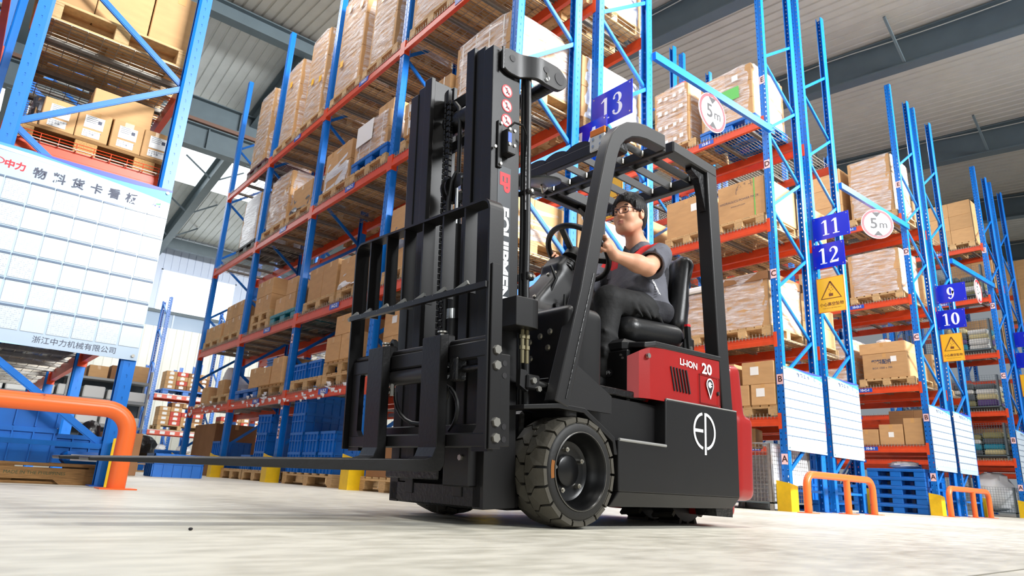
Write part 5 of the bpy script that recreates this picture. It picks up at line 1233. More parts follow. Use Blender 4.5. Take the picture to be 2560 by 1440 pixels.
hk = MB().tube([(1.868, 2.018, 1.985), (1.868, 2.014, 1.965)], .002, 5).tube([(1.868 + .009 * math.cos(a), 2.014, 1.954 + .012 * math.sin(a)) for a in [1.5 - .5 * i for i in range(10)]], .0028, 6)
mbuild(hk, 'chain_hook', 'chrome', bk)
# decals on the near rail web: warning discs and the maker's lettering reading downward
A_ = MT.to_3x3() @ V(1, 0, 0); B_ = MT.to_3x3() @ V(0, 0, 1)
rail0 = [o for o in FK.children if o.name.startswith('outer_mast_rail')][0]
def on_rail(x, z, dy=.0): return MT @ V(x, 2.0885 - dy, z)
mbuild(MB().box(1.640, 1.715, 2.0884, 2.09, .78, 1.475), 'lettering_strip', mat('dark_decal_strip', (44, 50, 56), .35), rail0)
text('EP', .075, on_rail(1.678, 1.405, .001), (A_, B_, V(0, -1, 0)), M['red_ink'], rail0, 'red_lettering', 1.15, .004, -PI / 2)
text('EQUIPMENT', .068, on_rail(1.678, 1.06, .001), (A_, B_, V(0, -1, 0)), M['white'], rail0, 'white_lettering', 1.25, .003, -PI / 2)
for i, z in enumerate((1.845, 1.772, 1.70)):
    c = on_rail(1.685, z); d = MB()
    def disc(r, off, m, nm, ring=None):
        P = arc(0, 0, r, r, 0, 360, 26)[:-1]; o = off
        vs = [c + A_ * p[0] + B_ * p[1] + V(0, -o, 0) for p in P]; fs = [list(range(26))]
        return MB().add(vs, fs).build(nm, M[m], rail0, fix=False)
    disc(.031, .0004, 'red_ink', 'warning_disc'); disc(.025, .0008, 'pink', 'warning_disc_face')
    def mark(polys, m, nm, off):
        mb = MB()
        for P in polys: mb.add([c + A_ * p[0] + B_ * p[1] + V(0, -off, 0) for p in P], [list(range(len(P)))])
        return mb.build(nm, M[m], rail0, fix=False)
    fig = [arc(-.003, .011, .0045, .0045, 0, 340, 10)] + stroke([(-.003, .006), (.001, -.004), (-.007, -.014)], [.006, .006, .004]) + stroke([(0, -.004), (.008, -.014)], [.005, .004]) + stroke([(-.002, .004), (.009 - .006 * i, .002 + .004 * i)], [.004, .003]) + [[(.004, -.016), (.017, -.012), (.012, -.002)]]
    mark(fig, 'black_ink', 'warning_figure', .0012); mark(stroke([(-.018, .018), (.018, -.018)], [.004, .004]), 'red_ink', 'warning_slash', .0016)
# sensor box on the rail with bolts and a short cable
sb = mbuild(MB().cbox(1.628, 1.655, 2.078, 2.09, 1.46, 1.68, .003), 'sensor_plate'); mbuild(MB().cbox(1.65, 1.70, 2.04, 2.088, 1.52, 1.635, .004), 'sensor_box', 'fk', sb)
mbuild(MB().box(1.652, 1.672, 2.0385, 2.04, 1.57, 1.615), 'sensor_label', 'label_blue', sb)
for x, z, y in ((1.642, 1.665, 2.07), (1.642, 1.475, 2.07), (1.66, 1.63, 2.034), (1.688, 1.63, 2.034), (1.66, 1.56, 2.034), (1.688, 1.56, 2.034), (1.61, 1.545, 2.07)):
    mbuild(MB().cyl((x, y, z), (x, y + .012, z), .007, 6), 'bolt', 'bolt', sb)
mbuild(MB().tube([(1.66, 2.05, 1.64), (1.68, 2.03, 1.665), (1.73, 2.03, 1.67), (1.775, 2.05, 1.64), (1.785, 2.07, 1.55), (1.785, 2.07, 1.3)], .005, 6), 'sensor_cable', 'fk_dark', sb)
# vertical hoses behind the near rail
for k, y in enumerate((2.07, 2.10)):
    mbuild(MB().tube([(1.80, y, 1.97), (1.80, y, 1.2), (1.795, y, .95), (1.79, y - .01, .70), (1.80, y, .45)], .014, 10), 'hydraulic_hose', 'fk_pl')
mbuild(MB().cbox(1.785, 1.825, 2.05, 2.12, 1.375, 1.40, .004), 'hose_clamp'); mbuild(MB().cbox(1.785, 1.825, 2.05, 2.12, .985, 1.02, .004), 'hose_clamp')
for x, z in ((1.80, 1.388), (1.815, 1.0), (1.795, 1.0)): mbuild(MB().cyl((x, 2.04, z), (x, 2.055, z), .008, 6), 'clamp_bolt', 'bolt')
# curved hose cover low on the near rail, with brass fittings below
cv = MB(); P = [(1.64, 2.09), (1.64, 1.96)] + [(1.73 + .05 * math.sin(a), 1.99 - .03 * math.cos(a)) for a in [PI / 2 * i / 6 for i in range(7)]] + [(1.78, 2.09)]
mbuild(cv.prism(P, 2, .755, .875), 'hose_cover', 'fk', bevel=.004)
for x in (1.73, 1.755):
    mbuild(MB().cyl((x, 2.02, .755), (x, 2.02, .62), .008, 8).cyl((x, 2.02, .735), (x, 2.02, .72), .013, 6).cyl((x, 2.02, .69), (x, 2.02, .675), .013, 6), 'hose_fitting', mat('brassy_fitting', (128, 120, 92), .4, .4) if 'brassy_fitting' not in bpy.data.materials else bpy.data.materials['brassy_fitting'])
# lift cylinders, chain, pulley and centre hoses
mbuild(MB().cyl((1.665, 2.395, .25), (1.665, 2.395, 1.28), .032, 18), 'lift_cylinder', 'fk'); mbuild(MB().cyl((1.665, 2.395, 1.27), (1.665, 2.395, 1.46), .017, 14), 'cylinder_rod', 'chrome'); mbuild(MB().cyl((1.665, 2.395, .84), (1.665, 2.395, .885), .036, 18), 'chrome_band', 'chrome')
pl = mbuild(MB().lathe([(0, -.02), (.062, -.02), (.062, -.012), (.048, -.006), (.048, .006), (.062, .012), (.062, .02), (0, .02)], (1.675, 2.45, 1.47), 1, 24), 'chain_pulley', 'fk_dark')
mbuild(MB().cbox(1.655, 1.70, 2.365, 2.425, 1.39, 1.535, .006), 'pulley_bracket'); mbuild(MB().cyl((1.665, 2.35, 1.45), (1.665, 2.37, 1.45), .023, 16), 'pulley_pin', 'chrome', pl)
for dz in (.0, .02): mbuild(MB().cyl((1.66 + dz, 2.355, 1.51), (1.66 + dz, 2.365, 1.51), .008, 6), 'pulley_bolt', 'bolt', pl)
ch = MB()
for k in range(48):
    z = .55 + k * .029
    ch.cbox(1.642, 1.662, 2.452, 2.462, z, z + .025, .002); ch.cbox(1.644, 1.660, 2.468, 2.488, z + .013, z + .034, .002); ch.cbox(1.642, 1.662, 2.494, 2.504, z, z + .025, .002)
o = mbuild(ch, 'lift_chain', 'fk_dark'); o['kind'] = 'stuff'
mbuild(MB().tube([(1.64, 2.425, .4), (1.64, 2.43, 1.2), (1.64, 2.435, 1.40), (1.65, 2.43, 1.50), (1.66, 2.41, 1.545), (1.675, 2.385, 1.53), (1.70, 2.37, 1.45), (1.72, 2.37, 1.2)], .012, 10), 'looped_hose', 'fk_pl')
mbuild(MB().tube([(1.66, 2.44, 1.92), (1.66, 2.405, 1.88), (1.665, 2.40, 1.80), (1.665, 2.40, 1.50)], .011, 10), 'centre_hose', 'fk_pl')
mbuild(MB().cyl((1.70, 2.30, 1.84), (1.70, 2.53, 1.84), .05, 16), 'upper_roller_shaft', 'fk_dark')
# load backrest
bf = MB(); Yn, Yf, Zt, rc = 1.89, 2.885, 1.21, .045; d = .07; xc = 1.465
path = [(Yn, .28), (Yn, Zt - rc)] + [(Yn + rc - rc * math.cos(a), Zt - rc + rc * math.sin(a)) for a in [PI / 2 * i / 6 for i in range(1, 7)]] + [(Yf - rc, Zt + .03)] + [(Yf - rc + rc * math.sin(a), Zt + .03 - rc + rc * math.cos(a)) for a in [PI / 2 * i / 6 for i in range(1, 7)]] + [(Yf, .28)]
vs = []; nn = len(path)
for i, (y, z) in enumerate(path):
    a = path[max(i - 1, 0)]; b = path[min(i + 1, nn - 1)]; l = math.hypot(b[0] - a[0], b[1] - a[1]); ny, nz = -(b[1] - a[1]) / l * .005, (b[0] - a[0]) / l * .005
    for x in (xc - d / 2, xc + d / 2): vs += [(x, y + ny, z + nz), (x, y - ny, z - nz)]
fs = []
for i in range(nn - 1):
    o = i * 4; n = o + 4; fs += [(o, o + 1, n + 1, n), (o + 2, n + 2, n + 3, o + 3), (o, n, n + 2, o + 2), (o + 1, o + 3, n + 3, n + 1)]
fs += [(0, 2, 3, 1), (nn * 4 - 4, nn * 4 - 3, nn * 4 - 1, nn * 4 - 2)]
mbuild(bf.add(vs, fs), 'backrest_frame')
for y in (2.76, 2.617, 2.474, 2.331, 2.188, 2.045): mbuild(MB().box(xc - .03, xc + .03, y - .006, y + .004, .868, 1.205 + .03 * (y - 1.9)), 'backrest_bar')
mbuild(MB().bar((1.43, 1.89, .868), (1.43, 2.885, .875), .022, .022), 'backrest_lower_bar')
for y in (2.875, 2.755, 2.615, 2.475, 2.332, 2.19, 2.047): mbuild(MB().bar((1.425, y + .028, .872), (1.44, y - .03, .90), .012, .016), 'bar_clip', mat('worn_bright_clip', (150, 150, 146), .4, .6) if 'worn_bright_clip' not in bpy.data.materials else bpy.data.materials['worn_bright_clip'])
# carriage
mbuild(MB().cbox(1.452, 1.492, 1.905, 2.875, .607, .672, .006), 'upper_carriage_bar'); mbuild(MB().cyl((1.47, 1.92, .678), (1.47, 2.86, .684), .012, 10), 'carriage_lip')
mbuild(MB().cbox(1.452, 1.492, 1.905, 2.875, .285, .338, .006), 'lower_carriage_bar'); mbuild(MB().cbox(1.50, 1.52, 2.0, 2.8, .335, .372, .004), 'carriage_back_bar')
for s in (-1, 1):
    P = [(1.90, .272), (1.99, .272), (1.99, .33), (1.965, .36), (1.965, .60), (1.985, .63), (1.985, .665), (1.90, .665)]
    P = P if s < 0 else [(4.775 - y, z) for y, z in P]
    mbuild(MB().prism(P, 0, 1.455, 1.48), 'carriage_end_plate')
pt = mbuild(MB().cbox(1.515, 1.575, 1.918, 1.932, .29, .625, .003), 'drilled_side_plate')
for z in (.59, .545, .36, .315): mbuild(MB().lathe([(0, 0), (.011, 0)], (1.545, 1.9165, z), 1, 16, sm=False), 'dark_hole_disc', 'black_ink', pt)  # black discs painted on for the dark of the plate holes
for z in (.628, .572, .372, .318): mbuild(MB().cyl((1.468, 1.865, z), (1.468, 1.886, z), .017, 6).cyl((1.468, 1.878, z), (1.468, 1.886, z), .023, 16), 'hex_bolt', 'bolt')
mbuild(MB().cbox(1.44, 1.49, 1.875, 1.884, .28, .95, .002), 'side_stiffener')
# side-shift cylinder with fittings, hoses looping behind the forks
mbuild(MB().cyl((1.475, 2.20, .575), (1.475, 2.60, .575), .033, 18), 'side_shift_cylinder', 'fk2'); mbuild(MB().cyl((1.475, 1.95, .575), (1.475, 2.20, .575), .014, 12), 'side_shift_rod', 'fk_dark')
mbuild(MB().cbox(1.44, 1.49, 2.07, 2.12, .53, .62, .006), 'cylinder_lug', 'fk_dark')
mbuild(MB().cyl((1.46, 2.54, .53), (1.46, 2.60, .515), .012, 8).cyl((1.46, 2.54, .55), (1.46, 2.54, .50), .01, 8), 'elbow_fitting', 'bolt')
hl = [(1.50, 2.58 - .19 * (1 - math.cos(a)), .52 - .14 * math.sin(a)) for a in [PI * i / 12 for i in range(13)]]
mbuild(MB().tube(hl, .009, 8), 'looped_hose', 'fk_pl'); mbuild(MB().tube([(1.505, 2.26, .53)] + [(1.505, 2.26 - .12 * math.sin(a), .53 - .05 * (1 - math.cos(a)) * 2) for a in [PI * i / 10 for i in range(1, 9)]], .009, 8), 'looped_hose', 'fk_pl')
mbuild(MB().prism([(2.56, .68), (2.60, .68), (2.595, .74), (2.58, .75), (2.565, .74)], 0, 1.47, 1.49), 'lifting_eye')
# forks
for y0, y1 in ((2.13, 2.25), (2.54, 2.66)):
    P = [(1.403, .705), (1.443, .715), (1.445, .225), (1.428, .202), (1.38, .198), (.95, .208), (.30, .231), (.298, .241), (1.355, .243), (1.388, .252), (1.403, .285)]
    f = mbuild(MB().prism(P, 1, y0, y1), 'fork', 'fork', bevel=.003)
    mbuild(MB().cbox(1.44, 1.485, y0 + .01, y1 - .01, .655, .715, .006), 'fork_hook', 'fk', f)
    mbuild(MB().cyl((1.455, (y0 + y1) / 2, .70), (1.455, (y0 + y1) / 2, .735), .009, 10).lathe([(0, .735), (.02, .733), (.02, .727), (.006, .722)], (1.455, (y0 + y1) / 2, 0), 2, 16), 'latch_pin', 'bolt', f)
# low mast parts, tilt cylinders
mbuild(MB().cbox(1.60, 1.80, 2.10, 2.74, .06, .15, .008), 'mast_foot', 'fk_dark'); mbuild(MB().cbox(1.56, 1.61, 2.13, 2.30, .14, .30, .006), 'mast_lower_plate', 'fk'); mbuild(MB().cbox(1.56, 1.60, 2.33, 2.72, .16, .24, .006), 'mast_lower_bar', 'fk_dark')
mbuild(MB().cyl((1.55, 2.18, .25), (1.565, 2.18, .25), .012, 6), 'grease_nipple', 'bolt'); mbuild(MB().cyl((1.55, 2.36, .262), (1.55, 2.36, .235), .007, 8), 'stop_bolt', 'bolt')
for s in (-1, 1):
    y = 2.03 if s < 0 else 2 * YM - 2.03
    tl = MB().prism([(1.70, .535), (1.745, .515), (1.765, .555), (1.73, .60), (1.70, .60)], 1, y - .012, y + .012); fbuild(tl, 'tilt_lug', 'fk2')
    fbuild(MB().cbox(1.73, 1.80, y - .025, y + .025, .525, .585, .006), 'tilt_clevis'); tb = fbuild(MB().cyl((1.76, y - .035, .56), (1.76, y - .024, .56), .013, 6).cyl((1.79, y - .035, .53), (1.79, y - .024, .53), .012, 6), 'clevis_bolt', 'bolt')
    fbuild(MB().cyl((1.79, y, .555), (1.90, y, .545), .019, 16), 'tilt_rod', 'chrome'); fbuild(MB().cyl((1.895, y, .545), (2.06, y, .53), .034, 18).cyl((1.89, y, .546), (1.92, y, .544), .042, 18), 'tilt_cylinder', 'fk_pl')
# drive wheels with chevron lugs
def drive_wheel(y0, s):
    # s = -1: outer face at y0 looking to -Y
    c = V(1.985, y0, .222); w = .2; R = .222; y1 = y0 - s * w
    T = fbuild(MB().lathe([(.15, 0), (.178, -.002 * -s), (.19, .006 * -s), (.198, .02 * -s), (.204, .03 * -s), (.204, .17 * -s), (.19, .195 * -s), (.15, .2 * -s)], c, 1, 48), 'tyre', 'rubber2')
    n = 18
    for half in (0, 1):
        lug = MB()
        for k in range(n):
            a0 = 2 * PI * (k + .5 * half) / n; da = 2 * PI / n * .86
            # polygon in (angle, across): outer shoulder to the centre with an arrow step
            e = [(0, .002), (da, .002), (da, .048), (da + .13, .072), (da + .13, .098), (.13, .098), (.13, .078), (0, .052)]
            if half: e = [(a, .2 - q) for a, q in e][::-1]
            def P(a, q, r): return (c.x + r * math.cos(a0 + a), y0 - s * q, c.z + r * math.sin(a0 + a))
            m = len(e); vs = [P(a, q, R - (.010 if q < .01 or q > .19 else 0)) for a, q in e] + [P(a, q, .195) for a, q in e]
            lug.add(vs, [list(range(m))] + [(i, i + m, (i + 1) % m + m, (i + 1) % m) for i in range(m)])
        one = None
        o = lug.build('tread_lug', M['rubber'], T); o['kind'] = 'stuff'
    # shoulder blocks seen from the side
    sbk = MB()
    for k in range(n):
        a0 = 2 * PI * k / n; a1 = a0 + 2 * PI / n * .86
        vs = [(c.x + r * math.cos(a), y0 - s * q, c.z + r * math.sin(a)) for a in (a0, a1) for r, q in ((.188, .006), (.213, .004), (.213, .03), (.188, .03))]
        sbk.add(vs, [(0, 1, 2, 3), (4, 7, 6, 5), (0, 4, 5, 1), (1, 5, 6, 2), (2, 6, 7, 3), (3, 7, 4, 0)])
    o = sbk.build('shoulder_lug', M['rubber'], T); o['kind'] = 'stuff'
    rim = fbuild(MB().lathe([(.152, .0), (.156, .004 * s), (.15, .006 * s), (.146, 0), (.142, .03 * -s), (.128, .05 * -s), (.118, .075 * -s), (.112, .078 * -s), (.10, .082 * -s), (0, .082 * -s)], c, 1, 48), 'wheel_rim', mat('satin_black_rim', (16, 16, 17), .3, .2) if 'satin_black_rim' not in bpy.data.materials else bpy.data.materials['satin_black_rim'], T)
    fbuild(MB().lathe([(.0, .066 * -s), (.056, .066 * -s), (.062, .07 * -s), (.062, .082 * -s)], c, 1, 30), 'hub_cap', bpy.data.materials['satin_black_rim'], T)
    fbuild(MB().tube([(c.x + .153 * math.cos(2 * PI * i / 48), y0 + s * .003, c.z + .153 * math.sin(2 * PI * i / 48)) for i in range(48)], .0022, 6, closed=True), 'rim_edge', 'bolt', T)
    for k in range(5):
        a = 2 * PI * k / 5 + .5; x, z = c.x + .085 * math.cos(a), c.z + .085 * math.sin(a)
        fbuild(MB().cyl((x, y0 - s * .082, z), (x, y0 - s * .062, z), .011, 6).cyl((x, y0 - s * .08, z), (x, y0 - s * .056, z), .006, 8), 'wheel_nut', 'bolt', T)
    if s < 0:
        P = [(.162, PI - .22 + .044 * i) for i in range(11)]; st = MB(); vs = []
        for r in (.158, .176):
            for i in range(11): a = PI - .2 + .04 * i; vs.append((c.x + r * math.cos(a), y0 - .0035, c.z + r * math.sin(a)))
        fbuild(st.add(vs, [(i, i + 1, i + 12, i + 11) for i in range(10)]), 'orange_tyre_mark', mat('orange_tyre_print', (140, 84, 24), .6), T, fix=False)
    return T
drive_wheel(1.94, -1); drive_wheel(2.91, 1)
for y, x in ((2.30, 3.17), (2.52, 3.175)):
    T = fbuild(MB().lathe([(.09, -.07), (.17, -.07), (.18, -.055), (.18, .055), (.17, .07), (.09, .07)], (x, y, .18), 1, 36), 'rear_tyre', 'rubber2')
    for k in range(16):
        a = 2 * PI * k / 16; fbuild(MB().bar((x + .182 * math.cos(a), y - .072, .18 + .182 * math.sin(a)), (x + .182 * math.cos(a + .1), y + .07, .18 + .182 * math.sin(a + .1)), .018, .03, (math.cos(a), 0, math.sin(a))), 'tread_lug', 'rubber', T)
    fbuild(MB().lathe([(.1, -.066), (.09, -.05), (.05, -.04), (0, -.04)], (x, y, .18), 1, 30), 'wheel_rim', 'chrome', T)
# front axle and frame between the wheels
fbuild(MB().cyl((1.985, 2.12, .19), (1.985, 2.72, .19), .05, 16), 'front_axle', 'fk_dark')
fbuild(MB().cbox(1.86, 2.20, 2.17, 2.67, .12, .46, .015), 'drive_housing', 'fk_dark')
fbuild(MB().prism([(1.72, .10), (1.80, .055), (2.0, .06), (2.10, .09), (2.10, .20), (1.72, .20)], 1, 2.17, 2.30), 'drive_guard', 'fk_dark'); fbuild(MB().cyl((1.80, 2.1, .14), (1.80, 2.75, .14), .03, 12), 'mast_pivot_tube', 'fk_dark')
# chassis: lower shell with chamfered foot and step cut-out (side profile), both sides
SP = [(2.19, .088), (3.177, .095), (3.21, .148), (3.215, .588), (2.571, .579), (2.567, .362), (2.222, .365), (2.225, .149)]
sh = MB(); yo, yi = 1.94, 2.02
for s in (-1, 1):
    y = lambda q: q if s < 0 else 4.84 - q
    P = [(2.225, .149), (3.21, .148), (3.215, .588), (2.571, .579), (2.567, .362), (2.222, .365)]
    vs = [(a, y(1.94), b) for a, b in P] + [(a, y(2.10), b) for a, b in P]
    n = len(P); m = MB().add(vs, [list(range(n)), list(range(2 * n - 1, n - 1, -1))] + [(i, i + n, (i + 1) % n + n, (i + 1) % n) for i in range(n)])
    # chamfered lower band
    m.add([(2.225, y(1.94), .149), (3.21, y(1.94), .148), (3.177, y(1.965), .093), (2.19, y(1.965), .088), (2.225, y(2.10), .149), (3.21, y(2.10), .148), (3.177, y(2.10), .093), (2.19, y(2.10), .088)], [(0, 3, 2, 1), (0, 4, 7, 3), (3, 7, 6, 2), (1, 2, 6, 5)])
    o = fbuild(m, 'side_shell', 'fk', bevel=.006)
    if s < 0: shell = o
fbuild(MB().box(2.2, 3.2, 2.08, 2.76, .10, .56), 'chassis_core', 'fk_dark')
# worn bright edges of the step and shell top
fbuild(MB().tube([(2.225, 1.941, .366), (2.567, 1.941, .363)], .007, 8), 'step_edge', mat('worn_step_edge', (150, 150, 148), .4, .3), shell); fbuild(MB().tube([(2.575, 1.943, .581), (3.21, 1.943, .589)], .004, 8), 'shell_edge', bpy.data.materials['worn_step_edge'], shell)
# recessed step wall with louvres, fender plate over the wheel
st = fbuild(MB().box(2.10, 2.58, 2.06, 2.08, .30, .575), 'step_wall', 'fk_dark')
for k in range(4): fbuild(MB().bar((2.19 + k * .052, 2.0585, .53), (2.235 + k * .052, 2.0585, .40), .006, .012, (0, 1, 0)), 'louvre_slot', 'black_ink', st)
fd = MB(); P = [(1.66, .452), (1.85, .478), (2.007, .476), (2.203, .372), (2.222, .30), (2.20, .30), (2.19, .352), (2.0, .455), (1.85, .458), (1.66, .435)]
fbuild(fd.prism(P, 1, 1.945, 2.14), 'fender', 'fk', bevel=.003); fbuild(MB().prism([(x, z) for x, z in P], 1, 2.70, 2.90), 'fender', 'fk')
fbuild(MB().prism([(2.0, .47), (2.203, .368), (2.24, .368), (2.57, .368), (2.57, .55), (2.15, .55), (1.87, .60), (1.87, .47)], 1, 2.0, 2.03), 'step_side_panel', 'fk')
fbuild(MB().cyl((2.045, 1.985, .50), (2.045, 2.0, .50), .014, 14), 'panel_button', 'lens')
fbuild(MB().cbox(1.9, 2.5, 2.0, 2.84, .565, .597, .004), 'floor_plate', 'fk_dark')
# red battery cover: corner-folded side panels with louvres, black cap strip
def red_side(s):
    y = lambda q: q if s < 0 else 4.84 - q
    prof = [(2.392, 2.03), (2.42, 1.985), (2.47, 1.962), (2.573, 1.955), (3.075, 1.96), (3.075, 2.03)]
    tops = [.765, .79, .818, .822, .84, .84]; m = MB(); vs = []
    for (x, q), t in zip(prof, tops): vs += [(x, y(q), .57), (x, y(q), t)]
    fs = [(2 * i, 2 * i + 2, 2 * i + 3, 2 * i + 1) for i in range(5)]
    m.add(vs, fs, 0, False); m.add([(2.40, y(2.05), .57), (3.07, y(2.05), .57), (3.07, y(2.05), .82), (2.40, y(2.05), .76)], [(0, 1, 2, 3)])
    o = fbuild(m, 'battery_side_panel', 'fk_red', fix=False)
    md = o.modifiers.new('sheet', 'SOLIDIFY'); md.thickness = .012; md.offset = 0
    return o
rs = red_side(-1); red_side(1)
fbuild(MB().box(2.42, 3.08, 2.06, 2.78, .56, .80), 'battery_box', 'fk_dark')
cp = MB(); cp.add([(2.43, 1.955, .805), (2.50, 1.945, .823), (3.09, 1.948, .843), (3.09, 2.12, .85), (2.43, 2.12, .82), (2.43, 1.955, .832), (2.50, 1.945, .85), (3.09, 1.948, .868), (3.09, 2.12, .88), (2.43, 2.12, .85)],
                  [(0, 4, 3, 2, 1), (5, 6, 7, 8, 9), (0, 1, 6, 5), (1, 2, 7, 6), (2, 3, 8, 7), (3, 4, 9, 8), (4, 0, 5, 9)])
fbuild(cp, 'cap_strip', 'fk2', bevel=.006); fbuild(MB().cbox(2.42, 3.12, 2.11, 2.86, .80, .85, .015), 'hood_lid', 'fk_pl')
lv = MB()
for k in range(6): fbuild(MB().bar((2.625 + k * .026, 1.9475, .745 + k * .0), (2.655 + k * .026, 1.9475, .63), .008, .006, (0, 1, 0)), 'louvre_slot', 'black_ink', rs)
fbuild(MB().cyl((2.455, 1.948, .77), (2.455, 1.962, .77), .012, 14), 'cover_bolt', 'bolt', rs)
text('LI-ION', .045, (2.78, 1.9475, .778), '-Y', M['white'], rs, 'white_lettering', 1.2, .001, -.03); text('20', .075, (2.945, 1.9475, .775), '-Y', M['white'], rs, 'white_lettering', 1.25, .002)
fp = MB(); 
for a, b in (((2.875, .745), (3.06, .745)), ((3.06, .745), (3.06, .60)), ((3.06, .60), (2.875, .60)), ((2.875, .60), (2.875, .745))): fp.bar((a[0], 1.9478, a[1]), (b[0], 1.9478, b[1]), .002, .004, (0, 1, 0))
fbuild(fp, 'charging_flap_seam', mat('dark_red_seam', (110, 18, 14), .6), rs)
PN = arc(0, .014, .034, .034, -35, 215, 20) + [(0, -.06)]; flat([PN], (2.97, 1.947, .685), '-Y', M['white'], rs, 'charging_mark', .0005); flat([[(a * .8, .014 + (b - .014) * .8) for a, b in PN]], (2.97, 1.947, .685), '-Y', M['black_ink'], rs, 'charging_mark', .0012)
flat([arc(-.004, .014, .016, .016, 60, 300, 12), rect(0, .018, .016, .023), rect(0, .005, .016, .010)], (2.97, 1.947, .685), '-Y', M['white'], rs, 'charging_plug_mark', .002)
fbuild(MB().cyl((3.052, 1.946, .665), (3.052, 1.958, .665), .01, 10), 'flap_latch', 'black_ink', rs)
flat([[(a * .09, b * .085) for a, b in P] for P in ep_ring(1.0)], (2.89, 1.939, .458), '-Y', M['white'], shell, 'ring_emblem', .001)
# inner black panel in front of the battery with key switch and display
ip = fbuild(MB().cbox(2.395, 2.42, 2.03, 2.80, .55, .80, .006), 'seat_base_front', 'fk'); fbuild(MB().lathe([(0, 0), (.02, 0), (.02, .01)], (2.392, 2.14, .695), 0, 18, sm=False), 'charge_dial', 'black_ink', ip)
flat([stroke([(-.012, -.008), (-.012, .008), (0, .008), (0, 0), (-.012, 0)], [.003] * 5)[i] for i in range(4)] + [rect(.003, -.008, .006, .008), rect(.006, -.002, .013, .0)], (2.391, 2.14, .695), '-X', M['lens'], ip, 'dial_mark', .001)
for y, z in ((2.07, .775), (2.22, .785), (2.22, .62), (2.06, .76)): fbuild(MB().cyl((2.39, y, z), (2.396, y, z), .006, 8), 'panel_screw', 'bolt', ip)
fbuild(MB().cbox(2.40, 2.62, 2.05, 2.78, .79, .86, .02), 'seat_plinth', 'fk_pl')
# red counterweight around the rear
cwp = [(3.17, .05), (3.30, .06), (3.37, .16), (3.395, .55), (3.385, .578), (3.34, .60), (3.318, .83), (3.29, .845), (3.185, .84), (3.185, .60), (3.20, .588), (3.205, .12)]
pr = []
for q, dy in ((1.952, .0), (1.962, .012)): pass
cw = sculpt('counterweight', [('box', (3.305, 2.42, .36), (.095, .475, .225), rotm(0, .05, 0), .045, .0), ('box', (3.255, 2.42, .70), (.075, .462, .15), rotm(0, -.12, 0), .04, .02), ('box', (3.24, 2.42, .12), (.075, .40, .07), None, .03, .03), ('-box', (3.10, 2.42, .4), (.085, .6, .6), None, .002, .0)], (3.1, 1.9, 0), (3.45, 2.95, .9), .011, M['fk_red'], FK)
fbuild(MB().prism([(3.05, .055), (3.20, .05), (3.21, .14), (3.03, .14)], 1, 1.98, 2.10), 'rear_foot', 'fk_dark')
# cowl and front bulkhead with bolts
P = [(1.93, 1.955), (2.06, 1.955)] + [(2.06 + .09 * math.sin(a), 2.045 - .09 * math.cos(a)) for a in [PI / 2 * i / 6 for i in range(1, 7)]] + [(2.15, 2.80), (1.93, 2.80)]
cwl = sculpt('cowl', [('box', (2.03, 2.40, .72), (.11, .445, .20), None, .045, .0), ('box', (1.955, 2.40, .66), (.035, .44, .24), None, .02, .02)], (1.88, 1.92, .38), (2.18, 2.9, .96), .01, M['fk'], FK)
for y, z in ((2.075, .80), (2.135, .785), (2.085, .73), (2.19, .69), (2.20, .765)): fbuild(MB().cyl((1.908, y, z), (1.922, y, z), .011, 6).lathe([(0, 0), (.015, 0), (.015, .004)], (1.914, y, z), 0, 14, sm=False), 'hex_bolt', 'bolt', cwl)
# steering console, bellows, wheel
con = sculpt('steering_console', [('box', (2.225, 2.425, 1.08), (.075, .082, .24), rotm(0, .72, 0), .03, 0), ('box', (2.33, 2.425, 1.245), (.075, .075, .06), rotm(0, .72, 0), .03, .04), ('box', (2.16, 2.425, .93), (.13, .11, .06), None, .03, .05), ('-box', (2.135, 2.40, 1.17), (.012, .045, .018), rotm(0, .72, 0), .008, .006), ('-box', (2.01, 2.41, 1.0), (.012, .045, .018), rotm(0, .72, 0), .008, .006)], (1.95, 2.25, .85), (2.5, 2.6, 1.36), .0075, M['fk_pl'], FK)
nrm = V(-math.cos(.72), 0, math.sin(.72)) 
for q, y in ((.10, 2.37), (.10, 2.42), (-.11, 2.37)):
    c = V(2.225, 2.425, 1.08) + V(math.sin(.72), 0, math.cos(.72)) * q + V(-math.cos(.72), 0, math.sin(.72)) * .076; c.y = y
    fbuild(MB().cyl(c, c + V(-math.cos(.72), 0, math.sin(.72)) * .008, .009, 10), 'console_screw', 'bolt', con)
bl = MB(); ax_ = V(.62, .0, .785).normalized(); sw_c = V(2.39, 2.36, 1.352)
for k in range(8): bl.cyl(sw_c - ax_ * (.035 + .013 * k), sw_c - ax_ * (.046 + .013 * k), .036 - .003 * (k % 2), 16)
o = fbuild(bl, 'bellows', 'fk_pl', con); o['kind'] = 'stuff'
swm = MB(); u = ax_.orthogonal().normalized(); w = ax_.cross(u); RW = .178
swm.tube([sw_c + (u * math.cos(a) + w * math.sin(a)) * RW for a in [2 * PI * i / 40 for i in range(40)]], .0155, 12, closed=True)
sw = fbuild(swm, 'steering_wheel', 'fk_pl')
fbuild(MB().tube([sw_c + ax_ * -.075, sw_c + ax_ * -.02, sw_c + ax_ * -.005], [.062, .062, .035], 24), 'wheel_hub', 'fk_pl', sw)
for k in range(3):
    a = 2 * PI * k / 3 + .4; dd = u * math.cos(a) + w * math.sin(a); fbuild(MB().bar(sw_c + dd * .04 + ax_ * -.03, sw_c + dd * RW, .034, .012, ax_), 'wheel_spoke', 'fk_pl', sw)
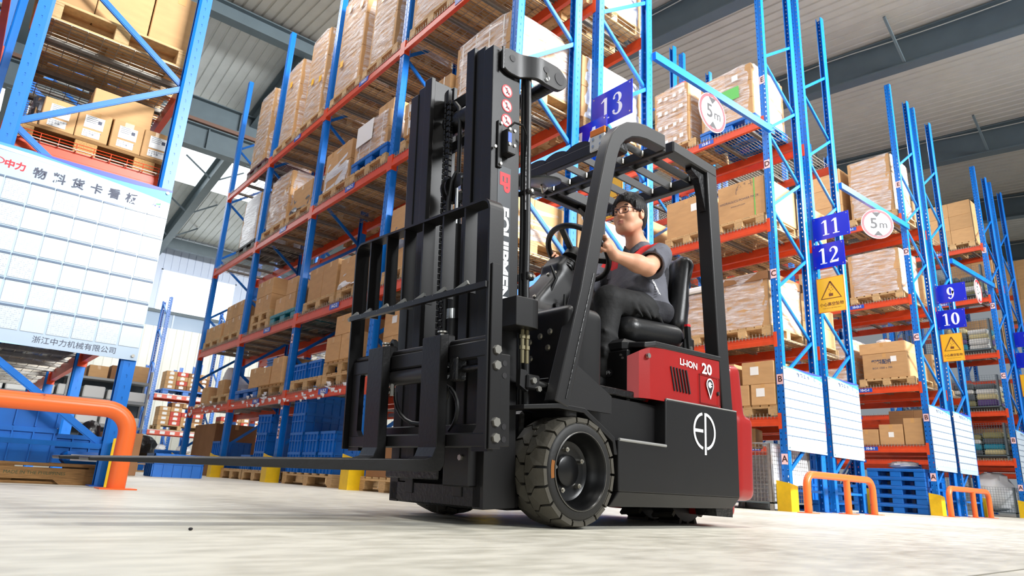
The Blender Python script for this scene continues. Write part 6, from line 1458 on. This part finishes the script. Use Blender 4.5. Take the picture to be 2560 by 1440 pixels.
fbuild(MB().tube([(2.18, 2.355, 1.08), (2.20, 2.33, 1.16), (2.165, 2.335, 1.22)], [.008, .01, .007], 8), 'direction_lever', 'fk_pl', con); fbuild(MB().cyl((2.21, 2.35, 1.02), (2.21, 2.32, 1.02), .016, 12), 'lever_pivot', 'fk_dark', con)
fbuild(MB().tube([(2.24, 2.34, .93), (2.245, 2.31, 1.0), (2.235, 2.30, 1.08)], [.01, .009, .006], 8), 'brake_lever', 'fk_pl', con)
fbuild(MB().cyl((2.12, 2.52, 1.13), (2.07, 2.56, 1.15), .014, 10), 'turn_stalk', 'fk_pl', con)
# overhead guard: bent front pillars, roof frame, rear pillars
def sweep_rect(pts, w, h, y, name, s):
    # path in XZ; w = width in the path plane, h = depth in Y
    mb = MB(); n = len(pts); vs = []
    for i, (x, z) in enumerate(pts):
        a = pts[max(i - 1, 0)]; b = pts[min(i + 1, n - 1)]; l = math.hypot(b[0] - a[0], b[1] - a[1]); nx, nz = -(b[1] - a[1]) / l, (b[0] - a[0]) / l
        for q, t in ((-1, -1), (1, -1), (1, 1), (-1, 1)): vs.append((x + nx * q * w / 2, y + t * h / 2, z + nz * q * w / 2))
    fs = [(i * 4 + k, i * 4 + (k + 1) % 4, i * 4 + 4 + (k + 1) % 4, i * 4 + 4 + k) for i in range(n - 1) for k in range(4)] + [(0, 3, 2, 1), (4 * n - 4, 4 * n - 3, 4 * n - 2, 4 * n - 1)]
    mb.add(vs, fs, 0, True); return fbuild(mb, name, 'fk2', bevel=.006)
pa = [(1.865, .475), (2.0, .97), (2.10, 1.45), (2.15, 1.667), (2.168, 1.732), (2.193, 1.794), (2.236, 1.848), (2.296, 1.893), (2.36, 1.918), (2.43, 1.934), (2.60, 1.946)]
for s in (-1, 1):
    y = 1.975 if s < 0 else 2.865
    pil = sweep_rect(pa, .082, .065, y, 'front_pillar', s)
    g = MB(); yy = y + (.0 if s < 0 else 0)
    g.tube([(1.885 + .155 * q, y - s * -.0335, .50 + .57 * q) for q in (0, .5, 1)], .003, 6); fbuild(g, 'pillar_groove', 'fk_dark', pil)
    fbuild(MB().prism([(1.915, .66), (1.93, .66), (2.18, .545), (2.18, .47), (1.87, .47)], 1, y - .028, y - .012), 'pillar_gusset', 'fk2', pil)
    # rear pillar
    rp = sweep_rect([(3.155, .58), (3.13, .95), (3.085, 1.75), (3.075, 1.99)], .10, .085, 2.0 if s < 0 else 2.84, 'rear_pillar', s)
    yb = 2.0 if s < 0 else 2.84
    fbuild(MB().cbox(2.69, 3.125, yb - .045, yb + .03, 1.93, 2.0, .008), 'roof_side_rail', 'fk2')
    fbuild(MB().prism([(3.03, 1.70), (3.05, 1.70), (3.05, 1.935), (2.90, 1.935), (2.90, 1.91), (2.97, 1.88)], 1, yb - .02, yb + .02), 'corner_gusset', 'fk_dark', rp)
fbuild(MB().cbox(2.375, 2.415, 2.0, 2.84, 1.90, 1.965, .005), 'roof_front_bar', 'fk2')
fbuild(MB().cbox(2.60, 2.63, 1.96, 2.87, 1.90, 1.955, .005), 'roof_cross_bar', 'fk'); fbuild(MB().cbox(2.70, 2.74, 1.965, 2.87, 1.935, 1.995, .005), 'roof_cross_bar', 'fk'); fbuild(MB().cbox(3.06, 3.11, 2.03, 2.82, 1.90, 1.965, .005), 'roof_rear_bar', 'fk')
for y in (2.10, 2.235, 2.37, 2.505, 2.64, 2.775):
    fbuild(MB().cbox(2.41, 2.60, y - .006, y + .006, 1.905, 1.95, .002), 'roof_slat', 'fk2'); fbuild(MB().cbox(2.63, 3.06, y - .006, y + .006, 1.915, 1.965, .002), 'roof_slat', 'fk2')
    fbuild(MB().cyl((3.052, y - .01, 1.925), (3.052, y - .01, 1.955), .007, 6), 'slat_bolt', 'bolt'); fbuild(MB().cyl((2.592, y - .01, 1.91), (2.592, y - .01, 1.94), .007, 6), 'slat_bolt', 'bolt')
fbuild(MB().cbox(2.42, 3.05, 2.84, 2.88, 1.90, 1.96, .004), 'roof_far_rail', 'fk')
for k in range(3): fbuild(MB().prism(arc(2.78 - .17 * k - .06, 1.962, .10, .05, 0, 180, 14), 0, 2.385, 2.392), 'scallop_plate', 'fk2')
# headlamp cluster on the near pillar, round mirror, beacon behind
hlp = fbuild(MB().cbox(2.295, 2.335, 2.095, 2.205, 1.845, 1.98, .01), 'headlamp', 'fk_pl'); fbuild(MB().cbox(2.284, 2.297, 2.098, 2.202, 1.85, 1.935, .004), 'lamp_lens', 'lens', hlp); fbuild(MB().cbox(2.284, 2.297, 2.098, 2.202, 1.937, 1.975, .004), 'amber_lens', 'amber', hlp)
for y in (2.125, 2.175):
    for z in (1.875, 1.915): fbuild(MB().cyl((2.280, y, z), (2.285, y, z), .008, 10), 'lens_stud', 'chrome', hlp)
fbuild(MB().cbox(2.27, 2.36, 2.0, 2.10, 1.80, 1.86, .01), 'lamp_bracket', 'fk_dark', hlp); fbuild(MB().tube([(2.30, 2.09, 1.83), (2.295, 2.10, 1.79), (2.31, 2.095, 1.77)], .012, 8), 'lamp_bolt', 'bolt', hlp)
mr_c = V(2.28, 2.55, 1.79); mn = V(.15, .1, -.98).normalized(); mu = mn.orthogonal().normalized(); mw = mn.cross(mu); mm = MB(); vs = []; 
for r, o_ in ((.0, .018), (.07, .014), (.095, .004), (.098, -.006), (0, -.006)):
    for j in range(28): a = 2 * PI * j / 28; vs.append(mr_c + (mu * math.cos(a) + mw * math.sin(a)) * r * 1.15 + mn * o_)
mm.add(vs, [(i * 28 + j, i * 28 + (j + 1) % 28, (i + 1) * 28 + (j + 1) % 28, (i + 1) * 28 + j) for i in range(4) for j in range(28)], 0, True)
mo = fbuild(mm, 'round_mirror', 'mirror'); fbuild(MB().tube([mr_c + mn * .02, mr_c + mn * .045 + V(.03, .02, 0), mr_c + V(.12, .08, .02), V(2.39, 2.63, 1.91)], .006, 8), 'mirror_arm', 'bolt', mo)
fbuild(MB().lathe([(0, 1.80), (.045, 1.80), (.045, 1.85), (.03, 1.87), (0, 1.87)], (3.24, 2.66, 0), 2, 20), 'amber_beacon', 'amber'); fbuild(MB().lathe([(0, 1.79), (.08, 1.79), (.08, 1.80), (0, 1.80)], (3.24, 2.66, 0), 2, 24), 'beacon_plate', 'galv')
fbuild(MB().box(3.15, 3.25, 2.63, 2.69, 1.775, 1.792), 'beacon_bracket', 'fk')
fbuild(MB().cbox(3.128, 3.145, 1.965, 2.02, 1.60, 1.77, .004), 'tail_lamp', 'red_ink')
# seat
SX = 3.0
seat = sculpt('seat_cushion', [('box', (2.79, 2.36, .955), (.24, .235, .055), rotm(0, -.08, 0), .05, 0), ('cap', (2.60, 2.165, .965), (2.95, 2.16, .985), .05, .055, .04), ('cap', (2.60, 2.555, .965), (2.95, 2.56, .985), .05, .055, .04), ('cap', (2.58, 2.2, .955), (2.58, 2.52, .955), .055, .055, .04)], (2.45, 2.05, .86), (3.12, 2.67, 1.1), .01, M['seat'], FK)
sb_ = sculpt('seat_backrest', [('box', (3.075, 2.36, 1.23), (.05, .215, .245), rotm(0, .16, 0), .05, 0), ('cap', (3.0, 2.16, 1.06), (3.075, 2.155, 1.42), .05, .05, .05), ('cap', (3.0, 2.56, 1.06), (3.075, 2.565, 1.42), .05, .05, .05), ('box', (3.075, 2.36, .98), (.06, .20, .11), None, .05, .05), ('-ell', (3.085, 2.10, 1.29), (.035, .06, .10), rotm(0, .16, 0), .02)], (2.88, 2.05, .84), (3.25, 2.67, 1.53), .01, M['seat'], FK)
fbuild(MB().cbox(2.60, 3.02, 2.18, 2.56, .86, .925, .02), 'seat_suspension', 'fk_dark')
bkl = fbuild(MB().bar((2.995, 2.085, .90), (2.985, 2.085, 1.03), .03, .022, (0, 1, 0)), 'belt_buckle', 'fk_pl'); fbuild(MB().bar((2.985, 2.084, 1.03), (2.984, 2.084, 1.042), .03, .02, (0, 1, 0)), 'release_button', 'red_ink', bkl)
fbuild(MB().cbox(2.97, 3.05, 2.075, 2.12, .86, .98, .02), 'belt_anchor', 'fk_pl'); fbuild(MB().cyl((3.0, 2.07, .91), (3.0, 2.078, .91), .012, 12), 'anchor_bolt', 'bolt')
FK.rotation_euler = (0, 0, math.radians(2.2))
# ------------------------------------------------------------------ driver
M['skin'] = mat('warm_skin', (222, 164, 132), .5, 0, (18, .93, None), (220, .05), 0, .4)
M['skin'].node_tree.nodes['Principled BSDF'].inputs['Subsurface Weight'].default_value = .12; M['skin'].node_tree.nodes['Principled BSDF'].inputs['Subsurface Radius'].default_value = (.01, .004, .002)
M['lip'] = mat('lip_skin', (186, 116, 98), .45); M['hair'] = mat('short_black_hair', (20, 18, 19), .42, 0, None, (55, 1.0, (3, 3, .6)))
M['shirt'] = mat('grey_work_shirt', (96, 97, 106), .8, 0, (6, .85, None), (16, .9)); M['shirt_red'] = mat('red_shirt_yoke', (206, 30, 30), .75, 0, None, (16, .7)); M['shirt_dark'] = mat('charcoal_shirt_panel', (44, 44, 50), .8, 0, (6, .85, None), (16, .9))
M['trouser'] = mat('black_trousers', (11, 11, 12), .75, 0, (9, 1.6, None), (11, 1.0)); M['shoe'] = mat('black_shoe', (22, 22, 24), .5); M['sole'] = mat('tan_sole', (190, 166, 140), .7); M['eye'] = mat('eye_white', (232, 228, 222), .2); M['iris'] = mat('dark_iris', (30, 20, 16), .15)
PE = thing('person', (2.62, 2.38, .60), 'driver in grey and red work shirt and glasses, sitting at the wheel', 'person')
HC = np.array([2.815, 2.38, 1.700]); ff = np.array([-.985, -.10, .0]); ff /= np.linalg.norm(ff); ll = np.array([ff[1], -ff[0], 0]) * 1.0; uu = np.array([0, 0, 1.])
ll = np.cross(uu, ff)
pit = math.radians(-2); f2 = ff * math.cos(pit) + uu * math.sin(pit); u2 = uu * math.cos(pit) - ff * math.sin(pit); HR = np.stack([f2, ll, u2], 1)
def hp(f, l, u): return HC + HR @ np.array([f, l, u])
S = 1.04
def E_(f, l, u, a, b, c, k, t='ell'): return (t, hp(f * S, l * S, u * S), np.array([a, b, c]) * S, HR, k)
def C_(p, q, r0, r1, k, t='cap'): return (t, hp(*[x * S for x in p]), hp(*[x * S for x in q]), r0 * S, r1 * S, k)
NK = .0
body = [E_(-.012, 0, .035, .096, .078, .088, 0), E_(.028, 0, -.045, .062, .064, .074, .03), C_((.062, -.012, -.098), (.062, .012, -.098), .022, .022, .03), C_((-.01, -.052, -.055), (.045, -.03, -.09), .024, .02, .03), C_((-.01, .052, -.055), (.045, .03, -.09), .024, .02, .03),
        E_(.052, -.036, -.032, .03, .028, .03, .02), E_(.052, .036, -.032, .03, .028, .03, .02), C_((.072, -.034, .026), (.072, .034, .026), .0125, .0125, .02),
        E_(.094, -.032, .004, .016, .018, .0105, .012, '-ell'), E_(.094, .032, .004, .016, .018, .0105, .012, '-ell'), E_(.066, -.032, .003, .0205, .019, .0165, .008), E_(.066, .032, .003, .0205, .019, .0165, .008),
        C_((.084, 0, .014), (.102, 0, -.024), .0085, .0125, .012), E_(.090, -.0135, -.028, .012, .009, .0085, .008), E_(.090, .0135, -.028, .012, .009, .0085, .008),
        C_((.082, -.020, -.060), (.0905, -.004, -.0565), .0055, .0075, .007), C_((.082, .020, -.060), (.0905, .004, -.0565), .0055, .0075, .007), C_((.082, -.015, -.0695), (.0865, 0, -.0705), .006, .0085, .007), C_((.082, .015, -.0695), (.0865, 0, -.0705), .006, .0085, .007), C_((.093, -.02, -.0635), (.0965, 0, -.0632), .0022, .0022, .003, '-cap'), C_((.0965, 0, -.0632), (.093, .02, -.0635), .0022, .0022, .003, '-cap'),
        E_(-.008, -.079, -.006, .018, .009, .031, .006), E_(-.008, .079, -.006, .018, .009, .031, .006), E_(-.004, -.087, -.003, .009, .005, .017, .004, '-ell'), E_(-.004, .087, -.003, .009, .005, .017, .004, '-ell')]
nb = np.array([2.905, 2.385, 1.50])
body += [('cap', hp(-.02, 0, -.06), nb, .052, .056, .022), ('cap', nb, np.array([2.93, 2.385, 1.40]), .075, .11, .04)]
# torso core (under the shirt) so that the figure is one surface
body += [('ell', (2.92, 2.385, 1.30), (.10, .15, .18), None, .05), ('cap', (2.90, 2.26, 1.435), (2.90, 2.51, 1.435), .045, .045, .04)]
SL, EL, WL = np.array([2.885, 2.215, 1.435]), np.array([2.652, 2.118, 1.284]), np.array([2.447, 2.165, 1.308])
SR, ER, WR = np.array([2.885, 2.56, 1.435]), np.array([2.665, 2.665, 1.235]), np.array([2.445, 2.575, 1.315])
body += [('cap', SL, EL, .052, .046, .03), ('cap', EL, EL + (WL - EL) * .35, .046, .045, .02), ('cap', EL + (WL - EL) * .3, WL, .046, .028, .02), ('cap', SR, ER, .052, .046, .03), ('cap', ER, ER + (WR - ER) * .35, .046, .045, .02), ('cap', ER + (WR - ER) * .3, WR, .046, .028, .02)]
# steering wheel ring: centre, axis; hands close on its rim
swc = np.array([2.392, 2.375, 1.352]); swa = np.array([.62, .02, .785]); swa /= np.linalg.norm(swa); SWR = .178
def hand(side, W):
    r = np.array([0, side * 1.0, 0]); r = r - swa * (r @ swa); r /= np.linalg.norm(r); t = np.cross(swa, r) * side   # t points down toward the driver
    if t[0] < 0: t = -t
    N = swc + r * SWR; out = []
    palm = N + r * .022 + swa * .012 + t * .022
    out += [('cap', W, palm, .026, .027, .02), ('box', palm, (.038, .016, .034), np.stack([t, r, swa], 1), .014, .012)]
    for i in range(4):
        q = .026 - .0205 * i; L = (1, 1.1, 1.06, .88)[i]; w = (.0088, .0092, .009, .0078)[i]
        K = N + t * q + r * .026 + swa * .024; A = N + t * (q - .002) + r * .004 + swa * (.031 * L); B = N + t * (q - .003) - r * (.027 * L) + swa * .012; D = N + t * (q - .002) - r * (.022 * L) - swa * (.016 * L)
        out += [('cap', K, A, w * 1.12, w * 1.05, .006), ('cap', A, B, w * 1.05, w * .95, .002), ('cap', B, D, w * .95, w * .8, .002)]
    a = N + t * .04 + r * .014 + swa * .026; b = N + t * .016 + r * .012 - swa * .026; c = N - t * .012 - r * .008 - swa * .028
    out += [('cap', palm + t * .02, N + t * .024 + r * .024 - swa * .014, .014, .012, .008), ('cap', N + t * .024 + r * .024 - swa * .014, b, .0115, .0105, .003), ('cap', b, c, .0105, .0085, .003)]
    return out
body += hand(-1, WL) + hand(1, WR)
def face_mats(c):
    q = (c - HC) @ HR / S
    return ((np.abs(q[:, 1]) < .019) & (q[:, 2] < -.0545) & (q[:, 2] > -.0755) & (q[:, 0] > .081)).astype(int)
bd = sculpt('body', body, (2.25, 1.98, 1.1), (3.08, 2.78, 1.86), .0041, [M['skin'], M['lip']], PE, face_mats, 1)
for s in (-1, 1):
    c = hp(.0745 * S, s * .032 * S, .003 * S); e = MB().ell(c, (.0125,) * 3, 14, 10).build('eye', M['eye'], PE)
    g = c + HR @ np.array([.0118, .0015, 0]); MB().ell(g, (.0028, .0056, .0056), 10, 8).build('iris', M['iris'], e)
    MB().tube([hp((.082 - .1 * abs(x) * .25) * S, s * (.032 + x) * S, (.030 + .004 * math.cos(x * 70)) * S) for x in (-.018, -.009, 0, .009, .018)], [.0028, .0046, .005, .0042, .0022], 6).build('eyebrow', M['hair'], PE)
    MB().tube([hp((.0845 - .012 * (x / .016) ** 2) * S, s * (.032 + x) * S, (.0085 - .005 * (x / .016) ** 2) * S) for x in (-.015, -.0075, 0, .0075, .015)], .0018, 5).build('upper_eyelid', M['hair'], PE)
# glasses: two thin dark rims, bridge, temples
gl = bpy.data.objects.new('glasses', None); COL.objects.link(gl); gl.parent = PE
GM = mat('dark_glasses_frame', (34, 30, 48), .3, .2)
for s in (-1, 1):
    P = []
    for i in range(28):
        a = 2 * PI * i / 28; x = math.copysign(abs(math.cos(a)) ** .6, math.cos(a)) * .0265; y = math.copysign(abs(math.sin(a)) ** .6, math.sin(a)) * .0185
        P.append(hp((.109 - .25 * max(0, abs(.0335 + x * s * 1.0) - .03)) * S if False else (.108 - .012 * max(0, (.0335 + s * x * s) / .06) ** 2) * S, (s * .0335 + x) * S, (y - .004) * S))
    MB().tube(P, .0021, 6, closed=True).build('rim', GM, gl)
    MB().tube([hp(.104 * S, s * .060 * S, .006 * S), hp(.07 * S, s * .080 * S, .007 * S), hp(.0 * S, s * .086 * S, .010 * S), hp(-.02 * S, s * .084 * S, -.004 * S)], .0018, 6).build('temple', GM, gl)
MB().tube([hp(.108 * S, -.009 * S, .0 * S), hp(.112 * S, 0, .004 * S), hp(.108 * S, .009 * S, .0 * S)], .0018, 6).build('bridge', GM, gl)
# hair: cap with a ragged fringe and short sides
rng = random.Random(12)
hr = [E_(-.016, 0, .046, .107, .087, .092, 0), E_(-.062, 0, -.015, .052, .068, .07, .03)]
hr += [E_(.085, 0, -.035, .075, .09, .095, .004, '-ell'), ('-box', hp(.045 * S, 0, -.095 * S), np.array([.085, .12, .10]) * S, HR, .01, .006)]
hr += [('-box', hp(-.012 * S, s * .09 * S, -.03 * S), np.array([.026, .016, .040]) * S, HR, .008, .004) for s in (-1, 1)]
for i in range(13):
    l = -.066 + .011 * i + rng.uniform(-.003, .003); f0 = .088 - 4.2 * l * l * 1.4
    hr.append(C_((f0 - .022, l * .95, .098 - l * l * 6), (f0 + .004, l * 1.02, .064 + rng.uniform(-.006, .008) - abs(l) * .12), .013, .0045, .008))
for s in (-1, 1):
    for i in range(4): hr.append(C_((.045 - .018 * i, s * .076, .05), (.046 - .02 * i, s * (.079), .006 + .01 * (i == 3) + rng.uniform(-.006, .004)), .011, .005, .008))
for i in range(26):
    a = rng.uniform(0, 2 * PI); b = rng.uniform(.1, .75); x, y, z = math.cos(a) * math.sin(b * 1.6), math.sin(a) * math.sin(b * 1.6), math.cos(b * 1.6)
    p = (-.016 + .1 * x, .08 * y, .046 + .086 * z); hr.append(C_(p, (p[0] + .022, p[1] + .004, p[2] - .004), .011, .008, .007))
sculpt('hair', hr, (2.66, 2.25, 1.58), (2.96, 2.52, 1.86), .0046, M['hair'], PE, None, 1)
# shirt with short sleeves
def sleeve(Sh, El):
    d = El - Sh; L = np.linalg.norm(d); d = d / L; cut = Sh + d * (L * .72); R = np.stack([d, np.cross(d, [0, 0, 1]) / np.linalg.norm(np.cross(d, [0, 0, 1])), np.cross(d, np.cross(d, [0, 0, 1])) / np.linalg.norm(np.cross(d, [0, 0, 1]))], 1)
    return [('cap', Sh, Sh + d * L * .9, .065, .075, .04), ('cap', Sh + d * L * .4 + np.array([0, 0, -.03]), cut + np.array([.01, 0, -.035]), .052, .054, .03)], [('-box', cut + d * .12, (.12, .16, .16), R, .003, .004), ('-cap', cut - d * .03, cut + d * .05, .056, .064, .004)]
a1, c1 = sleeve(SL, EL); a2, c2 = sleeve(SR, ER)
core = [('ell', (2.90, 2.385, 1.34), (.135, .195, .17), None, 0), ('ell', (2.865, 2.385, 1.19), (.165, .20, .15), None, .06), ('cap', (2.90, 2.25, 1.442), (2.90, 2.52, 1.442), .066, .066, .04), ('cap', (2.925, 2.385, 1.50), (2.92, 2.385, 1.42), .075, .12, .04), ('box', (2.87, 2.385, 1.11), (.165, .195, .06), None, .05, .04),
        ('cap', (2.73, 2.26, 1.16), (2.76, 2.5, 1.13), .035, .035, .03), ('cap', (2.80, 2.22, 1.22), (2.93, 2.21, 1.12), .03, .03, .03), ('cap', (2.77, 2.27, 1.28), (2.86, 2.22, 1.16), .024, .024, .03)]
folds = []
for i in range(15):
    q = rng.uniform(.05, .62); p = SL + (EL - SL) * q + np.array([rng.uniform(-.02, .02), -.062 + rng.uniform(-.01, .01), rng.uniform(-.04, .05)]); folds.append(('cap', p + np.array([0, .008, 0]), p + np.array([-.055, .004, -.02 + rng.uniform(-.03, .03)]), .010, .006, .007))
shirt = core + a1 + a2 + folds + c1 + c2 + [('-cap', hp(.0, 0, -.10), np.array([2.84, 2.38, 1.445]), .063, .05, .01), ('-cap', np.array([2.80, 2.37, 1.50]), np.array([2.745, 2.37, 1.38]), .03, .012, .01)]
def shirt_mats(c):
    y = c[:, 1] - 2.385; m = np.zeros(len(c), int)
    red = (c[:, 2] > 1.375 + .5 * np.maximum(0, np.abs(y) - .10)) & (np.abs(y) > .045) & (np.abs(y) < .175) & (c[:, 0] < 2.905)
    d = ((c - SL) @ (EL - SL)) / np.linalg.norm(EL - SL) ** 2
    dark = (c[:, 2] < 1.36) & (np.abs(y) > .13) & (d < .2) | (c[:, 2] < 1.15) & (np.abs(y) > .09)
    m[dark] = 2; m[red & (d < .22)] = 1; return m
sho = sculpt('shirt', shirt, (2.60, 2.0, 1.0), (3.12, 2.78, 1.6), .0062, [M['shirt'], M['shirt_red'], M['shirt_dark']], PE, shirt_mats, 1)
for s in (-1, 1):
    cl = MB(); vs = []
    for i in range(9):
        a = math.radians(-8 + 21 * i); ce = V(2.893, 2.382, 0); rr = .070
        px = ce.x - rr * math.cos(a) * 1.08; py = ce.y + s * rr * math.sin(a); zt = 1.535 + .010 * i / 8 - .06 * max(0, 1 - i / 3.2); zb = zt - .042
        vs += [(px, py, zt), (px - .011 * math.cos(a), py + s * .011 * math.sin(a), zb)]
    o = cl.add(vs, [(2 * i, 2 * i + 1, 2 * i + 3, 2 * i + 2) for i in range(8)], 0, True).build('collar', M['shirt_dark'] if s > 0 else M['shirt'], PE, fix=False); md = o.modifiers.new('cloth', 'SOLIDIFY'); md.thickness = .006
def on_shirt(px, py, pz):
    o = Vector((0, 0, .165)); d = (Vector((px, py, pz)) - o).normalized(); ok, loc, n, i = sho.ray_cast(o - sho_o, d); return (loc + sho_o, n) if ok else (None, None)
bpy.context.view_layer.update(); sho_o = wloc(sho)
pk, n = on_shirt(2.80, 2.19, 1.235)
if pk is not None:
    n = n.normalized(); a = V(.15, .0, -.98); a = (a - n * a.dot(n)).normalized(); b = n.cross(a)
    text('EQUIPMENT', .022, pk + n * .004, (a, b, n), M['white'], PE, 'shirt_lettering', 1.1, .0006); text('EP', .024, pk + n * .004 - a * .085, (a, b, n), M['red_ink'], PE, 'shirt_lettering', 1.1, .001)
# chest pocket flap on the far breast
pk, n = on_shirt(2.74, 2.46, 1.33)
if pk is not None:
    n = n.normalized(); b = V(0, 0, 1); b = (b - n * b.dot(n)).normalized(); a = b.cross(n)
    MB().add([pk + a * x + b * z + n * .004 for x, z in ((-.045, .02), (.045, .02), (.045, -.012), (0, -.026), (-.045, -.012))], [(0, 1, 2, 3, 4)]).build('pocket_flap', M['shirt'], PE, fix=False)
# trousers and shoes
tr = [('ell', (2.90, 2.385, 1.115), (.13, .185, .08), None, 0)]
for y0, y1, y2, kx, kz in ((2.285, 2.225, 2.225, 2.475, 1.085), (2.485, 2.52, 2.53, 2.47, 1.075)):
    tr += [('cap', (2.88, y0, 1.125), (kx, y1, kz), .092, .074, .04), ('cap', (kx, y1, kz), (2.44, y2, .88), .074, .064, .03), ('cap', (2.44, y2, .88), (2.43, y2, .70), .064, .062, .02)]
    for i in range(7):
        q = rng.uniform(0, .8); p = np.array([2.85 - .36 * q, y0 + (y1 - y0) * q - .07, 1.12 - .02 * q + rng.uniform(-.03, .04)]); tr.append(('cap', p, p + np.array([.09, .0, -.05 + rng.uniform(-.02, .02)]), .012, .008, .018))
    for i in range(4):
        z = rng.uniform(.72, 1.0); tr.append(('cap', np.array([2.39, y2 - .05, z]), np.array([2.47, y2 - .062, z - .03]), .011, .008, .014))
sculpt('trousers', tr, (2.33, 2.08, .6), (3.06, 2.7, 1.26), .0075, M['trouser'], PE, None, 1)
for y, n in ((2.225, 'near'), (2.53, 'far')):
    so = sculpt('shoe', [('cap', (2.475, y, .655), (2.34, y - .005, .645), .045, .038, 0), ('cap', (2.46, y, .70), (2.42, y, .66), .046, .045, .02), ('box', (2.41, y, .628), (.105, .042, .018), None, .015, .02)], (2.25, y - .07, .59), (2.54, y + .07, .76), .006, M['shoe'], PE, None, 2)
    MB().cbox(2.30, 2.515, y - .042, y + .042, .598, .616, .006).build('sole', M['sole'], so)
    for k in range(4): MB().tube([(2.40 - .02 * k, y - .036 + .004 * k, .672 - .008 * k), (2.392 - .02 * k, y, .702 - .012 * k), (2.40 - .02 * k, y + .036, .672 - .008 * k)], .0035, 5).build('lace', M['grey_ink'], so)
# ------------------------------------------------------------------ lettering becomes mesh
bpy.context.view_layer.update(); dg = bpy.context.evaluated_depsgraph_get()
for o in [o for o in bpy.data.objects if o.type == 'FONT']:
    me = bpy.data.meshes.new_from_object(o.evaluated_get(dg)); me.name = o.name
    n = bpy.data.objects.new(o.name, me); COL.objects.link(n); n.parent = o.parent; n.matrix_local = o.matrix_local.copy()
    nm = o.name; bpy.data.objects.remove(o); n.name = nm
